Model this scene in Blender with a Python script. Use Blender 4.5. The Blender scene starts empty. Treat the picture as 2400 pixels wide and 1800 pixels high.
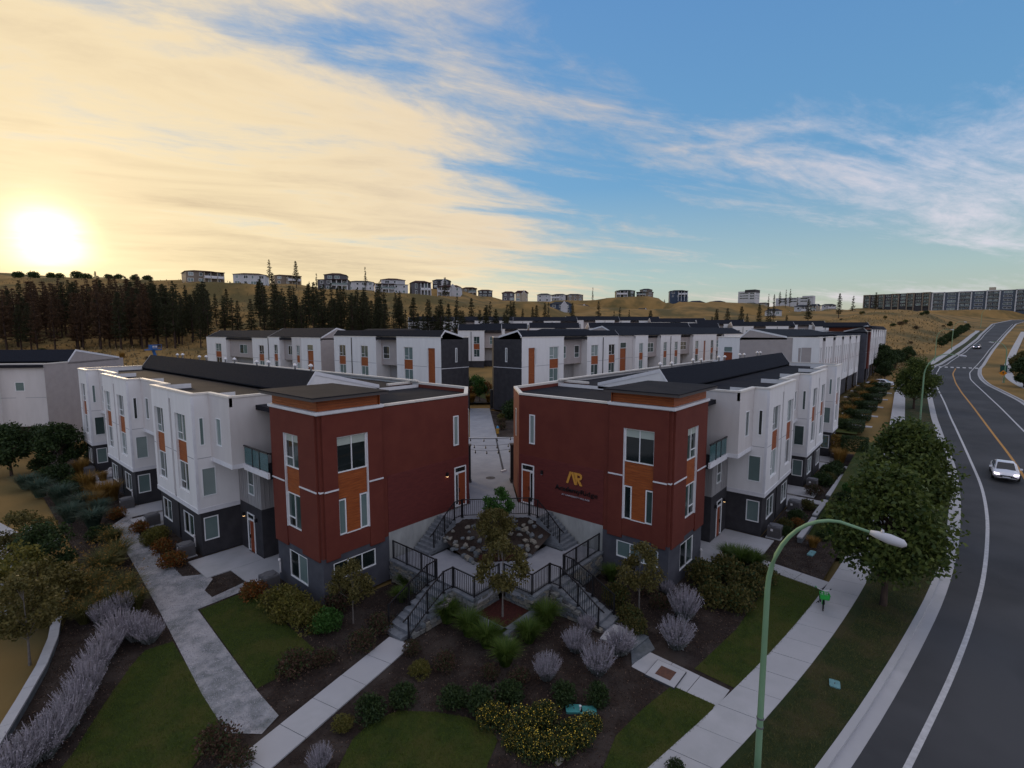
import bpy, bmesh, math, random
import numpy as np
from math import sin, cos, radians as R, pi, atan2, hypot
from mathutils import Vector, Matrix
random.seed(7)
C = bpy.context.scene.collection
SC = bpy.context.scene
# ------------------------------------------------------------------ camera
CAM_H, FPX, PIT, TH = 14.0, 1178.0, R(6.03), R(40.2)      # 2400 px wide frame
ct, st, cp, sp = cos(TH), sin(TH), cos(PIT), sin(PIT)
cam_d = bpy.data.cameras.new('camera'); cam = bpy.data.objects.new('camera', cam_d); C.objects.link(cam)
cam_d.sensor_width = 36.0; cam_d.lens = 36.0*FPX/2400; cam_d.clip_start = .3; cam_d.clip_end = 6000
cam.location = (0, 0, CAM_H)
cam.rotation_euler = (pi/2-PIT, 0, atan2(st, ct)-pi/2)
SC.camera = cam
SC.render.resolution_x, SC.render.resolution_y = 1024, 768
SC.view_settings.view_transform = 'Standard'; SC.view_settings.look = 'None'
SC.view_settings.exposure = EXPOSURE = 0.42; SC.view_settings.gamma = 1.0; SC.view_settings.use_curve_mapping = False
SC.render.engine = 'CYCLES'
SC.cycles.max_bounces = 5; SC.cycles.diffuse_bounces = 3; SC.cycles.glossy_bounces = 3; SC.cycles.transparent_max_bounces = 12
SC.cycles.use_denoising = True; SC.cycles.caustics_reflective = False; SC.cycles.caustics_refractive = False
# ------------------------------------------------------------------ sun and sky
SUN_EL, SUN_AZ = R(7.6), R(82.2)                # direction the light comes from (angle from +X)
SD = Vector((cos(SUN_AZ)*cos(SUN_EL), sin(SUN_AZ)*cos(SUN_EL), sin(SUN_EL)))
sl = bpy.data.lights.new('sun', 'SUN'); sun = bpy.data.objects.new('sun', sl); C.objects.link(sun)
sl.energy = 1.4; sl.angle = R(11); sl.color = (1.0, .74, .46)   # low sun behind thin cloud
sun.rotation_euler = (-SD).to_track_quat('-Z', 'Y').to_euler()
W = bpy.data.worlds.new('World'); SC.world = W; W.use_nodes = True
def build_sky():
    nt = W.node_tree; N = nt.nodes; L = nt.links; N.clear()
    def nd(t, **k):
        n = N.new(t)
        for a, v in k.items(): setattr(n, a, v)
        return n
    def math_(op, a, b=None, c=None):
        n = nd('ShaderNodeMath', operation=op)
        for i, v in enumerate((a, b, c)):
            if v is None: continue
            if isinstance(v, (int, float)): n.inputs[i].default_value = v
            else: L.new(v, n.inputs[i])
        return n.outputs[0]
    def ramp(f, pts):
        n = nd('ShaderNodeValToRGB'); e = n.color_ramp.elements
        while len(e) < len(pts): e.new(.5)
        for i, (p, c) in enumerate(pts): e[i].position = p; e[i].color = (*c, 1) if len(c) == 3 else c
        L.new(f, n.inputs[0]); return n.outputs[0]
    def mix(f, a, b):
        n = nd('ShaderNodeMix', data_type='RGBA')
        for i, v in ((0, f), (6, a), (7, b)):
            if isinstance(v, (int, float)): n.inputs[i].default_value = v
            elif isinstance(v, tuple): n.inputs[i].default_value = (*v, 1)
            else: L.new(v, n.inputs[i])
        return n.outputs[2]
    def mapr(f, a, b, c=0., d=1., smooth=True):
        n = nd('ShaderNodeMapRange', interpolation_type='SMOOTHSTEP' if smooth else 'LINEAR')
        L.new(f, n.inputs[0])
        for i, v in enumerate((a, b, c, d)): n.inputs[i+1].default_value = v
        return n.outputs[0]
    out = nd('ShaderNodeOutputWorld'); bg = nd('ShaderNodeBackground'); bg.inputs[1].default_value = STR = 0.10
    L.new(bg.outputs[0], out.inputs[0])
    sky = nd('ShaderNodeTexSky', sky_type='NISHITA', sun_disc=False, sun_elevation=SUN_EL,
             sun_rotation=pi/2-SUN_AZ, altitude=500, air_density=1.2, dust_density=.8, ozone_density=2.2)
    tc = nd('ShaderNodeTexCoord')
    sep = nd('ShaderNodeSeparateXYZ'); L.new(tc.outputs['Generated'], sep.inputs[0])
    x, y, z = sep.outputs
    zc = math_('MAXIMUM', z, 0.0)
    den = math_('ADD', zc, .10)
    px, py = math_('DIVIDE', x, den), math_('DIVIDE', y, den)
    # angle to the sun
    dot = nd('ShaderNodeVectorMath', operation='DOT_PRODUCT'); L.new(tc.outputs['Generated'], dot.inputs[0])
    dot.inputs[1].default_value = SD
    cs = dot.outputs['Value']
    # streak axes: clouds run along (.80,-.60)
    def coords(sx, sy, rot, off):
        c_, s_ = cos(rot), sin(rot)
        u = math_('ADD', math_('MULTIPLY', px, c_*sx), math_('MULTIPLY', py, s_*sx))
        v = math_('ADD', math_('MULTIPLY', px, -s_*sy), math_('MULTIPLY', py, c_*sy))
        cb = nd('ShaderNodeCombineXYZ'); L.new(u, cb.inputs[0]); L.new(v, cb.inputs[1]); cb.inputs[2].default_value = off
        return cb.outputs[0]
    def noise(vec, scale, detail=6, rough=.55, dist=0.):
        n = nd('ShaderNodeTexNoise'); L.new(vec, n.inputs['Vector'])
        n.inputs['Scale'].default_value = scale; n.inputs['Detail'].default_value = detail
        n.inputs['Roughness'].default_value = rough; n.inputs['Distortion'].default_value = dist
        return n.outputs['Fac']
    big = noise(coords(.35, .8, R(-28), 1.7), .9, 3, .5, .2)
    med = noise(coords(.55, 1.5, R(-28), 4.2), 1.7, 9, .62, .55)
    fine = noise(coords(1.0, 2.0, R(-20), 9.1), 5.5, 8, .66, .4)
    den1 = math_('ADD', math_('MULTIPLY', big, .75), math_('ADD', math_('MULTIPLY', med, .75), math_('MULTIPLY', fine, .22)))
    # more cloud on the sun's side and low down
    bias = math_('ADD', math_('MULTIPLY', mapr(cs, .50, .97, 0, 1), .30), math_('ADD', math_('MULTIPLY', mapr(zc, 0, .34, 1, 0), .10), math_('MULTIPLY', math_('MAXIMUM', mapr(zc, .50, .85, 0, 1), mapr(cs, .30, -.35, 0, 1)), .42)))  # last term: cloud veil added overhead and behind the view to brighten the scene
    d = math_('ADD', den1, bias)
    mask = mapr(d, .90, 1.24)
    thick = mapr(d, 1.12, 1.50)
    # clear sky: Nishita plus a mild blue lift (Background strength is STR)
    k = .80/STR
    el = mapr(z, 0.0, .62, 0, 1, False)
    blue = ramp(el, [(0, (.62*k*.9, .60*k*.9, .48*k*.9)), (.16, (.42*k, .56*k, .58*k)), (.42, (.15*k, .38*k, .66*k)), (1, (.11*k, .29*k, .64*k))])
    base = mix(.70, sky.outputs[0], blue)
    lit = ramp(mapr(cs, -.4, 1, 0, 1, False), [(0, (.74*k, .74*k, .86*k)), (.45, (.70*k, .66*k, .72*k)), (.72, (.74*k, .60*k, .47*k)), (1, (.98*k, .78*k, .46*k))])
    shade = ramp(mapr(cs, -.4, 1, 0, 1, False), [(0, (.38*k, .40*k, .50*k)), (.6, (.42*k, .40*k, .42*k)), (.85, (.52*k, .43*k, .35*k)), (1, (.66*k, .50*k, .30*k))])
    cl = mix(thick, lit, shade)
    # brighten edges with the fine noise
    cl2 = mix(mapr(fine, .35, .7, 0, .5), cl, lit)
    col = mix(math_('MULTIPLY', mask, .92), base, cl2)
    # low warm band along the horizon on the sun's side
    hz = math_('MULTIPLY', mapr(z, .0, .17, 1, 0), mapr(cs, .55, .97, 0, 1))
    col = mix(math_('MULTIPLY', hz, .85), col, (1.0*k, .83*k, .48*k))
    # the sun's disc through cloud: broad glow
    g1 = math_('POWER', math_('MAXIMUM', cs, 0), 1500.0)
    g2 = math_('POWER', math_('MAXIMUM', cs, 0), 110.0)
    glow = math_('MULTIPLY', math_('ADD', math_('MULTIPLY', g1, 2.6), math_('MULTIPLY', g2, .20)), mapr(med, .3, .62, .55, 1.1))
    add = nd('ShaderNodeMix', data_type='RGBA', blend_type='ADD'); add.inputs[0].default_value = 1
    sc_ = nd('ShaderNodeVectorMath', operation='SCALE'); sc_.inputs[0].default_value = (1.0*k, .78*k, .42*k); L.new(glow, sc_.inputs['Scale'])
    L.new(col, add.inputs[6]); L.new(sc_.outputs[0], add.inputs[7])
    # below the horizon: dull ground tone
    fin = mix(mapr(z, -.06, 0.0, 1, 0), add.outputs[2], (.20*k, .19*k, .17*k))
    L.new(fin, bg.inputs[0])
build_sky()

# ------------------------------------------------------------------ helpers
def ray(px, py):
    u = (px-1200)/FPX; v = (py-900)/FPX
    f = cp-v*sp; z = -sp-v*cp
    return (u*st+f*ct, -u*ct+f*st, z)
def at(ox, oy, z=-.4):          # photograph point (2212 px wide overview) -> place on the level z
    d = ray(ox*2400/2212, oy*2400/2212); t = (z-CAM_H)/d[2]
    return (d[0]*t, d[1]*t)
def cw(u, f):                   # right/forward of the view direction -> world
    r = u*f
    return (r*st+f*ct, -r*ct+f*st)
def rf(X, Y): return (X*st-Y*ct, X*ct+Y*st)
def mir(x, y): return (y+2.19, x-2.19)       # the two front buildings mirror each other

class MB:
    def __init__(s): s.v = []; s.f = []; s.m = []
    def add(s, vs, fs, m=0):
        o = len(s.v); s.v += [tuple(p) for p in vs]
        for f in fs: s.f.append(tuple(i+o for i in f)); s.m.append(m)
        return s
    def quad(s, a, b, c, d, m=0): return s.add((a, b, c, d), ((0, 1, 2, 3),), m)
    def box(s, x0, x1, y0, y1, z0, z1, m=0):
        x0, x1 = min(x0, x1), max(x0, x1); y0, y1 = min(y0, y1), max(y0, y1); z0, z1 = min(z0, z1), max(z0, z1)
        v = [(x, y, z) for z in (z0, z1) for x, y in ((x0, y0), (x1, y0), (x1, y1), (x0, y1))]
        return s.add(v, ((3, 2, 1, 0), (4, 5, 6, 7), (0, 1, 5, 4), (1, 2, 6, 5), (2, 3, 7, 6), (3, 0, 4, 7)), m)
    def prism(s, poly, z0, z1, m=0):
        n = len(poly)
        a = sum(poly[i][0]*poly[(i+1) % n][1]-poly[(i+1) % n][0]*poly[i][1] for i in range(n))
        if a < 0: poly = poly[::-1]
        zf = lambda z, p: z(*p) if callable(z) else z
        v = [(p[0], p[1], zf(z0, p)) for p in poly]+[(p[0], p[1], zf(z1, p)) for p in poly]
        return s.add(v, [tuple(range(n-1, -1, -1)), tuple(range(n, 2*n))]+[(i, (i+1) % n, n+(i+1) % n, n+i) for i in range(n)], m)
    def tube(s, pts, r, n=6, m=0, caps=True):
        pts = [Vector(p) for p in pts]; rs = r if isinstance(r, (list, tuple)) else [r]*len(pts)
        o = len(s.v); up = Vector((0, 0, 1))
        for i, p in enumerate(pts):
            d = (pts[min(i+1, len(pts)-1)]-pts[max(i-1, 0)])
            d = d.normalized() if d.length > 1e-9 else up
            a = d.cross(up if abs(d.z) < .95 else Vector((1, 0, 0))).normalized(); b = a.cross(d)
            for k in range(n):
                t = 2*pi*k/n; q = p+(a*cos(t)+b*sin(t))*rs[i]; s.v.append(tuple(q))
        for i in range(len(pts)-1):
            for k in range(n):
                k2 = (k+1) % n
                s.f.append((o+i*n+k, o+(i+1)*n+k, o+(i+1)*n+k2, o+i*n+k2)); s.m.append(m)
        if caps:
            s.f.append(tuple(o+k for k in range(n))); s.m.append(m)
            s.f.append(tuple(o+(len(pts)-1)*n+k for k in range(n-1, -1, -1))); s.m.append(m)
        return s
    def lathe(s, prof, n=12, c=(0, 0, 0), m=0):
        o = len(s.v)
        for r, z in prof:
            for k in range(n): s.v.append((c[0]+r*cos(2*pi*k/n), c[1]+r*sin(2*pi*k/n), c[2]+z))
        for i in range(len(prof)-1):
            for k in range(n):
                k2 = (k+1) % n
                s.f.append((o+i*n+k, o+i*n+k2, o+(i+1)*n+k2, o+(i+1)*n+k)); s.m.append(m)
        s.f.append(tuple(o+k for k in range(n-1, -1, -1))); s.m.append(m)
        s.f.append(tuple(o+(len(prof)-1)*n+k for k in range(n))); s.m.append(m)
        return s
    def tf(s, fn): s.v = [tuple(fn(*p)) for p in s.v]; return s
    def flip(s): s.f = [f[::-1] for f in s.f]; return s
    def mesh(s, name, mats, smooth=False):
        me = bpy.data.meshes.new(name); me.from_pydata(s.v, [], s.f)
        mats = mats if isinstance(mats, (list, tuple)) else [mats]
        for mt in mats: me.materials.append(mt)
        if len(mats) > 1: me.polygons.foreach_set('material_index', s.m)
        if smooth: me.shade_smooth()
        me.update(); return me
    def obj(s, name, mats, parent=None, smooth=False, loc=None):
        return link(name, s.mesh(name, mats, smooth), parent, loc)
def link(name, me, parent=None, loc=None, rz=0, sc=None):
    o = bpy.data.objects.new(name, me); C.objects.link(o)
    if parent: o.parent = parent
    if loc is not None: o.location = loc
    if rz: o.rotation_euler.z = rz
    if sc is not None: o.scale = (sc, sc, sc) if isinstance(sc, (int, float)) else sc
    return o
def tag(o, label=None, cat=None, group=None, kind=None):
    for k, v in (('label', label), ('category', cat), ('group', group), ('kind', kind)):
        if v: o[k] = v
    return o
def thing(name, label, cat, loc=(0, 0, 0), rz=0, group=None):
    o = bpy.data.objects.new(name, None); C.objects.link(o); o.location = loc; o.rotation_euler.z = rz
    o.empty_display_size = .2
    return tag(o, label, cat, group)
def np_mesh(name, V, F, mats, mi=None, smooth=False):
    V = np.asarray(V, np.float32).reshape(-1, 3); F = np.asarray(F, np.int32)
    me = bpy.data.meshes.new(name); n, k = F.shape
    me.vertices.add(len(V)); me.vertices.foreach_set('co', V.ravel())
    me.loops.add(n*k); me.loops.foreach_set('vertex_index', F.ravel())
    me.polygons.add(n); me.polygons.foreach_set('loop_start', np.arange(0, n*k, k, dtype=np.int32))
    for m in (mats if isinstance(mats, (list, tuple)) else [mats]): me.materials.append(m)
    if mi is not None: me.polygons.foreach_set('material_index', np.asarray(mi, np.int32))
    me.update(calc_edges=True)
    if smooth: me.shade_smooth()
    return me

# ------------------------------------------------------------------ materials
def mat(name, c, rough=.8, c2=None, scale=3., bump=0., bscale=None, spec=.3, metal=0., detail=4, isl=None, stretch=None, emit=None, contrast=(.35, .65), trans=0., coat=0., c3=None, c3scale=.3):
    m = bpy.data.materials.new(name); m.use_nodes = True; nt = m.node_tree; N = nt.nodes; L = nt.links
    b = N['Principled BSDF']; b.inputs['Roughness'].default_value = rough; b.inputs['Metallic'].default_value = metal
    b.inputs['Specular IOR Level'].default_value = spec; b.inputs['Base Color'].default_value = (*c, 1)
    if coat: b.inputs['Coat Weight'].default_value = coat
    if emit: b.inputs['Emission Color'].default_value = (*emit[0], 1); b.inputs['Emission Strength'].default_value = emit[1]
    tc = None
    def nz(sc, det=detail):
        nonlocal tc
        if tc is None:
            t = N.new('ShaderNodeTexCoord'); tc = t.outputs['Object']
            if stretch:
                mp = N.new('ShaderNodeMapping'); mp.inputs['Scale'].default_value = stretch; L.new(tc, mp.inputs[0]); tc = mp.outputs[0]
        n = N.new('ShaderNodeTexNoise'); n.inputs['Scale'].default_value = sc; n.inputs['Detail'].default_value = det; n.inputs['Roughness'].default_value = .6
        L.new(tc, n.inputs['Vector']); return n.outputs['Fac']
    def mx(f, a, bb):
        n = N.new('ShaderNodeMix'); n.data_type = 'RGBA'; L.new(f, n.inputs[0])
        for i, v in ((6, a), (7, bb)):
            if isinstance(v, tuple): n.inputs[i].default_value = (*v, 1)
            else: L.new(v, n.inputs[i])
        return n.outputs[2]
    def mr(f, a, bb):
        n = N.new('ShaderNodeMapRange'); L.new(f, n.inputs[0]); n.inputs[1].default_value = a; n.inputs[2].default_value = bb; return n.outputs[0]
    col = None
    if isl:
        g = N.new('ShaderNodeNewGeometry'); col = mx(g.outputs['Random Per Island'], c, c2 or c)
        if isl == 2: col = mx(mr(nz(scale), *contrast), col, tuple(q*.55 for q in c))
    elif c2: col = mx(mr(nz(scale), *contrast), c, c2)
    if c3:
        col = mx(mr(nz(c3scale, 3), .45, .62), col if col is not None else c, c3)
    if col is not None: L.new(col, b.inputs['Base Color'])
    if bump:
        bn = N.new('ShaderNodeBump'); bn.inputs['Strength'].default_value = bump; bn.inputs['Distance'].default_value = .05
        L.new(nz(bscale or scale*4, 6), bn.inputs['Height']); L.new(bn.outputs[0], b.inputs['Normal'])
    if trans:
        tr = N.new('ShaderNodeBsdfTranslucent'); ms = N.new('ShaderNodeMixShader'); ms.inputs[0].default_value = trans
        if col is not None: L.new(col, tr.inputs[0])
        else: tr.inputs[0].default_value = (*c, 1)
        o = N['Material Output']; L.new(b.outputs[0], ms.inputs[1]); L.new(tr.outputs[0], ms.inputs[2]); L.new(ms.outputs[0], o.inputs[0])
    return m
M = {}
M['white'] = mat('white siding', (.78, .77, .77), .75, (.72, .71, .71), 1.2, .06, 14, stretch=(1, 1, .25))
M['white2'] = mat('warm grey siding', (.64, .61, .60), .75, (.58, .55, .54), 1.0, .06, 14, stretch=(1, 1, .25))
M['beige'] = mat('taupe siding', (.40, .355, .345), .8, (.36, .32, .31), 1.1, .05, 14)
M['trim'] = mat('white trim', (.74, .74, .77), .6, (.66, .66, .69), 2)
M['seam'] = mat('panel joint', (.33, .33, .36), .8)
M['frame'] = mat('white vinyl frame', (.80, .81, .82), .4)
M['dark'] = mat('charcoal stucco', (.050, .048, .054), .85, (.036, .035, .040), 1.5, .15, 30)
M['darkred'] = mat('dark plum stucco', (.050, .024, .026), .85, (.036, .020, .022), 1.5, .15, 30)
M['slate'] = mat('slate grey stucco', (.085, .088, .105), .85, (.064, .066, .082), 1.3, .15, 30)
M['red'] = mat('oxblood stucco', (.150, .036, .024), .85, (.128, .029, .020), .9, .22, 26)
M['lap'] = mat('oxblood lap siding', (.135, .029, .024), .75, (.108, .023, .020), 2, .1, 20, stretch=(1, 1, 5))
M['wood'] = mat('orange cedar', (.36, .095, .020), .55, (.21, .045, .009), 2.2, .1, 12, stretch=(.7, .7, 9), contrast=(.3, .7))
M['wood2'] = mat('rust panel', (.27, .062, .022), .6, (.21, .045, .015), 2.0, .08, 12, stretch=(.7, .7, 6))
M['ribbed'] = mat('grey vertical boards', (.36, .35, .35), .8, (.27, .265, .27), 2, .1, 10, stretch=(3, 3, .3))
M['roof'] = mat('charcoal shingles', (.020, .023, .032), .9, (.013, .015, .021), 6, .5, 16, spec=.1, stretch=(1, 1, 3))
M['deckroof'] = mat('dark roof membrane', (.017, .018, .024), .9, (.024, .024, .030), .7, .15, 10, spec=.08, c3=(.028, .027, .031), c3scale=.35)
M['soffit'] = mat('brown grey fascia', (.085, .075, .074), .7)
M['capwhite'] = mat('cream parapet cap', (.74, .70, .64), .5, (.66, .62, .57), 3)
M['glass_d'] = mat('dark window glass', (.012, .018, .018), .04, spec=.6)
M['glass_m'] = mat('grey green window glass', (.055, .085, .080), .05, (.035, .06, .058), .8, spec=.6)
M['glass_b'] = mat('window glass over closed blind', (.155, .215, .205), .07, (.125, .18, .175), .5, spec=.6)
M['glass_l'] = mat('window glass over pale blind', (.28, .34, .33), .07, (.24, .30, .29), .5, spec=.6)
M['blind'] = mat('pale roller blind', (.42, .47, .42), .5, (.38, .43, .39), 4, spec=.5)
M['concrete'] = mat('concrete', (.44, .44, .455), .85, (.37, .375, .385), .9, .12, 40, detail=6, c3=(.40, .40, .415), c3scale=.25)
M['concrete_w'] = mat('board marked concrete', (.40, .41, .40), .85, (.28, .29, .28), 1.1, .15, 14, detail=6, stretch=(1.4, 1.4, .5))
M['paving'] = mat('plaza paving', (.33, .34, .37), .85, (.27, .28, .31), .8, .1, 30, detail=6)
M['joint'] = mat('dark joint', (.06, .06, .065), .9)
M['asphalt'] = mat('asphalt', (.064, .066, .070), .85, (.050, .052, .056), .35, .2, 60, detail=7, spec=.15, c3=(.076, .078, .083), c3scale=.12)
M['paint_w'] = mat('road paint white', (.55, .55, .56), .7, (.42, .42, .43), 5)
M['paint_y'] = mat('road paint yellow', (.52, .26, .05), .7, (.40, .20, .05), 5)
M['stone'] = mat('grey stone', (.21, .21, .20), .85, (.12, .125, .12), 3.5, .5, 9, detail=7)
M['stone2'] = mat('tan stone', (.27, .25, .21), .85, (.16, .15, .13), 3.5, .5, 9, detail=7)
M['stone3'] = mat('blue grey stone', (.15, .165, .18), .85, (.085, .10, .11), 3.5, .5, 9, detail=7)
M['step'] = mat('stone step', (.20, .215, .235), .8, (.13, .145, .165), 3, .3, 9, detail=7)
M['metal_b'] = mat('black powder coated steel', (.012, .012, .014), .4, spec=.5)
M['mulch'] = mat('bark mulch', (.036, .023, .018), .95, (.016, .011, .009), 9, .9, 22, detail=8, c3=(.052, .040, .034), c3scale=.8)
M['mulch_r'] = mat('red bark mulch', (.085, .020, .014), .95, (.035, .010, .008), 12, 1., 25, detail=8)
M['lawn'] = mat('lawn', (.040, .062, .006), .95, (.024, .042, .005), 3.5, .8, 60, detail=8, c3=(.062, .064, .012), c3scale=.55)
M['verge'] = mat('verge grass', (.030, .042, .010), .95, (.017, .030, .006), 3.0, .8, 60, detail=8, c3=(.055, .048, .018), c3scale=.6)
M['drygrass'] = mat('dry golden grass', (.29, .180, .065), .95, (.21, .135, .050), .09, .5, 1.2, detail=9, spec=.1, c3=(.12, .095, .040), c3scale=.045)
M['gravel'] = mat('pale crushed gravel', (.33, .335, .355), .9, (.17, .185, .19), 2.2, .8, 30, detail=9, c3=(.42, .41, .43), c3scale=.9)
M['bark'] = mat('bark', (.085, .055, .040), .9, (.045, .03, .024), 6, .5, 12, stretch=(1, 1, .3))
M['bark_p'] = mat('pine bark', (.060, .036, .026), .9, (.030, .020, .016), 3, .4, 6, stretch=(1, 1, .3))
M['bark_l'] = mat('pale smooth bark', (.19, .17, .155), .85, (.12, .105, .095), 6)
def leaf(n, a, b, tr=.25, rough=.6, isl=1):
    g_ = 1.15 if n.startswith('needles') else 1.4
    a, b = tuple(q*g_ for q in a), tuple(q*g_ for q in b); M[n] = mat(n, a, rough, b, isl=isl, trans=tr, spec=.25)
leaf('leaf_maple', (.026, .046, .012), (.085, .105, .022))
leaf('leaf_dark', (.012, .026, .009), (.036, .056, .016))
leaf('leaf_bright', (.020, .060, .012), (.050, .115, .022))
leaf('leaf_olive', (.050, .048, .014), (.110, .090, .026))
leaf('leaf_rust', (.075, .030, .010), (.22, .075, .014))
leaf('leaf_brown', (.045, .026, .018), (.085, .048, .030))
leaf('leaf_yellowgreen', (.060, .065, .014), (.14, .12, .024))
leaf('grass_green', (.028, .060, .008), (.085, .125, .022), .3)
leaf('grass_gold', (.13, .072, .016), (.27, .16, .040), .3)
leaf('grass_olive', (.050, .060, .018), (.125, .115, .040), .3)
leaf('grass_blue', (.030, .060, .045), (.075, .105, .075), .3)
leaf('sage', (.16, .155, .165), (.30, .275, .315), .2)
leaf('sage_green', (.075, .095, .085), (.19, .195, .20), .2)
leaf('needles', (.017, .022, .009), (.052, .052, .020), .15)
leaf('needles_flare', (.042, .026, .014), (.105, .055, .026), .15)  # red cast of the sun's flare put into the needle colour
leaf('lawn_blade', (.038, .060, .006), (.075, .095, .012), .2)
leaf('dry_blade', (.10, .075, .035), (.24, .17, .08), .2)
leaf('flower_y', (.62, .40, .03), (.80, .60, .10), .1)
leaf('litter', (.09, .055, .035), (.22, .15, .11), .0)
M['paint_green'] = mat('pale green lamp paint', (.20, .34, .20), .45, (.17, .29, .17), 1.5, stretch=(1, 1, .3))
M['grey_lum'] = mat('grey lamp head', (.52, .52, .56), .45)
M['teal'] = mat('teal plastic lid', (.07, .30, .29), .6, (.055, .25, .24), 6)
M['teal_p'] = mat('pale blue green lid', (.16, .32, .34), .6, (.12, .26, .28), 6)
M['acmetal'] = mat('grey unit casing', (.14, .14, .15), .6, (.11, .11, .12), 6)
M['plastic_w'] = mat('white plastic', (.72, .70, .70), .5)
M['carwhite'] = mat('white car paint', (.70, .70, .74), .25, spec=.5, coat=.6)
M['carblack'] = mat('black car paint', (.012, .012, .015), .25, spec=.5, coat=.6)
M['rubber'] = mat('black rubber', (.012, .012, .012), .8)
M['carglass'] = mat('car glass', (.012, .016, .018), .05, spec=.6)
M['chrome'] = mat('chrome', (.55, .55, .57), .2, metal=1.)
M['lamp_on'] = mat('headlight', (.8, .75, .85), .3, emit=((1, .86, .95), 2.6))
M['warm_on'] = mat('warm porch light', (.9, .7, .5), .3, emit=((1, .62, .30), 3.))
M['bikegreen'] = mat('bright green plastic', (.035, .42, .07), .45, (.03, .35, .06), 8)
M['orange'] = mat('orange sign sheeting', (.78, .26, .01), .5)
M['gold'] = mat('gold letter', (.62, .30, .055), .45)
M['black_l'] = mat('black letter', (.006, .006, .007), .5)
M['silver_l'] = mat('silver letter', (.42, .40, .44), .4)
M['yellow'] = mat('hydrant yellow', (.46, .26, .045), .5)
M['blue_h'] = mat('hydrant blue', (.06, .26, .48), .5)
M['liftblue'] = mat('boom lift blue', (.02, .11, .34), .45)
M['rustlid'] = mat('rusty cover', (.14, .065, .042), .7, (.09, .045, .035), 8)
M['bin'] = mat('dark green bin', (.012, .065, .05), .6)
M['tealglass'] = None
def glass_mat():
    m = bpy.data.materials.new('balcony glass'); m.use_nodes = True; nt = m.node_tree; N = nt.nodes; L = nt.links
    b = N['Principled BSDF']; b.inputs['Base Color'].default_value = (.10, .20, .21, 1); b.inputs['Roughness'].default_value = .06
    t = N.new('ShaderNodeBsdfTransparent'); t.inputs[0].default_value = (.55, .75, .76, 1)
    ms = N.new('ShaderNodeMixShader'); ms.inputs[0].default_value = .55
    L.new(t.outputs[0], ms.inputs[1]); L.new(b.outputs[0], ms.inputs[2]); L.new(ms.outputs[0], N['Material Output'].inputs[0]); return m
M['tealglass'] = glass_mat()
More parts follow.
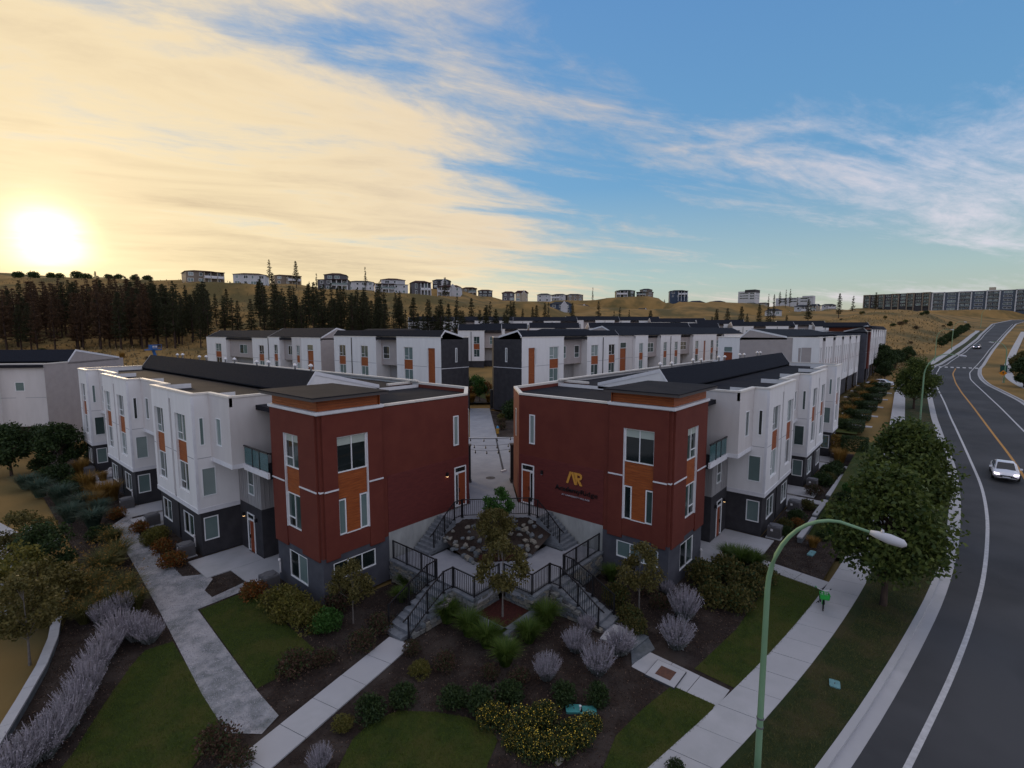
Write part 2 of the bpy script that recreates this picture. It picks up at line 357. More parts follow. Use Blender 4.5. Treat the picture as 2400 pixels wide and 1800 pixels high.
# ------------------------------------------------------------------ houses on the hill: where they stand (left, right, foot, roof top in the photograph, height in metres)
HS = [  # x0, x1, yb, yt, h, wall, roof, style, label
 (436, 528, 665, 630, 8.0, 'taupe', 'r', 'deck', 'flat roofed house with two open decks, leftmost on the ridge'),
 (546, 624, 670, 636, 8.0, 'white', 'r', 'half', 'white house with low hip roof, second from the left on the ridge'),
 (644, 707, 668, 641, 7.5, 'taupe', 'r', 'deck', 'taupe house with glazed deck, third from the left on the ridge'),
 (744, 818, 681, 635, 11.0, 'grey', 'r', 'tall', 'tall three storey grey house with stepped roof on the ridge'),
 (814, 876, 681, 655, 7.5, 'white', 'b', 'half', 'low white house right of the tall grey ridge house'),
 (878, 958, 689, 647, 10.5, 'white', 'r', 'tall', 'big white and dark house with square deck posts on the ridge'),
 (964, 1011, 696, 655, 10.5, 'grey', 'r', 'deck', 'dark house with white corner post and small gable'),
 (1013, 1056, 676, 653, 7.0, 'dark', 'b', 'gable', 'dark house with bluish hip roof standing behind others'),
 (1024, 1080, 696, 666, 8.5, 'white', 'r', 'gable', 'white house with pointed gable and porch on the slope'),
 (1082, 1118, 694, 671, 7.5, 'taupe', 'r', 'deck', 'taupe house at the dip of the ridge'),
 (1120, 1155, 696, 677, 7.0, 'dark', 'r', 'half', 'long low dark house beside the taupe one at the dip'),
 (1176, 1207, 706, 681, 7.5, 'grey', 'r', 'half', 'grey house half hidden by pines at the middle'),
 (1207, 1238, 708, 680, 7.5, 'cream', 'r', 'gable', 'cream gabled house above the middle pines'),
 (1258, 1290, 708, 686, 7.0, 'white', 'b', 'half', 'small white house behind the middle pines'),
 (1292, 1326, 706, 687, 7.0, 'white', 'b', 'deck', 'white house with deck posts, upper middle row'),
 (1328, 1368, 706, 687, 7.0, 'taupe', 'b', 'half', 'taupe house beside the white deck house, upper middle row'),
 (1287, 1340, 736, 706, 8.5, 'navy', 'b', 'gable', 'navy house with white trimmed gables, lower left of the estate'),
 (1344, 1381, 734, 713, 7.0, 'navy', 'b', 'gable', 'small navy house right of the larger navy gabled one'),
 (1366, 1398, 721, 704, 7.0, 'dark', 'b', 'half', 'dark house with pale deck posts above the navy houses'),
 (1402, 1437, 725, 710, 6.5, 'white', 'b', 'deck', 'white house with open terrace, middle row of the estate'),
 (1439, 1484, 728, 711, 6.5, 'dark', 'b', 'half', 'wide dark house with little trim, middle row'),
 (1471, 1513, 722, 703, 7.5, 'cream', 'b', 'half', 'pale two storey house above the wide dark one'),
 (1414, 1490, 747, 723, 7.5, 'mauve', 'b', 'long', 'long mauve grey house with white framed windows, front row'),
 (1494, 1521, 747, 722, 8.0, 'white', 'b', 'gable', 'narrow white house with steep bright gable, front row'),
 (1443, 1489, 698, 677, 7.5, 'green', 'b', 'half', 'dark green house on the knoll, left of the pair'),
 (1491, 1530, 696, 674, 8.0, 'taupe', 'b', 'tall', 'brown house on the knoll, right of the pair'),
 (1569, 1612, 698, 678, 7.5, 'navy', 'b', 'deck', 'blue house with white terrace on the knoll, right end'),
 (1570, 1606, 728, 709, 7.0, 'white', 'b', 'deck', 'white house with tall porch below the knoll'),
 (1608, 1648, 728, 703, 8.5, 'slate', 'b', 'deck', 'slate blue house with high deck below the knoll'),
 (1553, 1588, 751, 732, 7.0, 'white', 'b', 'gable', 'white gabled cottage behind the estate roofs'),
 (1592, 1632, 747, 731, 6.5, 'dark', 'b', 'half', 'dark low house right of the gabled cottage'),
 (1652, 1697, 720, 703, 7.0, 'dark', 'b', 'tall', 'dark house with glass balcony, right half of the hill'),
 (1656, 1713, 740, 721, 7.5, 'slate', 'b', 'gable', 'slate house with two small white gables'),
 (1640, 1680, 755, 741, 6.5, 'slate', 'b', 'long', 'long slate house low on the right half'),
 (1684, 1722, 757, 740, 7.0, 'slate', 'b', 'deck', 'slate house with white posted deck, low on the right half'),
 (1702, 1740, 726, 709, 6.5, 'taupe', 'b', 'half', 'taupe house left of the white decked one'),
 (1742, 1773, 726, 708, 7.0, 'white', 'b', 'deck', 'white decked house in the upper right row'),
 (1775, 1803, 722, 708, 6.5, 'cream', 'b', 'half', 'small cream house at the end of the upper right row'),
 (1792, 1832, 751, 722, 8.5, 'white', 'b', 'half', 'bright white house behind dark pines'),
 (1834, 1858, 750, 730, 7.0, 'mauve', 'b', 'gable', 'small gabled house between the pines'),
 (1860, 1895, 738, 713, 8.0, 'white', 'b', 'deck', 'house with three white deck columns'),
 (1897, 1922, 733, 712, 7.5, 'cream', 'b', 'gable', 'cream gabled house near the grass hill'),
 (1924, 1959, 730, 711, 7.0, 'white', 'b', 'deck', 'rightmost house with white terrace beside the grass hill'),
]
def place_px(xc, yb, yt, h):
    f_ = h*FPX/(yb-yt); d = ray(xc, yb); t = f_/(d[0]*ct+d[1]*st)
    return d[0]*t, d[1]*t, CAM_H+d[2]*t, f_
PADS = []
for q in HS:
    X_, Y_, Z_, f_ = place_px((q[0]+q[1])/2, q[2], q[3], q[4]); PADS.append((X_, Y_, Z_, 7))
APTS = [(2018, 2177, 719.5, 690, 14.5), (2176, 2440, 727, 683, 16.5), (1726, 1772, 703, 680, 17), (1862, 1906, 709, 694, 11)]
for q in APTS:
    for s_ in (.1, .3, .5, .7, .9):
        X_, Y_, Z_, f_ = place_px(q[0]+(q[1]-q[0])*s_, q[2], q[3], q[4]); PADS.append((X_, Y_, Z_-.5, 14))
# ------------------------------------------------------------------ terrain, road, pavements
ZP = [(-100, -.4), (40, -.4), (62, .5), (88, 1.7), (130, 3.0), (190, 4.6), (228, 7.9), (300, 12.5), (430, 18.5), (520, 22), (900, 30)]
def zr(x): return float(np.interp(x, [p[0] for p in ZP], [p[1] for p in ZP]))
KL = [(-30, 12), (-10, 7.4), (5, 4.5), (18.8, 1.76), (23.5, .89), (30.5, -.17), (36.5, -.94), (45, -1.6), (55, -1.9), (65, -1.8), (78, -1.0), (92, -.2), (108, .35), (130, 1.1), (155, 1.35), (180, .7), (198, -2.1), (222, -6.0), (275, -11.8), (423, -24.3), (520, -40), (600, -70)]
WL = [(-30, 10.1), (-10, 5.5), (5, 2.6), (20.4, -.19), (24.2, -.9), (29, -1.7), (35, -2.5), (40.5, -3.1), (47, -3.55), (52, -3.8), (60, -3.85), (75, -3.1), (93, -2.14), (108, -1.55), (130, -.45), (155, -.05), (178, -.8), (198, -3.4), (222, -7.2), (275, -13.0), (423, -25.7), (520, -41.5)]
YL = [(-30, 6.7), (-10, 2.1), (5, -.8), (20.4, -3.6), (35, -5.8), (52, -7.0), (60, -7.1), (67, -6.9), (74, -6.6), (87, -5.8), (107, -4.86), (124, -3.95), (140, -3.4), (161, -3.2), (178.5, -4.1)]
WR = [(-30, 3.3), (5, -4.0), (20.4, -6.8), (35, -9.1), (52, -10.4), (64, -10.3), (88.8, -8.9), (107.6, -8.1), (120.7, -7.4), (140, -6.4), (150, -6.0), (166, -6.4), (188, -8.4), (207, -10.7), (300, -20.9), (424, -33.4), (520, -48)]
KR = [(-30, 1.0), (5, -6.3), (20.4, -9.2), (35, -11.6), (55, -13.0), (70, -12.9), (90, -12.4), (116.6, -11.3), (128.6, -9.8), (139, -8.5), (150, -8.0), (162, -8.1), (178.6, -8.9), (207, -11.8), (300, -21.9), (424, -34.8), (520, -50), (600, -80)]
SL = [(5, 8.4), (14.6, 6.35), (20.3, 5.3), (26.7, 4.42), (34.5, 3.7), (45, 3.4), (60, 3.5), (75, 3.9), (88.5, 4.4), (118, 5.6), (150, 5.2), (175, 4.0), (195, 1.2), (213, -1.4), (255, -6.4), (330, -13.5)]
def pl(P):                       # smooth lookup y(x)
    xs = np.array([p[0] for p in P], float); ys = np.array([p[1] for p in P], float)
    def f(x):
        k = np.array([-3, -1.5, 0, 1.5, 3])
        return float(np.mean(np.interp(x+k, xs, ys)))
    return f
kl, wl, yl, wr, kr, slw = pl(KL), pl(WL), pl(YL), pl(WR), pl(KR), pl(SL)
US = [-1.6, -1.05, -.8, -.7, -.5, -.3, -.1, .05, .2, .3, .5, .6, .75, .92, 1.1, 1.7]
FS = [90, 110, 130, 160, 200, 250, 290, 320, 380, 430, 600, 1000, 2500]
ZT = np.array([  # rows: u, columns: f
 [2, 3.5, 5, 8, 15, 29, 42, 52, 50, 45, 40, 30, 20],
 [2, 3.5, 5.5, 9, 15.5, 29, 44, 50.5, 50, 45, 40, 30, 20],
 [2, 3.5, 5.5, 9, 15.5, 28.5, 43.5, 47.5, 46, 44, 40, 30, 20],
 [2, 3.5, 5.5, 9, 15.5, 29, 43, 43.2, 42, 42, 38, 30, 20],
 [2.2, 3.6, 5.5, 8.6, 15, 29, 41.5, 41.8, 41, 40, 36, 30, 20],
 [2.4, 3.6, 5.2, 7.6, 13, 26, 36.7, 37.2, 37.2, 37, 34, 30, 20],
 [2.6, 3.6, 4.8, 6.6, 9.5, 18.5, 29.5, 32.0, 32, 32, 30, 26, 20],
 [2.6, 3.5, 4.3, 5.6, 8.0, 13.5, 20.5, 27, 31.0, 31.5, 30, 26, 20],
 [2.6, 3.4, 4.2, 5.4, 7.6, 12, 18, 24, 39.5, 40, 38, 30, 20],
 [2.6, 3.3, 4.1, 5.2, 7.2, 11.5, 17, 22, 37.6, 40, 38, 30, 20],
 [2.5, 3.2, 3.9, 5.0, 7.0, 12.5, 18, 23, 33.5, 37, 36, 30, 20],
 [2.5, 3.2, 3.9, 5.4, 8.5, 15, 20, 24, 31.0, 34.5, 34, 30, 20],
 [2.2, 3.0, 4.2, 7.4, 12.5, 20.0, 25.5, 27.0, 28, 28, 28, 26, 20],
 [1.6, 2.8, 4.0, 6.5, 11.0, 16.5, 20.0, 22, 24, 25, 26, 25, 20],
 [1.4, 2.8, 4.0, 5.5, 9.5, 14.0, 17.0, 19, 22, 24, 26, 25, 20],
 [1.4, 2.8, 4.0, 5.5, 9.0, 13.0, 16.0, 18, 20, 22, 24, 25, 20]])
def sstep(a, b, x): t = min(max((x-a)/(b-a), 0), 1); return t*t*(3-2*t)
def tab(u, f):
    u = min(max(u, US[0]), US[-1]); f = min(max(f, FS[0]), FS[-1])
    i = min(max(int(np.searchsorted(US, u))-1, 0), len(US)-2); j = min(max(int(np.searchsorted(FS, f))-1, 0), len(FS)-2)
    a = (u-US[i])/(US[i+1]-US[i]); b = (f-FS[j])/(FS[j+1]-FS[j])
    a = a*a*(3-2*a)
    return (1-a)*((1-b)*ZT[i, j]+b*ZT[i, j+1])+a*((1-b)*ZT[i+1, j]+b*ZT[i+1, j+1])
def road_d(X, Y):
    if X < -40: return 99
    a, b = kl(X), kr(X)
    sl_ = slw(min(X, 330)) if 5 < X < 330 else a+2
    top = max(a+.3, sl_+.2) if X > 5 else a+1
    return max(Y-top, b-5-Y, 0)
from mathutils import noise as mnoise
def T(X, Y):
    r, f = rf(X, Y)
    s = min(X-24.5, Y-22.3)
    near = -.55+2.85*sstep(0, 3, s)
    if f > 60: near += .0
    z = near
    if f > 70:
        u = r/max(f, 1)
        w = sstep(85, 125, f) if s > 0 or f > 95 else 0
        if s <= 0: w = sstep(95, 160, f)
        zz = tab(u, f)
        z = near*(1-w)+zz*w
        if f > 95: z += w*(mnoise.noise((X*.03, Y*.03, 0))*1.1+mnoise.noise((X*.11, Y*.11, 3))*.35)*min(1, (f-95)/60)
    if f > 150:
        sw, sz = 0, 0
        for hx, hy, hz, hr in PADS:
            d2 = (X-hx)**2+(Y-hy)**2
            if d2 < 3600:
                w_ = (1-sstep(hr, hr+24, d2**.5)); sw += w_; sz += w_*hz
        if sw > 0: k_ = min(sw, 1); z = z*(1-k_)+k_*sz/sw
    d = road_d(X, Y)
    if X > 30:
        w = 1-sstep(1.0, 2.6+23*sstep(72, 84, X), d)
        z = z*(1-w)+(zr(X)-.30)*w
    else:
        if d < 1: z = -.72
    return z
def terrain():
    # grid in forward depth x sideways ratio: fine near, coarse far
    fs = list(np.arange(-40, 60, 2.5))+list(np.arange(60, 150, 3.))+list(np.arange(150, 460, 4.))+[480, 520, 600, 720, 900, 1300, 2000, 3500]
    V = []; F = []; n = 170
    for f in fs:
        half = max(75, 1.75*f) if f < 600 else 1.75*f
        for k in range(n+1):
            r = -half+2*half*k/n
            X, Y = r*st+f*ct, -r*ct+f*st
            V.append((X, Y, T(X, Y)))
    for i in range(len(fs)-1):
        for k in range(n):
            a = i*(n+1)+k; F.append((a, a+1, a+n+2, a+n+1))
    me = np_mesh('ground', V, F, M['drygrass'], smooth=True)
    return tag(link('ground', me), kind='structure')
terrain()
def ribbon(name, fa, fb, x0, x1, dz, m, step=2., zf=zr, thick=0, parent=None):
    mb = MB(); xs = list(np.arange(x0, x1, step))+[x1]
    for i, x in enumerate(xs):
        z = zf(x)+dz
        mb.v += [(x, fa(x), z), (x, fb(x), z)]
        if i: mb.f.append((2*i-2, 2*i-1, 2*i+1, 2*i)); mb.m.append(0)
    if thick:
        o = len(mb.v); n = len(xs)
        mb.v += [(a, b, c-thick) for a, b, c in mb.v[:2*n]]
        for i in range(1, n):
            for s_ in (0, 1):
                a, b = 2*(i-1)+s_, 2*i+s_
                mb.f.append((a, b, o+b, o+a)); mb.m.append(0)
        mb.f += [(0, 1, o+1, o), (2*n-2, 2*n-1, o+2*n-1, o+2*n-2)]; mb.m += [0, 0]
    me = mb.mesh(name, m)
    bm = bmesh.new(); bm.from_mesh(me); bmesh.ops.recalc_face_normals(bm, faces=bm.faces); 
    if not thick and bm.faces and bm.faces[0].normal.z < 0: bmesh.ops.reverse_faces(bm, faces=bm.faces)
    bm.to_mesh(me); bm.free()
    return link(name, me, parent)
road = tag(ribbon('road', lambda x: kl(x)-.42, lambda x: kr(x)+.42, -30, 560, -.15, M['asphalt']), kind='structure')
for nm, f_, s_, x1 in (('kerb', kl, -1, 540), ('kerb', kr, 1, 540)):
    k = tag(ribbon(nm, lambda x: f_(x)+.26*-s_, lambda x: f_(x), -30, x1, .0, M['concrete'], thick=.2), kind='structure')
    g = ribbon('gutter', lambda x: f_(x), lambda x: f_(x)+.46*s_, -30, x1, -.142, M['concrete'], thick=.1, parent=k)
    # joints across kerb and gutter
    mb = MB()
    for x in np.arange(6, 110, 3.0):
        z = zr(x); y = f_(x)
        mb.box(x-.012, x+.012, y-.26, y+.46, z-.3, z+.003) if s_ > 0 else mb.box(x-.012, x+.012, y-.46, y+.26, z-.3, z+.003)
    mb2 = MB()
# lane lines (sheets 4 mm over the asphalt)
def line(name, f_, x0, x1, w, m, dash=None):
    mb = MB(); x = x0; st_ = 1.5
    while x < x1:
        on = dash is None or ((x-x0) % (dash[0]+dash[1])) < dash[0]
        if on:
            a, b = x, min(x+st_, x1)
            mb.quad((a, f_(a)-w/2, zr(a)-.145), (b, f_(b)-w/2, zr(b)-.145), (b, f_(b)+w/2, zr(b)-.145), (a, f_(a)+w/2, zr(a)-.145))
        x += st_
    return tag(mb.obj(name, m), kind='structure')
line('lane_line', wl, -20, 420, .20, M['paint_w'])
line('lane_line', wr, -20, 420, .18, M['paint_w'])
line('lane_line', yl, -20, 177, .22, M['paint_y'])
mb = MB()
for i in range(8):                                   # crosswalk bars
    y = .3-i*1.22
    z = zr(180.5)-.143
    mb = MB(); mb.quad((179.0, y-.32, zr(179)-.143), (182.0, y-.32, zr(182)-.143), (182.0, y+.32, zr(182)-.143), (179.0, y+.32, zr(179)-.143))
    if i == 0: cwk = thing('crosswalk', 'white painted crosswalk bars across the road before it bends uphill', 'crosswalk', (0, 0, 0)); cwk['kind'] = 'structure'
    mb.obj('crosswalk_bar', M['paint_w'], cwk)
# pavement on the near side: one slab per joint
def empty_struct(name):
    o = bpy.data.objects.new(name, None); C.objects.link(o); o['kind'] = 'structure'; return o
pav = empty_struct('sidewalk')
x = 6.0
while x < 330:
    dx = 1.62 if x < 130 else 12.0
    a, b = x+.012, x+dx-.012
    mb = MB()
    for q, e in ((a, 0), (b, 1)):
        y = slw(q); sk = .14
        zz = zr(q)+.012+random.uniform(-.004, .004)
        mb.v += [(q+0, y, zz), (q+.2, y-1.56, zz), (q, y, zz-.12), (q+.2, y-1.56, zz-.12)]
    mb.f = [(0, 1, 5, 4), (0, 4, 6, 2), (1, 3, 7, 5), (0, 2, 3, 1), (4, 5, 7, 6)]; mb.f[0] = (0, 1, 5, 4); mb.m = [0]*5
    mb.obj('concrete_slab', M['concrete'], pav)
    x += dx
ribbon('joint_bed', lambda x: slw(x)-.01, lambda x: slw(x)-1.55, 6, 330, -.03, M['joint'], parent=pav)
# verge between pavement and kerb, and the dry verge across the road
tag(ribbon('verge', lambda x: slw(x)-1.50, lambda x: kl(x)+.25, 6, 330, -.012, M['verge']), kind='structure')
tag(ribbon('dirt_verge', lambda x: kr(x)-.25, lambda x: kr(x)-4.3, 60, 330, -.02, M['drygrass']), kind='structure')
pav2 = empty_struct('sidewalk')
x = 104.0
while x < 320:
    a, b = x+.02, x+4.98
    mb = MB()
    for q in (a, b):
        z = zr(q)+.01; mb.v += [(q, kr(q)-4.0, z), (q, kr(q)-5.6, z), (q, kr(q)-4.0, z-.15), (q, kr(q)-5.6, z-.15)]
    mb.f = [(0, 1, 5, 4), (0, 4, 6, 2), (1, 3, 7, 5), (0, 2, 3, 1), (4, 5, 7, 6)]; mb.m = [0]*5
    mb.obj('concrete_slab', M['concrete'], pav2); x += 5
# ------------------------------------------------------------------ building kit (local a: along the row, b: into the building, z from its ground)
class B_:
    def __init__(s, name, label, cat, loc, rz=0., mirror=False, group=None):
        s.root = thing(name, label, cat, loc, rz, group); s.fl = mirror
    def part(s, mb, name, mats, parent=None, smooth=False):
        if not mb.f: return None
        if s.fl: mb.v = [(-x, y, z) for x, y, z in mb.v]; mb.flip()
        return mb.obj(name, mats, parent or s.root, smooth)
def op(o, c, u, z, d):
    return {'F': (u, c-d, z), 'K': (u, c+d, z), 'S': (c-d, u, z), 'E': (c+d, u, z)}[o]
def obox(mb, o, c, u0, u1, z0, z1, d0, d1, m=0):
    a = op(o, c, u0, z0, d0); b = op(o, c, u1, z1, d1)
    return mb.box(a[0], b[0], a[1], b[1], a[2], b[2], m)
def panel(mb, o, c, u0, u1, z0, z1, holes=(), depth=.18, m=0, mr=None):
    us = sorted({u0, u1, *[min(max(v, u0), u1) for h in holes for v in h[:2]]})
    zs = sorted({z0, z1, *[min(max(v, z0), z1) for h in holes for v in h[2:4]]})
    fl = o in 'KS'
    for i in range(len(us)-1):
        for j in range(len(zs)-1):
            uu, zz = (us[i]+us[i+1])/2, (zs[j]+zs[j+1])/2
            if any(h[0] < uu < h[1] and h[2] < zz < h[3] for h in holes): continue
            q = [op(o, c, *p, 0) for p in ((us[i], zs[j]), (us[i+1], zs[j]), (us[i+1], zs[j+1]), (us[i], zs[j+1]))]
            mb.quad(*(q[::-1] if fl else q), m)
    for h in holes:
        d = h[4] if len(h) > 4 else depth; a, b, e, f = h[:4]
        for (p, q) in (((a, e), (b, e)), ((b, e), (b, f)), ((b, f), (a, f)), ((a, f), (a, e))):
            mb.quad(op(o, c, *p, 0), op(o, c, *q, 0), op(o, c, *q, -d), op(o, c, *p, -d), m if mr is None else mr)
    return mb
SH = {'d': 'glass_d', 'm': 'glass_m', 'b': 'glass_b', 'l': 'glass_l'}
def window(B, o, c, u0, u1, z0, z1, style='fixed', sh='m', rec=.18, lod=0, fw=.06, blind=0., parent=None, name='window'):
    """frame as a part, panes and roller blinds as its sub-parts; rec: how far behind the wall face"""
    fr = MB(); d0, d1 = -rec-.03, -rec+.05
    if rec <= 0: d0, d1 = -.02, .045
    w = fw
    obox(fr, o, c, u0, u1, z0, z0+w, d0, d1+.01); obox(fr, o, c, u0, u1, z1-w, z1, d0, d1)
    obox(fr, o, c, u0, u0+w, z0+w, z1-w, d0, d1); obox(fr, o, c, u1-w, u1, z0+w, z1-w, d0, d1)
    cells = []; iu0, iu1, iz0, iz1 = u0+w, u1-w, z0+w, z1-w; h = w*.42; um = (u0+u1)/2
    def vm(u): obox(fr, o, c, u-h, u+h, iz0, iz1, d0, d1-.005)
    if style == 'two': vm(um); cells = [(iu0, um-h, iz0, iz1), (um+h, iu1, iz0, iz1)]
    elif style == 'slide' or style == 'slidef':
        vm(um); zz = iz0+(iz1-iz0)*.27
        p, q = (iu0, um-h), (um+h, iu1)
        if style == 'slidef': p, q = q, p
        obox(fr, o, c, p[0], p[1], zz-h, zz+h, d0, d1-.007)
        cells = [(*q, iz0, iz1), (*p, iz0, zz-h), (*p, zz+h, iz1)]
    elif style == 'three':
        a, b = u0+(u1-u0)/3, u0+2*(u1-u0)/3; vm(a); vm(b)
        cells = [(iu0, a-h, iz0, iz1), (a+h, b-h, iz0, iz1), (b+h, iu1, iz0, iz1)]
    elif style == 'hung':
        zz = iz0+(iz1-iz0)*.36; obox(fr, o, c, iu0, iu1, zz-h, zz+h, d0, d1-.005); cells = [(iu0, iu1, iz0, zz-h), (iu0, iu1, zz+h, iz1)]
    elif style == 'grid':
        vm(um); zz = (iz0+iz1)/2; obox(fr, o, c, iu0, um-h, zz-h, zz+h, d0, d1-.006); obox(fr, o, c, um+h, iu1, zz-h, zz+h, d0, d1-.006)
        cells = [(a, b, e, f) for a, b in ((iu0, um-h), (um+h, iu1)) for e, f in ((iz0, zz-h), (zz+h, iz1))]
    else: cells = [(iu0, iu1, iz0, iz1)]
    wo = B.part(fr, name, M['frame'], parent)
    pd = (d0+d1)/2-.012
    def pq(mb, a, b, e, f, d):
        q = [op(o, c, *p, d) for p in ((a, e), (b, e), (b, f), (a, f))]
        mb.quad(*(q[::-1] if o in 'KS' else q))
    if lod < 2:
        for i, (a, b, e, f) in enumerate(cells):
            s_ = sh[i % len(sh)]
            mb = MB(); pq(mb, a, b, e, f, pd); B.part(mb, 'pane', M[SH[s_]], wo)
            if blind and f > iz1-.1:
                mb = MB(); pq(mb, a+.005, b-.005, f-(iz1-iz0)*blind, f, pd+.004); B.part(mb, 'roller_blind', M['blind'], wo)
    else:
        mb = MB(); [pq(mb, a, b, e, f, pd) for a, b, e, f in cells]; B.part(mb, 'pane', M[SH[sh[0]]], wo)
    return wo
def planks(B, o, c, u0, u1, z0, z1, d, m='wood', each=True, h=.145, name='wood_panel'):
    """backing board with horizontal boards on it, each a little proud and uneven"""
    bk = MB(); obox(bk, o, c, u0, u1, z0, z1, d-.03, d); pa = B.part(bk, name, M['joint'] if each else M[m])
    n = max(1, round((z1-z0)/h)); hh = (z1-z0)/n; al = MB()
    for i in range(n):
        mb = MB() if each else al
        k = random.uniform(.010, .024)
        a, b = z0+i*hh+.006, z0+(i+1)*hh-.006
        pts = [op(o, c, u, z, dd) for u in (u0+.004, u1-.004) for z, dd in ((a, d), (a, d+.012+k), (b, d+k*.5+.004), (b, d))]
        mb.add(pts, ((0, 1, 2, 3), (7, 6, 5, 4), (0, 4, 5, 1), (1, 5, 6, 2), (2, 6, 7, 3), (3, 7, 4, 0)))
        if each: B.part(mb, 'plank', M[m], pa)
    if not each: x = B.part(al, 'plank', M[m], pa); x['kind'] = 'stuff'
    return pa
def rnd_sh(k=None): return random.choice(['b', 'b', 'm', 'm', 'd', 'bm', 'mb', 'l', 'md'])
def strip(B, o, c, u0, u1, zl, zu, rec=.17, lod=0, wood='wood', wp=(5.83, 7.23)):
    """tall recessed bay: window, cedar panel, window"""
    window(B, o, c, u0, u1, wp[1], zu, 'slidef' if B.fl else 'slide', rnd_sh(), rec, lod)
    window(B, o, c, u0, u1, zl, wp[0], 'slidef' if B.fl else 'slide', rnd_sh(), rec, lod)
    planks(B, o, c, u0, u1, wp[0], wp[1], -rec, wood, each=(lod == 0))
def door(B, o, c, u0, u1, z0, z1, leaf=1, d=.02, name='door'):
    fr = MB(); w = .07
    obox(fr, o, c, u0, u0+w, z0, z1, -.02, .05); obox(fr, o, c, u1-w, u1, z0, z1, -.02, .05)
    zt = z1-.45
    obox(fr, o, c, u0+w, u1-w, z1-w, z1, -.02, .05); obox(fr, o, c, u0+w, u1-w, zt, zt+.1, -.02, .05); obox(fr, o, c, u0, u1, z0-.06, z0, -.02, .08)
    p = B.part(fr, 'door_frame', M['frame'])
    g = MB(); obox(g, o, c, u0+w, u1-w, zt+.1, z1-w, 0, .012); B.part(g, 'transom', M['glass_d'], p)
    sw = (u1-u0-2*w)*.30
    a, b = (u0+w, u0+w+sw) if leaf > 0 else (u1-w-sw, u1-w)
    la, lb = (u0+w+sw, u1-w) if leaf > 0 else (u0+w, u1-w-sw)
    l = MB(); obox(l, o, c, la+.004, lb-.004, z0, zt, 0, .025); B.part(l, 'door_leaf', M['wood2'], p)
    s_ = MB(); obox(s_, o, c, a, b, z0, zt, 0, .02); sd = B.part(s_, 'sidelight_frame', M['frame'], p)
    s_ = MB(); obox(s_, o, c, a+.05, b-.05, z0+.12, zt-.08, .02, .026); B.part(s_, 'sidelight', M['glass_d'], p)
    h = MB(); hu = la+.07 if leaf > 0 else lb-.07
    obox(h, o, c, hu-.015, hu+.015, z0+.9, z0+1.15, .025, .07); B.part(h, 'handle', M['metal_b'], p)
    return p
def wall_light(B, o, c, u, z, on=False):
    mb = MB(); obox(mb, o, c, u-.07, u+.07, z-.12, z+.12, 0, .14); p = B.part(mb, 'wall_light', M['metal_b'])
    mb = MB(); obox(mb, o, c, u-.055, u+.055, z-.14, z-.121, .02, .13); B.part(mb, 'lens', M['warm_on'] if on else M['grey_lum'], p)

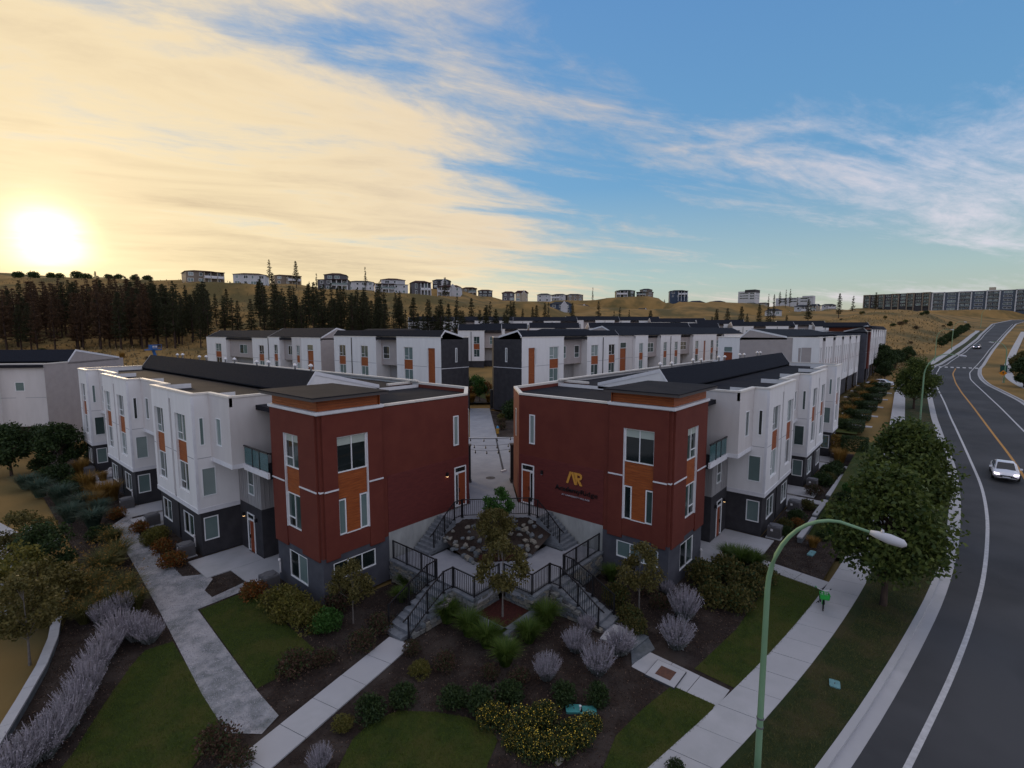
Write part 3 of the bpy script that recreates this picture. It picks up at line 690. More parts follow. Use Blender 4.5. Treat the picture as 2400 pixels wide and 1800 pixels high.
def red_corner(B):
    """dark red three storey corner unit; z measured from its ground"""
    # slate base
    mb = MB()
    panel(mb, 'S', .10, .10, 4.2, 0, 2.62, [(.68, 3.27, 1.24, 2.22)], .10)
    panel(mb, 'F', .10, .10, 5.1, 0, 2.62, [(1.76, 3.74, .63, 2.22)], .10)
    panel(mb, 'E', 5.1, .10, 3.0, 0, 2.62)
    B.part(mb, 'base_wall', M['slate'])
    window(B, 'S', .10, .68, 3.27, 1.24, 2.22, 'three', 'd' if B.fl else 'b', .06)
    window(B, 'F', .10, 1.76, 3.74, .63, 2.22, 'two', 'bd' if B.fl else 'dm', .06)
    # red stucco body
    ZT_ = 10.18
    mb = MB()
    panel(mb, 'S', 0, .28, 1.07, 2.45, ZT_); panel(mb, 'S', 0, 2.92, 3.85, 2.45, ZT_); panel(mb, 'S', 0, 1.07, 2.92, 8.93, ZT_)
    for u in (1.07, 2.92): mb.quad((0, u, 2.45), (0, u, 8.93), (.2, u, 8.93), (.2, u, 2.45))
    mb.quad((0, 1.07, 8.93), (0, 2.92, 8.93), (.2, 2.92, 8.93), (.2, 1.07, 8.93))
    mb.box(0, .2, .28, 1.07, 2.45, 2.46); mb.box(0, .2, 2.92, 3.85, 2.45, 2.46); mb.box(0, .12, .279, .28, 2.45, ZT_); mb.box(0, .2, 3.849, 3.85, 2.45, ZT_)
    panel(mb, 'S', .05, 1.07, 2.92, 2.62, 3.62); mb.box(.05, .2, 1.07, 2.92, 3.61, 3.62)
    panel(mb, 'F', 0, .28, 2.04, 2.45, ZT_); panel(mb, 'F', 0, 3.69, 5.15, 2.45, ZT_); panel(mb, 'F', 0, 2.04, 3.69, 8.9, ZT_)
    for u in (2.04, 3.69): mb.quad((u, 0, 2.45), (u, 0, 8.9), (u, .2, 8.9), (u, .2, 2.45))
    mb.quad((2.04, 0, 8.9), (3.69, 0, 8.9), (3.69, .2, 8.9), (2.04, .2, 8.9))
    mb.box(.28, 2.04, 0, .2, 2.45, 2.46); mb.box(3.69, 5.15, 0, .2, 2.45, 2.46); mb.box(.279, .28, 0, .12, 2.45, ZT_)
    panel(mb, 'F', .05, 2.04, 3.69, 2.62, 3.60); mb.box(2.04, 3.69, .05, .2, 3.59, 3.60)
    panel(mb, 'E', 5.15, 0, 3.2, 2.45, ZT_)
    mb.box(.12, .40, .12, .40, 2.52, ZT_)                       # set back corner column
    mb.box(.115, 5.0, .115, 4.0, 2.52, 2.60)
    # upper plain wall and chamfered end
    panel(mb, 'S', .12, 3.85, 10.7, 6.18, ZT_, [(9.35, 9.80, 7.0, 8.95)], .06)
    mb.quad((.12, 10.7, 2.8), (3.0, 13.6, 2.8), (3.0, 13.6, ZT_), (.12, 10.7, ZT_))
    panel(mb, 'K', 13.6, 3.0, 9.4, 2.8, ZT_)
    panel(mb, 'S', .13, 3.85, 4.2, 2.6, 6.18)
    B.part(mb, 'wall', M['red'])
    # trim lines on the stucco
    mb = MB()
    for u0, u1 in ((.28, 1.07), (2.92, 3.85)): obox(mb, 'S', 0, u0, u1, 6.13, 6.21, 0, .035)
    for u0, u1 in ((.28, 2.04), (3.69, 5.15)): obox(mb, 'F', 0, u0, u1, 6.13, 6.21, 0, .035)
    mb.box(.085, .28, .085, .12, 6.13, 6.21); mb.box(.085, .12, .12, .28, 6.13, 6.21)
    B.part(mb, 'belt_trim', M['trim'])
    mb = MB(); obox(mb, 'S', 0, 2.86, 2.92, 3.62, 8.93, -.15, -.02); obox(mb, 'F', 0, 3.63, 3.69, 3.6, 8.9, -.15, -.02); B.part(mb, 'jamb_trim', M['trim'])
    window(B, 'S', 0, 1.07, 2.86, 7.0, 8.93, 'two', 'dd', .15, blind=.24)
    planks(B, 'S', 0, 1.07, 2.86, 5.60, 7.0, -.15); planks(B, 'S', 0, 1.52, 2.38, 3.66, 5.60, -.15)
    window(B, 'S', 0, 1.07, 1.52, 3.64, 5.56, 'fixed', 'b' if B.fl else 'm', .13)
    window(B, 'S', 0, 2.38, 2.86, 3.64, 5.58, 'fixed', 'b' if B.fl else 'd', .13)
    mb = MB(); obox(mb, 'S', 0, 1.52, 2.38, 3.60, 3.655, -.15, -.06); B.part(mb, 'sill', M['frame'])
    window(B, 'F', 0, 2.04, 3.63, 7.02, 8.9, 'slidef' if 1 else 'slide', 'mmd', .15, blind=.22)
    window(B, 'F', 0, 2.04, 3.63, 3.62, 5.57, 'slidef', 'mdm', .15)
    planks(B, 'F', 0, 2.04, 3.63, 5.57, 7.02, -.15)
    window(B, 'S', .12, 9.35, 9.80, 7.0, 8.95, 'fixed', 'l', .0, fw=.07)
    # slit window on the chamfer
    mb = MB(); n = Vector((-1, 1, 0)).normalized(); t = Vector((1, 1, 0)).normalized(); c0 = Vector((1.56, 12.14, 0))
    for d, w_, m_, nm in ((.03, .20, 'frame', 'window'), (.045, .13, 'glass_l', 'pane')):
        mb = MB(); z0, z1 = (7.0, 8.95) if nm == 'window' else (7.07, 8.88)
        p = [c0+t*s_*w_+n*e for e in (-.02, d) for s_ in (-1, 1)]
        vs = [(q.x, q.y, z) for z in (z0, z1) for q in (p[0], p[1], p[3], p[2])]
        mb.add(vs, ((0, 1, 2, 3), (7, 6, 5, 4), (0, 4, 5, 1), (1, 5, 6, 2), (2, 6, 7, 3), (3, 7, 4, 0)))
        if nm == 'window': w0 = B.part(mb, nm, M[m_])
        else: B.part(mb, nm, M[m_], w0)
    # lap siding, course by course
    mb = MB(); n_ = 22; hh = (6.18-2.82)/n_
    for i in range(n_):
        a, b = 2.82+i*hh, 2.82+(i+1)*hh
        for u0, u1 in (((4.2, 9.38), (10.45, 10.7)) if a < 5.5 else ((4.2, 10.7),)):
            mb.add([op('S', .12, u, z, d) for u in (u0, u1) for z, d in ((a, 0), (a, .022), (b, .004), (b, 0))],
                   ((0, 1, 2, 3), (7, 6, 5, 4), (0, 4, 5, 1), (1, 5, 6, 2), (2, 6, 7, 3)))
    lp = B.part(mb, 'lap_siding', M['lap']); lp['kind'] = 'stuff'
    mb = MB(); obox(mb, 'S', .12, 4.2, 10.7, 2.8, 6.18, -.1, 0); B.part(mb, 'sheathing', M['lap'])
    door(B, 'S', .12, 9.40, 10.43, 2.95, 5.55, leaf=1)
    wall_light(B, 'S', .12, 8.72, 5.25, on=B.fl)
    mb = MB(); mb.box(.10, .5, 4.2, 10.7, 0, 2.82); B.part(mb, 'foundation', M['concrete_w'])
    # cornice, cedar frieze, flat hat roof
    mb = MB()
    mb.box(-.05, 5.2, -.05, 3.90, 10.18, 10.22); mb.box(-.09, 5.2, -.09, 3.95, 10.22, 10.36)
    B.part(mb, 'cornice', M['trim'])
    mb = MB(); mb.box(.12, 5.0, .12, 3.72, 10.36, 10.85); B.part(mb, 'frieze_core', M['joint'])
    planks(B, 'S', .12, .12, 3.70, 10.37, 10.95, .0, 'wood', True, .145, 'wood_frieze'); planks(B, 'F', .12, .12, 5.0, 10.37, 10.95, 0., 'wood', True, .145, 'wood_frieze')
    mb = MB(); mb.box(.0, 5.1, 3.72, 3.76, 10.36, 10.9); B.part(mb, 'frieze_end', M['wood'])
    mb = MB(); mb.box(-.40, 5.45, -.40, 4.05, 10.95, 11.10); B.part(mb, 'fascia', M['soffit'])
    mb = MB(); mb.box(-.43, 5.48, -.43, 4.08, 11.10, 11.15); h_ = B.part(mb, 'tower_roof', M['deckroof'])
    # parapet and main deck
    mb = MB()
    out = [(.12, 3.95), (.12, 10.7), (3.0, 13.6), (9.45, 13.6), (9.45, 11.0)]
    w_ = .26
    inn = [(.12+w_, 3.95), (.12+w_, 10.7-.11), (3.0+.11, 13.6-w_), (9.45-w_, 13.6-w_), (9.45-w_, 11.0)]
    for i in range(4):
        p = [out[i], out[i+1], inn[i+1], inn[i]]
        mb.prism(p, 10.14, 10.30)
    B.part(mb, 'parapet_cap', M['capwhite'])
    mb = MB()
    for i in range(4):
        lp_ = lambda j: (out[j][0]+(inn[j][0]-out[j][0])*.12, out[j][1]+(inn[j][1]-out[j][1])*.12)
        p = [lp_(i), lp_(i+1), inn[i+1], inn[i]]
        mb.prism(p, 9.7, 10.139)
    B.part(mb, 'parapet', M['red'])
    mb = MB(); mb.prism([(.3, .3), (.3, 10.6), (3.08, 13.4), (9.3, 13.4), (9.3, .6), (5.0, .6), (5.0, .3)], 9.6, 9.88); B.part(mb, 'flat_roof', M['deckroof'])
    # link block behind the balcony niche
    mb = MB(); mb.box(5.0, 8.38, 3.0, 13.3, 0, 9.7); B.part(mb, 'link_wall', M['dark'])

def row(B, bays, recs, a_end, lod=0, pal=None, back=15.2, ridge=(5.5, 6.45, 11.45), zr_=(10.25, 11.6, 10.3), gable='white', end_wall='white2', doors=True, side=True):
    """terrace of flat roofed bays with a gable behind"""
    P = dict(bay='white', rec='white2', base='dark', wood='wood'); P.update(pal or {})
    ZP_ = 10.44
    wl_, bs, bd, cap, par, jn = MB(), MB(), MB(), MB(), MB(), MB()
    rw = MB(); rib = MB(); und = MB()
    for (a0, a1, strips_, groove) in bays:
        holes = [(a0+s0, a0+s1, 3.9, 9.05) for s0, s1 in strips_]
        if groove: holes.append((a0+groove-.2, a0+groove+.2, 2.87, ZP_))
        panel(wl_, 'F', 0, a0, a1, 2.87, ZP_, holes, .17)
        if groove: obox(wl_, 'F', 0, a0+groove-.2, a0+groove+.2, 2.87, ZP_, -.25, -.18)
        sh_ = [(.33, .63, 7.21, 9.0), (.31, 1.15, 3.9, 5.75)] if side else []
        panel(wl_, 'S', a0, 0, 2.6, 2.87, ZP_, [(*h, .05) for h in sh_]); panel(wl_, 'E', a1, 0, 2.6, 2.87, ZP_)
        wl_.quad((a0, 0, 2.87), (a1, 0, 2.87), (a1, 2.6, 2.87), (a0, 2.6, 2.87))
        gh = [(a0+s0+.1, a0+s1, .82, 2.35) for s0, s1 in strips_]
        panel(bs, 'F', .15, a0+.12, a1-.12, 0, 2.87, [(*h, .06) for h in gh])
        panel(bs, 'S', a0+.12, .15, 2.6, 0, 2.87, [(.30, 1.16, .97, 2.5, .05)] if side else []); panel(bs, 'E', a1-.12, .15, 2.6, 0, 2.87)
        for s0, s1 in strips_:
            strip(B, 'F', 0, a0+s0, a0+s1, 3.9, 9.05, .17, lod, P['wood'])
            window(B, 'F', .15, a0+s0+.1, a0+s1, .82, 2.35, 'two', rnd_sh(), .04, lod)
        if side:
            window(B, 'S', a0, .33, .63, 7.21, 9.0, 'fixed', rnd_sh()[0], .02, lod); window(B, 'S', a0, .31, 1.15, 3.9, 5.75, 'fixed', rnd_sh()[0], .02, lod)
            window(B, 'S', a0+.12, .30, 1.16, .97, 2.5, 'fixed', 'b', .02, lod)
        # skirting band, corner boards, storey joint
        for z0, z1, d in ((2.86, 3.13, .025), (3.13, 3.16, .04)):
            obox(bd, 'F', 0, a0-.02, a1+.02, z0, z1, 0, d); obox(bd, 'S', a0, -.02, 2.5, z0, z1, 0, d)
        obox(bd, 'S', a0, 0, .14, 3.16, ZP_-.16, 0, .015); obox(bd, 'F', 0, a0-.015, a0+.12, 3.16, ZP_-.16, 0, .015)
        obox(jn, 'S', a0, .15, 2.5, 6.38, 6.42, 0, .008)
        us = [a0]+[v for s in strips_ for v in (a0+s[0], a0+s[1])]+[a1]
        if groove: us = sorted(us+[a0+groove-.2, a0+groove+.2])
        for i in range(0, len(us)-1, 2): obox(jn, 'F', 0, us[i], us[i+1], 6.38, 6.42, 0, .008)
        if groove:
            pp = MB(); pp.box(a0+groove-.05, a0+groove+.05, .1, .2, .2, ZP_-.1); B.part(pp, 'downpipe', M['metal_b'])
        cap.box(a0-.05, a1+.05, -.05, .24, ZP_, ZP_+.12); cap.box(a0-.05, a0+.22, .24, 1.2, ZP_, ZP_+.12); cap.box(a1-.22, a1+.05, .24, 1.2, ZP_, ZP_+.12)
        par.box(a0+.02, a1-.02, .02, .20, 9.9, ZP_); par.box(a0+.02, a0+.2, .2, 1.2, 9.9, ZP_); par.box(a1-.2, a1-.02, .2, 1.2, 9.9, ZP_)
    for i, (a0, a1) in enumerate(recs):
        first = (i == 0 and a0 == 0)
        ws = [(a0+1.4, a0+2.2)] if a1-a0 < 4 else [(a0+1.0, a0+1.8), (a1-1.8, a1-1.0)]
        panel(rw, 'F', .96, a0, a1, 6.15, ZP_, [(*w_, 7.3, 9.05, .06) for w_ in ws])
        if first: panel(rw, 'S', 0, .96, 5.5, 6.15, ZP_)
        for w_ in ws: window(B, 'F', .96, *w_, 7.3, 9.05, 'fixed' if lod == 0 else 'grid', rnd_sh()[0], .03, lod)
        und.box(a0, a1, .96, 3.4, 6.12, 6.15)
        obox(bd, 'F', .96, a0, a1, 6.13, 6.40, 0, .02)
        if first: obox(bd, 'S', 0, .94, 2.6, 6.13, 6.40, 0, .02)
        rwn = [(a0+.9, a0+1.8, 3.9, 5.7)] if a1-a0 < 4 else [(a0+.8, a0+1.7, 3.9, 5.7), (a1-1.7, a1-.8, 3.9, 5.7)]
        panel(rib, 'F', 2.5, a0, a1, 3.2, 6.13, [(*h, .05) for h in rwn])
        for h in rwn: window(B, 'F', 2.5, *h, 'hung', rnd_sh(), .03, lod)
        u = a0+.15
        while u < a1-.1:                                        # battens
            if not any(h[0]-.05 < u < h[1]+.05 for h in rwn): rib.box(u-.02, u+.02, 2.475, 2.5, 3.2, 6.13)
            u += .3
        panel(bs, 'F', 2.5, a0, a1, 0, 3.2)
        if first:
            panel(rib, 'S', 0, 2.5, 4.4, 3.2, 6.13); panel(bs, 'S', 0, 2.5, 4.4, 0, 3.2)
            for u in np.arange(2.7, 4.4, .3): rib.box(-.025, 0, u-.02, u+.02, 3.2, 6.13)
        if doors and lod == 0:
            dd = [a0+1.1] if a1-a0 < 4 else [a0+2.0, a1-3.0]
            for j, q in enumerate(dd):
                door(B, 'F', 2.5, q, q+1.03, .04, 2.6, leaf=-1)
                wall_light(B, 'F', 2.5, q-.35, 2.35, False); wall_light(B, 'F', 2.5, q+1.5, 2.35, first)
        cap.box(a0-.02, a1+.02, .91, 1.2, ZP_, ZP_+.12); par.box(a0, a1, .98, 1.16, 9.9, ZP_)
        if first: cap.box(-.05, .24, 1.2, 5.0, ZP_, ZP_+.12); par.box(.02, .2, 1.16, 5.0, 9.9, ZP_)
    # far end wall
    panel(wl_, 'E', a_end, 2.6, back, 0, ZP_)
    cap.box(a_end-.22, a_end+.05, 1.2, ridge[0], ZP_, ZP_+.12); par.box(a_end-.2, a_end-.02, 1.2, ridge[0], 9.9, ZP_)
    s0 = 0
    panel(wl_, 'S', s0, max(5.5, 4.4), back, 0, ZP_-.3)
    panel(wl_, 'K', back, s0, a_end, 0, ZP_)
    cap.box(s0, a_end, back-.25, back+.04, ZP_-.1, ZP_+.02)
    B.part(wl_, 'wall', M[P['bay']]); B.part(bs, 'base_wall', M[P['base']]); B.part(bd, 'trim_band', M['trim'])
    B.part(jn, 'storey_joint', M['seam'])
    B.part(cap, 'parapet_cap', M['capwhite']); B.part(par, 'parapet', M[P['bay']]); B.part(rw, 'overhang_wall', M[P['rec']])
    B.part(und, 'overhang_soffit', M['trim']); B.part(rib, 'batten_wall', M['ribbed'])
    mb = MB()
    for a0, a1, *_ in bays: mb.box(a0+.2, a1-.2, .2, 1.2, 9.8, 10.1)
    mb.box(s0+.1, a_end-.1, 1.16, back-.2, 9.8, 10.1); B.part(mb, 'flat_roof', M['deckroof'])
    gable_roof(B, s0, a_end, *ridge, *zr_, gm=gable, lod=lod)
def gable_roof(B, a0, a1, b0, br, b1, z0, zt, z1, gm='white', gm2=None, lod=0, vents=True, ov=.0):
    t = .10
    mb = MB()
    for p, q in (((b0, z0), (br, zt)), ((br, zt), (b1, z1))):
        v = [(a, *p, ) for a in (a0-ov, a1+ov)]
        vs = [(a, b, z+dz) for dz in (0, t) for a in (a0-ov, a1+ov) for b, z in (p, q)]
        mb.add(vs, ((0, 2, 3, 1), (4, 5, 7, 6), (0, 1, 5, 4), (2, 6, 7, 3), (0, 4, 6, 2), (1, 3, 7, 5)))
    r = B.part(mb, 'gable_roof', M['roof'])
    mb = MB()
    for a, s in ((a0, 1), (a1, -1)):
        mb.add([(a, b0, z0-.35), (a, br, zt), (a, b1, z1-.35), (a, b0, z0), (a, b1, z1)], ((0, 2, 4, 1, 3),))
    B.part(mb, 'gable_wall', M[gm])
    tr = MB()
    for a in (a0-.04, a1-.0):
        for p, q in (((b0, z0), (br, zt)), ((br, zt), (b1, z1))):
            vs = [(a+da, b, z+dz) for da in (0, .05) for b, z in (p, q) for dz in (-.14, t+.012)]
            tr.add(vs, ((0, 1, 3, 2), (4, 6, 7, 5), (0, 4, 5, 1), (2, 3, 7, 6), (0, 2, 6, 4), (1, 5, 7, 3)))
    B.part(tr, 'rake_trim', M['trim'])
    if vents and lod < 2:
        k = 0
        for a in np.arange(a0+3.0, a1-2, 3.4):
            b = br+1.3+(k % 2)*.5; zz = zt+(z1-zt)*(b-br)/(b1-br); k += 1
            v = MB(); v.lathe([(.07, -.1), (.07, .42), (.16, .44), (.17, .52), (.10, .60), (.03, .66)], 8, (a, b, zz+t)); B.part(v, 'roof_vent', M['plastic_w'], r, True)
    return r

# ------------------------------------------------------------------ the two front buildings
GZ = -.4
ROWP = dict(bays=[(3.25, 11.45, [(1.35, 3.35), (5.78, 7.70)], 4.2), (18.0, 26.2, [(1.35, 3.35), (5.78, 7.70)], 4.2), (32.7, 36.5, [(1.1, 2.9)], None)],
            recs=[(0, 3.25), (11.45, 18.0), (26.2, 32.7)], a_end=36.5)
def front_pair():
    for L in (True, False):
        rz = -pi/2 if L else 0
        B = B_('corner_townhouse', 'dark red corner townhouse left of the plaza, flat roof and cedar panels, no sign' if L else 'dark red corner townhouse right of the plaza with the gold sign on its side wall', 'townhouse',
               (12.57, 23.37, GZ) if L else (25.56, 10.38, GZ), rz, L, 'dark red corner townhouses')
        red_corner(B); side_ = 'left' if L else 'right'
        B2 = B_('townhouse_row', 'white townhouse row with dark sloping roof behind the left red corner house' if L else 'white townhouse row beside the road behind the right red corner house', 'townhouse row',
                (10.69, 31.75, GZ) if L else (33.94, 8.50, GZ), rz, L, 'townhouse rows of the estate')
        row(B2, **ROWP)
        # balcony between tower and row (a from -3.25 to 0)
        sl_ = MB(); sl_.box(-3.27, -.02, 1.73, 5.0, 5.98, 6.10); bal = B2.part(sl_, 'balcony', M['deckroof'])
        f = MB(); f.box(-3.27, 0, 1.60, 1.72, 6.02, 6.36); B2.part(f, 'fascia_board', M['trim'], bal)
        for a, b in ((-3.2, -2.15), (-2.1, -1.2), (-1.15, -.1)):
            g = MB(); g.box(a, b, 1.655, 1.675, 6.42, 7.42); B2.part(g, 'glass_panel', M['tealglass'], bal)
        p = MB()
        for a in (-2.125, -1.175): p.box(a-.03, a+.03, 1.63, 1.70, 6.36, 7.50)
        p.box(-3.25, -.02, 1.62, 1.71, 7.46, 7.53); B2.part(p, 'rail', M['metal_b'], bal)
        nb = MB(); panel(nb, 'F', 4.4, -3.27, 0, 0, 6.0); B2.part(nb, 'niche_wall', M['dark'])
front_pair()
# ------------------------------------------------------------------ gardens: ground sheets, plaza, landing, stairs, stone walls, railings
def sheet(name, pts, z, m, kind='structure', parent=None, thick=0):
    mb = MB()
    if thick: mb.prism([p[:2] for p in pts], z-thick, z)
    else: mb.add([(p[0], p[1], z) for p in pts], [tuple(range(len(pts)))])
    me = mb.mesh(name, m); bm = bmesh.new(); bm.from_mesh(me)
    if not thick:
        bm.normal_update()
        if bm.faces[:][0].normal.z < 0: bmesh.ops.reverse_faces(bm, faces=bm.faces)
        bmesh.ops.triangulate(bm, faces=bm.faces)
    bm.to_mesh(me); bm.free()
    o = link(name, me, parent)
    return tag(o, kind=kind) if kind else o
ovp = lambda L_, z=-.4: [at(*p, z) for p in L_]
sheet('planting_bed', [(-6, 12), (-3, 18), (.2, 22.5), (2.6, 28.5), (4.2, 34), (5.6, 41), (6.2, 62), (11, 90), (11, 68.3), (10.9, 32), (13.2, 31.7), (12.8, 23.5), (16.75, 23), (16.75, 14.4), (25.6, 14.4), (25.7, 10.5),
      (33.9, 10.6), (34.1, 8.6), (70, 8.6), (70, 6.2), (46, 6.2), (38, 4.0), (26.7, 4.42), (20.3, 5.3), (14.6, 6.35), (5, 8.4), (-2, 10)], -.415, M['mulch'])
LAWN_A = [(6.62, 26.3), (6.35, 22), (6.15, 19.3), (5.0, 18.1), (3.2, 16.6), (-1, 16.8), (.6, 19.6), (2.3, 21.6), (3.7, 23.9), (4.9, 25.7), (5.6, 26.5)]
LAWN_B = [(8.4, 28.3), (11.0, 28.45), (10.75, 24.5), (10.6, 20.7), (8.5, 20.1), (7.8, 20.1)]
cx, cy = at(880, 1610)
LAWN_C = ovp([(1075, 1600), (1060, 1572), (1010, 1550), (940, 1538), (860, 1535), (800, 1560), (760, 1600), (730, 1660), (740, 1740), (1000, 1740), (1050, 1660)])
LAWN_D = ovp([(1452, 1481), (1545, 1523)])+[(17.9, 5.68), (14.6, 6.32), (11.0, 7.05)]+ovp([(1290, 1690), (1330, 1590), (1390, 1530)])
LAWN_E = ovp([(1500, 1445), (1588, 1487)])+[(23, 4.86), (28, 4.26), (31.6, 3.96)]+ovp([(1672, 1222), (1640, 1290), (1590, 1360)])
LAWN_F = [(33.3, 9.6), (33.3, 3.95), (36, 3.8), (37.2, 6.4), (37.0, 8.6), (34, 9.6)]
for L_ in (LAWN_A, LAWN_B, LAWN_C, LAWN_D, LAWN_E): sheet('lawn', L_, -.395, M['lawn'])
sheet('gravel_path', [(9.9, 48), (9.2, 42.5), (9.05, 33.1), (10.0, 32.4), (10.1, 31.4), (9.3, 30.3), (9.3, 29.2), (11.3, 29.6), (12.0, 29.9), (12.0, 28.7), (8.35, 28.45), (7.75, 20.05), (7.7, 18.0), (6.9, 17.6), (6.1, 18.6), (6.25, 21.5), (6.7, 26.3), (7.0, 29.5), (7.5, 35.5), (8.3, 46)], -.39, M['gravel'])
sheet('driveway', [(-30, 58), (1.5, 62), (4.4, 46), (3.6, 42), (2.6, 38.5), (1.3, 33), (.6, 28.6), (-1.5, 24.5), (-30, 20)], -.47, M['concrete'])
# concrete walks, slab by slab
def walk(label, pts, w, z, step_, name='front_walk'):
    """straight walk from pts[0] to pts[1], slabs with joints"""
    (x0, y0), (x1, y1) = pts; L_ = hypot(x1-x0, y1-y0); d = ((x1-x0)/L_, (y1-y0)/L_); n = (-d[1]*w/2, d[0]*w/2)
    e = empty_struct(name); k = int(L_/step_)+1; s_ = L_/k
    for i in range(k):
        a, b = i*s_+.012, (i+1)*s_-.012
        P = [(x0+d[0]*t+n[0]*q, y0+d[1]*t+n[1]*q) for t, q in ((a, 1), (b, 1), (b, -1), (a, -1))]
        MB().prism(P, z-.14, z+random.uniform(-.004, .004)).obj('concrete_slab', M['concrete'], e)
    MB().prism([(x0+d[0]*t+n[0]*q*.98, y0+d[1]*t+n[1]*q*.98) for t, q in ((0, 1), (L_, 1), (L_, -1), (0, -1))], z-.15, z-.03).obj('joint_bed', M['joint'], e)
    return e
walk('', ((13.5, 18.2), (-4, 14.15)), 1.34, -.36, 1.62)
walk('', ((20.37, 11.3), (20.55, 9.85)), 1.45, -.36, 1.5)
walk('', ((19.55, 9.15), (19.35, 5.5)), 1.45, -.40, 1.8)
walk('', ((33.2, 9.6), (32.2, 3.95)), 1.2, -.36, 1.5)
# patios
def patio(pts, z=-.36):
    e = empty_struct('patio'); MB().prism(pts, z-.2, z).obj('patio_slab', M['concrete'], e); return e
for f_ in (lambda a, b: (a, b), lambda a, b: mir(a, b)):
    patio([f_(*p) for p in ((9.9, 31.72), (13.17, 31.72), (13.17, 34.9), (10.75, 34.9), (9.9, 34.9))])
    patio([f_(*p) for p in ((11.2, 28.6), (15.0, 28.6), (15.0, 31.70), (11.2, 31.70))], -.365)
    for y0 in (43.3, 57.95):
        patio([f_(*p) for p in ((9.5, y0+.05), (13.1, y0+.05), (13.1, y0+3.1), (9.5, y0+3.1))])
        patio([f_(*p) for p in ((9.5, y0+3.6), (13.1, y0+3.6), (13.1, y0+6.4), (9.5, y0+6.4))])
for x in (47.5, 62): sheet('yard_walk', [(x, 7.9), (x+1.1, 7.9), (x+1.1, 6.2), (x, 6.2)], -.37, M['concrete'], thick=.1)
# plaza level 2.4
PZ = 2.4
pts = [(20.62, 23.36), (20.62, 22.0), (21.3, 22.0), (24.2, 19.1), (24.2, 18.42), (25.55, 18.42), (25.55, 21.08), (28.56, 24.0), (41.2, 36.8), (39.9, 35.9), (54.2, 50.2), (52.3, 52.3), (38.0, 38.0), (40, 40)]
sheet('plaza', [(20.62, 23.36), (20.62, 22.0), (21.3, 22.0), (24.2, 19.1), (24.2, 18.42), (25.55, 18.42), (25.55, 21.08), (28.56, 24.1), (28.56, 24.3), (41.4, 34.2), (37.3, 38.3), (26.3, 27.2), (26.2, 26.4), (23.25, 23.36)], PZ, M['paving'], thick=.25)
sheet('courtyard', [(26.5, 24.6), (29.5, 22), (110, 22), (110, 40), (45, 40), (42.2, 34.0), (37.0, 39.0), (42, 47), (42, 110), (23, 110), (23.5, 27.5)], PZ-.015, M['asphalt'])
e = empty_struct('plaza_walk')
dg = Vector((1, 1)).normalized()
for i in range(12):
    t0, t1 = 54.0+i*1.75, 54.0+(i+1)*1.75-.025      # distance along the diagonal
    P = []
    for t, q in ((t0, -.1), (t1, -.1), (t1, 4.1), (t0, 4.1)):
        m_ = t*dg; P.append((m_.x+q/2, m_.y-q/2))
    MB().prism(P, PZ-.1, PZ+.02).obj('paving_slab', M['paving'], e)
mb = MB(); mb.prism([(37.5, 38.3), (37.75, 38.5), (41.5, 34.4), (41.25, 34.2)], PZ-.05, PZ+.10); tag(mb.obj('kerb', M['concrete']), kind='structure')
mb = MB(); mb.prism([(30.6, 26.9), (30.75, 26.8), (40.1, 36.1), (40.0, 36.2)], PZ, PZ+.006); tag(mb.obj('drain_channel', M['joint']), kind='structure')
sheet('planting_bed', [(40.1, 35.8), (41.4, 34.4), (46, 38.5), (53.6, 43.6), (53.6, 49.6)], PZ+.01, M['mulch'])
sheet('planting_bed', [(54, 58), (60, 52), (70, 56), (62, 66)], 2.62, M['mulch'])
sheet('lawn', [(58, 50), (70, 52), (82, 66), (70, 70), (62, 60)], 2.66, M['lawn'])
# landing level .86
LZ = .86
LAND = [(16.95, 23.32), (18.55, 23.32), (18.55, 21.83), (19.72, 21.83), (19.72, 19.2), (21.39, 17.53), (24.02, 17.53), (24.02, 16.36), (25.5, 16.36), (25.5, 14.76), (21.7, 14.76), (20.35, 14.76), (18.72, 14.76), (18.72, 16.53), (16.95, 16.53), (16.95, 18.16), (16.95, 19.51)]
sheet('landing', LAND, LZ, M['paving'], thick=.3)
def stairs(label, x0, x1, y0, y1, z0, z1, n, mirror, m='step'):
    """steps rise from x0 (z0) to x1 (z1)"""
    t = thing('stairs', label, 'stairs', (0, 0, 0), 0, 'stone stairs of the plaza')
    for i in range(n):
        a = x0+(x1-x0)*i/n; za, zb = z0+(z1-z0)*i/n, z0+(z1-z0)*(i+1)/n
        mb = MB(); e1, e2 = random.uniform(0, .05), random.uniform(0, .05)
        m1, m2 = random.uniform(.3, .7), random.uniform(.02, .05)
        P = [(a-.03-e1*.5, y0-e2), (a-.03-m2, y0+(y1-y0)*m1), (a-.03-e2*.5, y1+e1), (x1+.02, y1+e1), (x1+.02, y0-e2)]
        if mirror: P = [mir(*p) for p in P]
        mb.prism(P, za-.03, zb)
        mb.obj('step', M[m], t)
    return t
stairs('lower left stone stairs from the garden walk up to the landing', 13.5, 16.75, 18.16, 19.50, -.4, LZ, 8, False)
stairs('lower right stone stairs beside the lavender coloured sage up to the landing', 13.5, 16.75, 18.16, 19.50, -.4, LZ, 8, True)
stairs('upper left stone stairs along the concrete wall under the left door', 18.5, 20.62, 22.02, 23.34, LZ, PZ, 9, False)
stairs('upper right stone stairs along the concrete wall below the gold sign', 18.5, 20.62, 22.02, 23.34, LZ, PZ, 9, True)
mb = MB(); mb.prism([(19.7, 10.0), (21.2, 9.85), (21.15, 9.45), (19.65, 9.6)], -.5, -.30); st1 = thing('stairs', 'two low dark stone steps in the right garden walk', 'steps'); mb.obj('step', M['stone3'], st1)
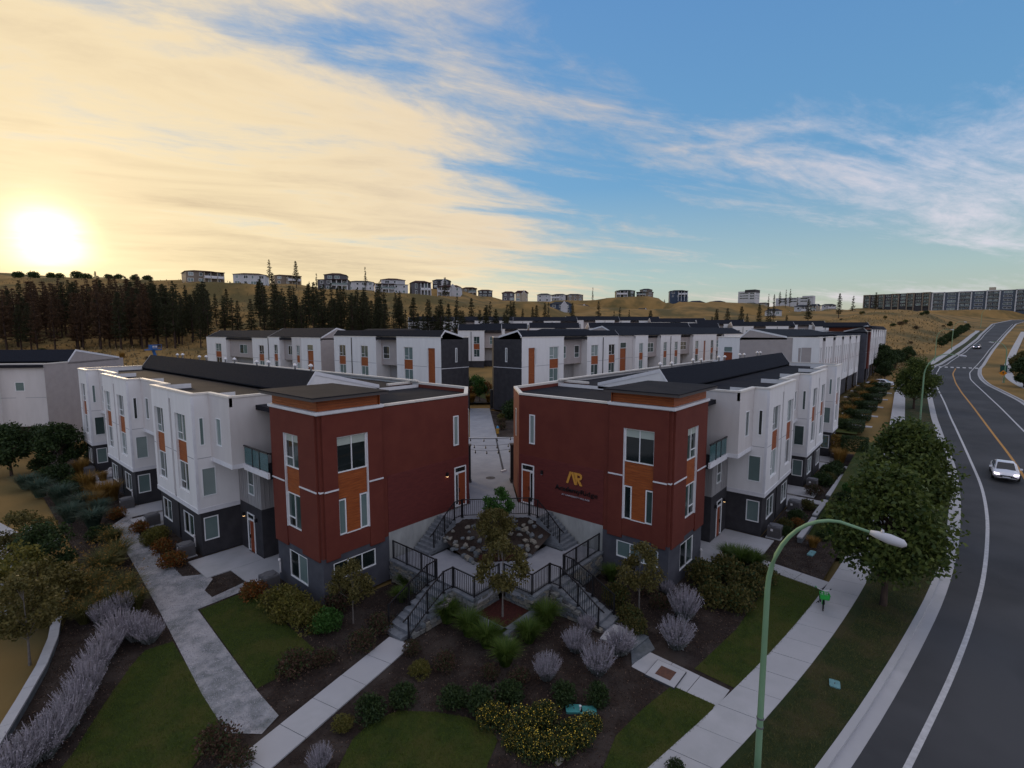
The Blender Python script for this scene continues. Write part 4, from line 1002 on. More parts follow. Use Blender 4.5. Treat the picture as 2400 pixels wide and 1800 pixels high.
MB().prism([(19.65, 9.6), (21.15, 9.45), (20.6, 8.9), (18.95, 9.2)], -.5, -.37).obj('step', M['stone3'], st1)

# stones: a few shared shapes, scaled and turned
def stone_proto(seed):
    rg = random.Random(seed); bm = bmesh.new(); bmesh.ops.create_cube(bm, size=1)
    bmesh.ops.bevel(bm, geom=bm.edges[:], offset=.13, segments=1, affect='EDGES')
    for v in bm.verts: v.co += Vector((rg.uniform(-.06, .06), rg.uniform(-.06, .06), rg.uniform(-.06, .06)))
    return bm
STONES = []
for k in range(9):
    bm = stone_proto(k); me = bpy.data.meshes.new('stone'); bm.to_mesh(me); bm.free(); me.materials.append(M[('stone', 'stone2', 'stone3')[k % 3]]); STONES.append(me)
ROCKS = []
for k in range(6):
    rg = random.Random(50+k); bm = bmesh.new(); bmesh.ops.create_icosphere(bm, subdivisions=1, radius=.5)
    for v in bm.verts: v.co *= rg.uniform(.75, 1.15)
    me = bpy.data.meshes.new('boulder'); bm.to_mesh(me); bm.free(); me.materials.append(M[('stone', 'stone2', 'stone3')[k % 3]]); ROCKS.append(me)
def stone_wall(label, p0, p1, zb, zt, cap=True, thick=.3, zt1=None):
    """coursed rubble from p0 to p1; zt -> zt1 when the top slopes"""
    t = thing('stone_wall', label, 'stone wall', (0, 0, 0), 0, 'stone walls of the plaza')
    d = Vector((p1[0]-p0[0], p1[1]-p0[1])); L_ = d.length; d /= L_; rz = atan2(d.y, d.x); nrm = Vector((-d.y, d.x))
    tops = lambda s_: zt if zt1 is None else zt+(zt1-zt)*s_/L_
    core = MB(); n = Vector((-d.y, d.x))*(thick/2-.06)
    a, b = Vector(p0), Vector(p1)
    P = [(a+n).to_tuple(), (b+n).to_tuple(), (b-n).to_tuple(), (a-n).to_tuple()]
    core.prism(P, zb-.2, lambda x, y: tops((Vector((x, y))-a).dot(d))-.06).obj('core', M['joint'], t)
    z = zb
    while z < max(zt, zt1 or zt)-.06:
        h = random.uniform(.15, .24); s_ = random.uniform(-.2, 0)
        while s_ < L_:
            w = random.uniform(.22, .55); c = s_+w/2
            if 0 <= c <= L_ and z+h*.6 < tops(c):
                q = a+d*c; hh = min(h, tops(c)-z)
                o = link('stone', random.choice(STONES), t, (q.x, q.y, z+hh/2), rz, (w-.02, thick+random.uniform(-.03, .06), hh-.015))
            s_ += w
        z += h
    if cap:
        s_ = 0; 
        while s_ < L_-.05:
            w = min(random.uniform(.7, 1.1), L_-s_); q0, q1 = a+d*(s_+.006), a+d*(s_+w-.006); n2 = Vector((-d.y, d.x))*(thick/2+.05)
            o2 = MB().prism([(q0+n2).to_tuple(), (q1+n2).to_tuple(), (q1-n2).to_tuple(), (q0-n2).to_tuple()], lambda x, y: tops((Vector((x, y))-a).dot(d))-.02, lambda x, y: tops((Vector((x, y))-a).dot(d))+.06).obj('coping', M['step'], t)
            s_ += w
    return t
for mi_ in (False, True):
    f_ = (lambda p: mir(*p)) if mi_ else (lambda p: p)
    sd = 'right' if mi_ else 'left'
    stone_wall(f'stone wall under the {sd} railing between the red house and the lower {sd} stairs', f_((16.80, 19.55)), f_((16.80, 23.3)), -.4, LZ+.0)
    stone_wall(f'short stone wall between the lower {sd} stairs and the tree planter', f_((16.80, 18.1)), f_((16.80, 16.55)), -.4, LZ)
    stone_wall(f'stone wall behind the planter on its {sd} side, under the dark railing', f_((16.95, 16.68)), f_((18.55, 16.68)), -.1, LZ)
    stone_wall(f'sloping stone cheek beside the lower {sd} stairs, planter side', f_((13.7, 17.98)), f_((16.7, 17.98)), -.4, -.30, False, .26, LZ-.05)
# planter with the round tree
pl_t = thing('planter', 'low stone planter with red bark mulch at the point of the landing', 'planter', (17.6, 15.4, -.4))
for a, b in (((16.5, 16.5), (16.5, 14.35)), ((16.5, 14.35), (18.65, 14.35))):
    d = Vector((b[0]-a[0], b[1]-a[1])); L_ = d.length; d /= L_; z = 0
    while z < .5:
        s_ = 0
        while s_ < L_:
            w = random.uniform(.25, .5); q = Vector(a)+d*(s_+w/2)
            link('stone', random.choice(STONES), pl_t, (q.x-17.6, q.y-15.4, z+.09), atan2(d.y, d.x), (w-.02, .3, .17)); s_ += w
        z += .18
    q0, q1 = Vector(a), Vector(b); n2 = Vector((-d.y, d.x))*.2
    e_ = d*.2
    MB().prism([((q0-e_+n2*k)-Vector((17.6, 15.4))).to_tuple() for k in (1, -1)]+[((q1+e_*(0 if a[0] == b[0] else 1)+n2*k)-Vector((17.6, 15.4))).to_tuple() for k in (-1, 1)], .54, .62).obj('coping', M['step'], pl_t)
MB().box(-1.0, 1.1, -1.0, 1.1, .3, .52).obj('mulch_fill', M['mulch_r'], pl_t)
# sloping bed with boulders between landing and plaza
def slope_z(x, y):
    # distance from the plaza edge (diagonal x+y = 43.3) towards the landing
    s_ = (43.3-(x+y))/1.414
    return PZ-.12-min(max(s_, 0)/2.6, 1)*(PZ-LZ-.2)
mb = MB(); g = 22
for i in range(g+1):
    for j in range(g+1):
        x, y = 19.5+4.8*i/g, 17.3+4.8*j/g
        mb.v.append((x, y, slope_z(x, y) if 38.9 < x+y < 43.6 else LZ-.3))
mb.f = [(i*(g+1)+j, (i+1)*(g+1)+j, (i+1)*(g+1)+j+1, i*(g+1)+j+1) for i in range(g) for j in range(g)
        if 37.3 < (19.5+4.8*(i+.5)/g)+(17.3+4.8*(j+.5)/g) < 43.9]
mb.m = [0]*len(mb.f)
rs = thing('rock_bank', 'bank of grey boulders between the landing and the upper plaza', 'rock bank')
mb.obj('bank_soil', M['mulch'], rs)
rg = random.Random(5)
for k in range(150):
    x, y = rg.uniform(19.4, 24.0), rg.uniform(17.4, 22.0); s_ = x+y
    if not 38.6 < s_ < 43.0: continue
    if hypot(x-19.9, y-18.9) < 0: continue
    if s_ < 40.2 and abs((x-y)-2.19) < 1.6: continue
    d_ = rg.uniform(.22, .5)
    o = link('boulder', rg.choice(ROCKS), rs, (x, y, slope_z(x, y)+.02), rg.uniform(0, 6), (d_, d_*rg.uniform(.7, 1.2), d_*rg.uniform(.5, .8)))
    o.rotation_euler.x = rg.uniform(-.5, .5)
mb = MB(); mb.prism([(19.75, 19.25), (20.6, 19.8), (21.9, 18.5), (21.4, 17.6)], .88, 1.02).obj('mulch_fill', M['mulch_r'], rs)
# railings: posts, rails and every baluster
BAL = MB().box(-.011, .011, -.011, .011, 0, .90).mesh('baluster', M['metal_b'])
POST = MB().box(-.035, .035, -.035, .035, 0, 1.16).box(-.07, .07, -.07, .07, -.01, .012).mesh('post', M['metal_b'])
def railing(label, pts, extra=()):
    t = thing('railing', label, 'railing', (0, 0, 0), 0, 'black steel railings')
    def bar(p, q, z0, z1, w):
        d = Vector(q)-Vector(p); n = Vector((-d.y, d.x, 0)).normalized()*w
        vs = [tuple(Vector(e)+n*k+Vector((0, 0, z))) for e in (p, q) for k, z in ((1, z0), (-1, z0), (-1, z1), (1, z1))]
        MB().add(vs, ((3, 2, 1, 0), (4, 5, 6, 7), (0, 1, 5, 4), (1, 2, 6, 5), (2, 3, 7, 6), (3, 0, 4, 7))).obj('top_rail' if z0 > .6 else 'bottom_rail', M['metal_b'], t)
    for i, p in enumerate(pts):
        link('post', POST, t, p)
        if i:
            q = pts[i-1]; L_ = (Vector(p)-Vector(q)).length
            bar(q, p, 1.09, 1.145, .028); bar(q, p, .10, .14, .02)
            n = max(2, int(hypot(p[0]-q[0], p[1]-q[1])/.125))
            for k in range(1, n):
                f = k/n; link('baluster', BAL, t, tuple(Vector(q)+(Vector(p)-Vector(q))*f+Vector((0, 0, .15))))
    for a, b in extra: bar(a, b, 1.09, 1.145, .028)
    return t
h_ = .0
for mi_ in (False, True):
    f_ = (lambda x, y, z: (*mir(x, y), z)) if mi_ else (lambda x, y, z: (x, y, z)); sd = 'right' if mi_ else 'left'
    ob = 'gold sign' if mi_ else 'left door'
    railing(f'black railing on the landing edge from the {sd} red house to the lower {sd} stairs', [f_(16.84, 23.2, LZ), f_(16.84, 21.96, LZ), f_(16.84, 20.7, LZ), f_(16.84, 19.52, LZ)])
    railing(f'black railing down the house side of the lower {sd} stairs', [f_(16.84, 19.45, LZ), f_(16.2, 19.45, LZ-.05), f_(15.0, 19.45, LZ-.55), f_(13.75, 19.45, -.30)])
    railing(f'black railing down the planter side of the lower {sd} stairs', [f_(16.81, 18.18, LZ), f_(16.17, 18.18, LZ), f_(15.0, 18.05, LZ-.48), f_(13.77, 17.95, -.33)], [(f_(13.77, 17.95, -.33), f_(13.45, 17.93, -.45))])
    railing(f'black railing behind the planter, {sd} half', [f_(16.81, 18.1, LZ), f_(16.78, 16.62, LZ), f_(18.60, 16.60, LZ)])
    railing(f'black railing down the upper {sd} stairs past the boulders', [f_(21.2, 22.04, PZ), f_(20.58, 22.04, PZ), f_(19.75, 22.04, PZ-.62), f_(18.9, 22.04, LZ+.15)], [(f_(18.9, 22.04, LZ+.15), f_(18.6, 22.04, LZ-.03))])
railing('black railing along the front edge of the upper plaza', [(21.25, 22.0, PZ), (22.25, 21.02, PZ), (23.25, 20.03, PZ), (24.22, 19.06, PZ)])
# walls in the left and right gardens
def cap_wall(label, pts, w, z0, z1, m='concrete', name='garden_wall'):
    t = thing(name, label, 'garden wall', (0, 0, 0), 0, 'low garden walls')
    for i in range(len(pts)-1):
        a, b = Vector(pts[i]), Vector(pts[i+1]); d = (b-a); L_ = d.length; d /= L_; n = Vector((-d.y, d.x))
        k = max(1, int(L_/.62))
        for j in range(k):
            p, q = a+d*(L_*j/k+.006), a+d*(L_*(j+1)/k-.006)
            MB().prism([(p+n*w/2).to_tuple(), (q+n*w/2).to_tuple(), (q-n*w/2).to_tuple(), (p-n*w/2).to_tuple()], z1-.09, z1+random.uniform(-.005, .005)).obj('coping', M[m], t)
        MB().prism([(a+n*w*.4).to_tuple(), (b+n*w*.4).to_tuple(), (b-n*w*.4).to_tuple(), (a-n*w*.4).to_tuple()], z0, z1-.09).obj('wall_body', M['stone3'], t)
    return t
cap_wall('long pale capped wall along the left edge of the garden', [(-1.2, 19.2), (.45, 23.2), (1.5, 25.8), (2.35, 28.0), (3.0, 30.2), (3.4, 32.2)], .36, -.7, .0)
cap_wall('middle piece of the pale capped wall behind tall green grasses', [(3.9, 33.4), (4.5, 36.0), (5.0, 38.4)], .36, -.7, .0)
cap_wall('short far piece of the pale capped wall between shrubs on the left', [(5.1, 44.6), (4.2, 49.2)], .5, -.7, -.05)
x = 37.8
for k, (xa, xb, lab) in enumerate(((37.9, 42.8, 'pale capped retaining wall by the road gardens, nearest piece'), (43.4, 48.0, 'pale capped retaining wall by the road gardens, middle piece'), (49.4, 58, 'pale capped retaining wall by the road gardens, farthest piece'))):
    cap_wall(lab, [(xa, 6.32), (xb, 6.25)], .34, -.6, .0)
tag(ribbon('grass_bank', lambda x: 6.12, lambda x: slw(x)-.02, 37, 72, -.03, M['lawn']), kind='structure')
# ------------------------------------------------------------------ plants
RNG = np.random.default_rng(11)
def unit(n, rng=RNG):
    v = rng.normal(size=(n, 3)); return v/np.linalg.norm(v, axis=1, keepdims=True)
def leaf_quads(P, size, rng=RNG, asp=.55, up=0., out=None):
    """diamond leaves at the points P"""
    n = len(P); a = unit(n, rng)
    if out is not None: a = a*.75+out*.8
    a[:, 2] += up; a /= np.linalg.norm(a, axis=1, keepdims=True)
    b = np.cross(a, unit(n, rng)); b /= np.linalg.norm(b, axis=1, keepdims=True)+1e-9
    s_ = (size*rng.uniform(.6, 1.3, (n, 1)))
    V = np.stack([P-a*s_, P+b*s_*asp, P+a*s_, P-b*s_*asp], 1).reshape(-1, 3)
    return V, np.arange(4*n).reshape(-1, 4)
def blades(n, r0, h, spread, w, rng=RNG, droop=.5, base=None):
    """curved tapering blades rising from a clump; two quads each"""
    t = rng.uniform(0, 2*pi, n); d = np.stack([np.cos(t), np.sin(t), 0*t], 1)
    p = d*(r0*np.sqrt(rng.uniform(0, 1, n)))[:, None] if base is None else base
    L_ = h*rng.uniform(.6, 1.1, n)[:, None]; k = (spread*rng.uniform(.3, 1., n))[:, None]
    up = np.array([0, 0, 1.])
    m = p+d*k*L_*.35+up*L_*.62; e = p+d*k*L_*(.9)+up*L_*(1-droop*k*.8)
    s_ = np.stack([-np.sin(t), np.cos(t), 0*t], 1)*w
    V = np.stack([p-s_, p+s_, m+s_*.8, m-s_*.8, e+s_*.15, e-s_*.15], 1).reshape(-1, 3)
    i = np.arange(n)[:, None]*6
    F = np.concatenate([i+np.array([[0, 1, 2, 3]]), i+np.array([[3, 2, 4, 5]])], 0)
    return V, F
def merge(parts):
    V, F, MI, o = [], [], [], 0
    for (v, f), m in parts: V.append(v); F.append(f+o); MI.append(np.full(len(f), m)); o += len(v)
    return np.concatenate(V), np.concatenate(F), np.concatenate(MI)
PRO = {}
def grass_proto(n, mats, n_b=420, h=1., spread=.75, w=.012, plume=0, pm=None, r0=.18):
    out = []
    for s_ in range(3):
        rng = np.random.default_rng(100+s_*7+n_b)
        parts = [(blades(n_b, r0, h, spread, w, rng), 0)]
        ml = [M[mats]]
        if plume:
            v, f = blades(plume, r0*.6, h*1.15, spread*.7, w*.6, rng, .2); parts.append(((v, f), 0))
            tips = v.reshape(-1, 6, 3)[:, 4]; q = np.repeat(tips, 5, 0)+rng.normal(size=(plume*5, 3))*.03; parts.append((leaf_quads(q, .035, rng, .3), 1)); ml.append(M[pm])
        V, F, MI = merge(parts); out.append(np_mesh(n, V, F, ml, MI))
    PRO[n] = out
grass_proto('fountain_grass', 'grass_green', 700, 1., .85, .011)
grass_proto('olive_grass', 'grass_olive', 520, 1., .85, .012, 60, 'grass_gold')
grass_proto('blue_grass', 'grass_blue', 560, 1., .9, .012)
grass_proto('golden_grass', 'grass_gold', 560, 1., .60, .012, r0=.25)
def sage_proto():
    out = []
    for s_ in range(4):
        rng = np.random.default_rng(40+s_); n = 330
        t = rng.uniform(0, 2*pi, n); k = np.sqrt(rng.uniform(0, 1, n))
        d = np.stack([np.cos(t)*k*.62, np.sin(t)*k*.62, np.ones(n)], 1); d /= np.linalg.norm(d, axis=1, keepdims=True)
        L_ = (1.05-.30*k)*rng.uniform(.7, 1.1, n)
        base = np.stack([np.cos(t)*k*.16, np.sin(t)*k*.16, 0*t], 1)
        side = np.cross(d, unit(n, rng)); side /= np.linalg.norm(side, axis=1, keepdims=True)
        w = .009; b0 = base; b1 = base+d*(L_*.55)[:, None]; b2 = base+d*L_[:, None]
        V = np.stack([b0-side*w, b0+side*w, b1+side*w, b1-side*w], 1).reshape(-1, 3); F = np.arange(4*n).reshape(-1, 4)
        V2 = np.stack([b1-side*w*1.3, b1+side*w*1.3, b2+side*w*.4, b2-side*w*.4], 1).reshape(-1, 3)
        # side twigs and flowers
        q = np.repeat(base, 5, 0)+np.repeat(d, 5, 0)*(np.repeat(L_, 5)*rng.uniform(.45, 1, n*5))[:, None]+rng.normal(size=(n*5, 3))*.025
        q2 = np.repeat(base, 2, 0)+np.repeat(d, 2, 0)*(np.repeat(L_, 2)*rng.uniform(.1, .55, n*2))[:, None]+rng.normal(size=(n*2, 3))*.03
        V, F, MI = merge([((V, F), 0), ((V2, F.copy()), 1), (leaf_quads(q, .026, rng, .4, .6), 1), (leaf_quads(q2, .03, rng, .35, .5), 0)])
        out.append(np_mesh('sage_shrub', V, F, [M['sage_green'], M['sage']], MI))
    PRO['sage_shrub'] = out
sage_proto()
def shrub_proto(n, m, nl=1900, size=.055, zs=.75, rough=.22, fl=None, nf=0, seed=0, box=None, m2=None, asp=.55):
    out = []
    for s_ in range(3):
        rng = np.random.default_rng(200+s_*13+seed)
        cc = unit(26, rng)*.30; cc[:, 2] = np.abs(cc[:, 2])*zs+.32*zs; cr = rng.uniform(.20, .32, 26)
        if box:
            P = rng.uniform(-.5, .5, (nl, 3))*np.array(box); ax = rng.integers(0, 3, nl)
            sgn = rng.choice([-1, 1], nl); sh = rng.uniform(0, 1, nl) < .75
            for i in range(3):
                k_ = (ax == i) & sh; P[k_, i] = sgn[k_]*.5*box[i]*rng.uniform(.86, 1.05, k_.sum())
            P[:, 2] += box[2]/2; P = P[P[:, 2] > -.02]; O = None
        else:
            i = rng.integers(0, 26, nl); o_ = unit(nl, rng); P = cc[i]+o_*(cr[i]*rng.uniform(.75, 1.08, nl))[:, None]; P[:, 2] = np.maximum(P[:, 2], .01); O = o_
        parts = [(leaf_quads(P, size, rng, asp, .15, O), 0)]; ml = [M[m]]
        if m2:
            k_ = rng.uniform(0, 1, len(P)) < .35; parts.append((leaf_quads(P[k_]*1.03, size, rng, asp, .15, None), len(ml))); ml.append(M[m2])
        if fl:
            i = rng.integers(0, 26, nf*3); o_ = unit(nf*3, rng); q = cc[i]+o_*(cr[i]*1.06)[:, None]; q = q[q[:, 2] > zs*.42][:nf]; parts.append((leaf_quads(q, .016, rng, .9), len(ml))); ml.append(M[fl])
        V, F, MI = merge(parts); out.append(np_mesh(n, V, F, ml, MI))
    PRO[n] = out
shrub_proto('round_shrub', 'leaf_bright', 2200, .042, seed=1)
shrub_proto('dark_shrub', 'leaf_dark', 1700, .05, seed=2)
shrub_proto('olive_shrub', 'leaf_olive', 1900, .045, seed=3, m2='leaf_dark')
shrub_proto('yellow_green_shrub', 'leaf_yellowgreen', 2400, .035, seed=4, zs=.62, m2='leaf_olive')
shrub_proto('rust_shrub', 'leaf_rust', 1500, .045, seed=5, m2='leaf_olive')
shrub_proto('brown_shrub', 'leaf_brown', 1300, .04, seed=6, m2='leaf_dark')
shrub_proto('flowering_shrub', 'leaf_dark', 1900, .038, seed=7, zs=.45, fl='flower_y', nf=300, m2='leaf_olive')
shrub_proto('clipped_hedge', 'leaf_dark', 2600, .05, seed=8, box=(1, 1, 1))
CNT = {}
LBL = {}
def plant(kind, x, y, z, w, label, cat='shrub', group=None, h=None):
    v = PRO[kind]; i = CNT.get(kind, 0); CNT[kind] = i+1
    o = link(kind, v[i % len(v)], None, (x, y, z), random.uniform(0, 6.28), (w*random.uniform(.92, 1.08), w*random.uniform(.92, 1.08), (h or w)*random.uniform(.92, 1.08)))
    return tag(o, label, cat, group or kind.replace('_', ' ')+'s of the gardens')
def pp(ox, oy, h, z=-.4): return at(ox, oy, z+h*.5)
def row_of(kind, items, hgt, lab, cat, group=None, z=-.4):
    for (ox, oy, w, txt) in items:
        x, y = pp(ox, oy, hgt*w, z); plant(kind, x, y, z, w, lab.format(txt), cat, group)
# --- grasses and shrubs in front of the plaza
row_of('fountain_grass', [(965, 1322, 1.30, 'first clump by the lower left stairs'), (1012, 1350, 1.25, 'second clump from the lower left stairs'), (1052, 1375, 1.2, 'third clump, left of the planter point'), (1092, 1412, 1.25, 'nearest clump, below the planter point'),
    (1213, 1290, 1.3, 'clump by the lower right stairs'), (1180, 1330, 1.25, 'middle clump right of the planter'), (1143, 1365, 1.2, 'clump just right of the planter point'), (1225, 1255, 1.0, 'small clump tucked against the right stone cheek'),
    (880, 1255, 1.0, 'clump under the landing wall by the left red house'), (868, 1285, .9, 'lower clump beside the left stair railing'), (1320, 1240, 1.0, 'clump under the landing wall by the right red house')], .8, 'bright green arching grass, {}', 'ornamental grass')
row_of('sage_shrub', [(1182, 1445, 1.15, 'leftmost in the middle bed'), (1245, 1385, 1.2, 'by the foot of the right railing'), (1292, 1428, 1.35, 'nearest, left of the right walk'), (1340, 1388, 1.35, 'spilling over the right walk'), (1268, 1350, .9, 'small one at the last right step'),
    (1478, 1310, 1.7, 'large, left of the lamp post'), (1462, 1370, 1.6, 'large, above the rusty cover'), (1440, 1270, .8, 'small one at the right red house corner'), (690, 1640, .9, 'cut by the lower picture edge beside the left walk')], .8, 'pale lavender grey sage bush, {}', 'sage bush')
row_of('sage_shrub', [(28, 1648, 1.5, 'nearest, at the lower left corner'), (95, 1600, 1.45, 'second from the lower left corner'), (135, 1560, 1.4, 'third from the lower left corner'), (160, 1515, 1.4, 'fourth, left of the big lawn'), (185, 1475, 1.4, 'fifth, halfway along the big lawn'), (205, 1430, 1.4, 'sixth, left of the lawn top'),
    (230, 1392, 1.45, 'seventh, near the lawn top'), (255, 1355, 1.5, 'tall one at the bend'), (292, 1358, 1.4, 'at the lawn corner'), (322, 1365, 1.25, 'end of the hedge by the gravel path'), (222, 1330, 1.2, 'back row, beside the capped wall'), (262, 1310, 1.2, 'back row, under the olive grass'), (60, 1630, 1.2, 'back row near the corner'), (110, 1580, 1.1, 'low one between the third and the second')], .8, 'lavender hedge bush, {}', 'sage bush', 'sage bushes forming the left hedge')
row_of('olive_grass', [(222, 1222, 1.9, 'large clump right of the capped wall'), (252, 1195, 1.7, 'beside the gravel path bend'), (200, 1262, 1.6, 'left, above the lavender hedge'), (270, 1272, 1.5, 'by the gravel path, above the lavender hedge'), (292, 1300, 1.2, 'lowest, at the gravel edge'), (172, 1290, 1.4, 'against the long capped wall'), (182, 1325, 1.2, 'short one at the wall end'), (235, 1300, 1.3, 'in front of the lavender hedge top'), (245, 1160, 1.3, 'at the narrow part of the gravel path')], .8, 'olive green feathery grass, {}', 'ornamental grass')
row_of('dark_shrub', [(215, 1150, 1.6, 'dark green mound beside the gravel path, far left garden'), (1460, 1655, .6, 'little dark mound in the lower lawn bed'), (205, 985, 2.2, 'dark rounded bush left of the golden grasses'), (120, 1020, 2.6, 'dark green bush below the far concrete path'), (165, 1045, 2.2, 'dark bush above the blue grasses'), (90, 1000, 2.0, 'dark bush left of the concrete path')], .7, '{}', 'shrub')
row_of('blue_grass', [(175, 1085, 1.8, 'middle of the left slope'), (130, 1070, 2.0, 'left of the middle clump'), (200, 1120, 1.7, 'lower, near the gravel'), (150, 1110, 1.6, 'above the short wall'), (85, 1055, 1.9, 'far left of the slope'), (215, 1095, 1.4, 'right end of the drift'), (55, 1040, 1.7, 'highest on the slope')], .8, 'blue green grass drift clump, {}', 'ornamental grass')
row_of('golden_grass', [(175, 1012, 1.7, 'left of the white chair patio'), (188, 1045, 1.9, 'below the white chair patio'), (215, 1068, 1.8, 'nearest of the golden group'), (238, 1062, 1.9, 'against the dark base wall'), (203, 1085, 1.5, 'low front one of the golden group'), (222, 1030, 1.0, 'pale one on the patio edge')], .8, 'golden grass mound, {}', 'ornamental grass')
row_of('rust_shrub', [(252, 1108, 1.3, 'beside the second patio'), (300, 1138, 1.2, 'at the patio corner by the air conditioner'), (352, 1182, 1.4, 'left of the nearest left air conditioner'), (372, 1208, 1.4, 'lowest of the bed along the white row'), (550, 1275, 1.3, 'left of the air conditioner at the red house')], .7, 'rust orange leaved shrub, {}', 'shrub')
row_of('yellow_green_shrub', [(330, 1160, 1.6, 'between rust shrubs along the white row'), (345, 1150, 1.4, 'under the base window of the white row'), (602, 1292, 1.9, 'left end of the hedge at the left red house'), (632, 1312, 1.9, 'middle of the hedge at the left red house'), (662, 1332, 1.8, 'right end of the hedge at the left red house'), (610, 1322, 1.3, 'front of the hedge facing the lawn'), (740, 1560, .8, 'small plant by the walk above the oval lawn'), (905, 1445, .9, 'upright one in the mulch below the stairs')], .6, 'yellow green clipped shrub, {}', 'shrub')
row_of('round_shrub', [(703, 1338, 1.5, 'round bright green shrub at the foot of the left red house')], .7, '{}', 'shrub')
row_of('brown_shrub', [(640, 1432, 1.5, 'round brown seed headed shrub by the walk, left bed'), (700, 1418, 1.0, 'low brown plant next to the round seed headed shrub'), (762, 1270, 1.7, 'dark plum shrub below the three part window, left house'), (725, 1300, 1.5, 'dark plum shrub at the left house corner'), (820, 1345, 1.3, 'brown shrub by the railing foot, left stairs'), (780, 1385, 1.3, 'brown shrub halfway down the left walk'), (470, 1600, 1.4, 'brown plum shrub at the end of the gravel path'), (510, 1640, 1.0, 'brown plum plant by the walk at the lower edge'), (1400, 1270, 1.2, 'brown shrub under the right small tree'), (1425, 1300, 1.0, 'brown shrub in front of the sage by the right house'), (890, 1400, .8, 'brown low plant right of the last left step'), (960, 1430, 1.0, 'brown shrub in the middle bed below the grasses'), (1120, 1460, .9, 'brown shrub left of the pale sage'), (1060, 1450, .8, 'small brown shrub below the nearest grass')], .65, '{}', 'shrub')
row_of('olive_shrub', [(1520, 1235, 1.9, 'left of the big group at the right red house'), (1572, 1225, 2.0, 'back of the big group by the patio'), (1612, 1258, 1.9, 'right of the big group near the lamp post'), (1548, 1282, 1.8, 'front left of the big group'), (1598, 1292, 1.7, 'front of the big group, above the lawn'), (1648, 1240, 1.5, 'end of the big group by the lawn'), (1360, 1325, 1.2, 'under the small tree right of the stairs'), (1330, 1285, 1.6, 'next to the stair railing, right bed'), (1375, 1350, 1.0, 'low one at the right walk edge')], .7, 'olive brown leafy bush, {}', 'shrub')
row_of('dark_shrub', [(798, 1530, 1.15, 'dark mound at the walk, left of the oval lawn'), (870, 1502, 1.1, 'dark mound second from the walk'), (978, 1508, 1.1, 'dark round mound above the oval lawn'), (1040, 1512, 1.2, 'dark mound right of the round one'), (1100, 1495, 1.1, 'dark mound in the middle bed behind the flowers'), (1215, 1495, 1.0, 'dark mound left of the teal lids'), (1290, 1500, 1.0, 'dark mound above the teal lids')], .65, '{}', 'shrub')
row_of('flowering_shrub', [(1065, 1545, 1.2, 'few flowers, above the oval lawn edge'), (1120, 1560, 1.3, 'middle of the bed'), (1175, 1545, 1.3, 'left of the teal lids'), (1150, 1610, 1.2, 'lower left, dense with flowers'), (1200, 1605, 1.2, 'lower middle, dense with flowers'), (1245, 1580, 1.2, 'lower right, below the teal lids'), (1275, 1560, .9, 'rightmost, thick with flowers'), (1110, 1590, 1.0, 'at the tip of the oval lawn')], .5, 'low yellow flowering bush, {}', 'flowering shrub')
# --- gardens along the road side row
row_of('fountain_grass', [(1600, 1205, 1.4, 'by the patio of the right white row'), (1630, 1210, 1.3, 'end of the patio, right white row'), (1575, 1195, 1.2, 'at the right red house patio corner')], .8, 'green grass tuft, {}', 'ornamental grass')
YARD = [('dark_shrub', 38.5, 7.4, 1.1), ('olive_shrub', 39.8, 7.6, 1.2), ('rust_shrub', 41, 7.0, 1.0), ('dark_shrub', 42.4, 7.3, 1.3), ('olive_shrub', 45.8, 7.2, 1.2), ('golden_grass', 37.8, 5.5, .8),
        ('dark_shrub', 39.5, 5.2, 1.0), ('round_shrub', 40.8, 4.9, 1.0), ('dark_shrub', 42.6, 5.1, 1.3), ('olive_shrub', 44.2, 5.1, 1.2), ('round_shrub', 46, 5.0, 1.1), ('dark_shrub', 48.2, 5.1, 1.4),
        ('brown_shrub', 50, 7.4, 1.4), ('dark_shrub', 53.8, 7.4, 1.8), ('olive_shrub', 55.5, 7.2, 1.4), ('round_shrub', 51.5, 5.0, 1.2), ('dark_shrub', 57.5, 7.2, 2.0), ('dark_shrub', 60.2, 7.2, 1.6), ('golden_grass', 64.5, 7.4, 1.6), ('golden_grass', 66, 7.6, 1.6)]
for i, (k, x, y, w) in enumerate(YARD):
    plant(k, x, y, -.42 if y > 6.3 else zr(x)-.05, w, f'{k.replace("_", " ")} in the right yards {"by the wall" if y > 6.3 else "on the bank"}, {["first","second","third","fourth","fifth","sixth","seventh","eighth","ninth","tenth","eleventh","twelfth","thirteenth","fourteenth","fifteenth","sixteenth","seventeenth","eighteenth","nineteenth","twentieth"][i]} from the lamp post', 'ornamental grass' if 'grass' in k else 'shrub')
def hedge(x0, x1, y0, y1, h, label, kind='clipped_hedge', z=None):
    v = PRO[kind]; o = link(kind, v[int(x0) % 3], None, ((x0+x1)/2, (y0+y1)/2, (zr(x0)-.15 if z is None else z)), 0, (x1-x0, y1-y0, h)); return tag(o, label, 'hedge', 'hedges of the front yards')
shrub_proto('golden_hedge', 'grass_gold', 2600, .06, seed=9, box=(1, 1, 1), m2='leaf_olive')
hedge(66.5, 68, 5.2, 7.6, 1.6, 'dark clipped hedge at the near end of the second road side garden'); hedge(66.8, 68.2, 7.7, 9.6, 1.5, 'golden hedge next to the dark clipped hedge', 'golden_hedge')
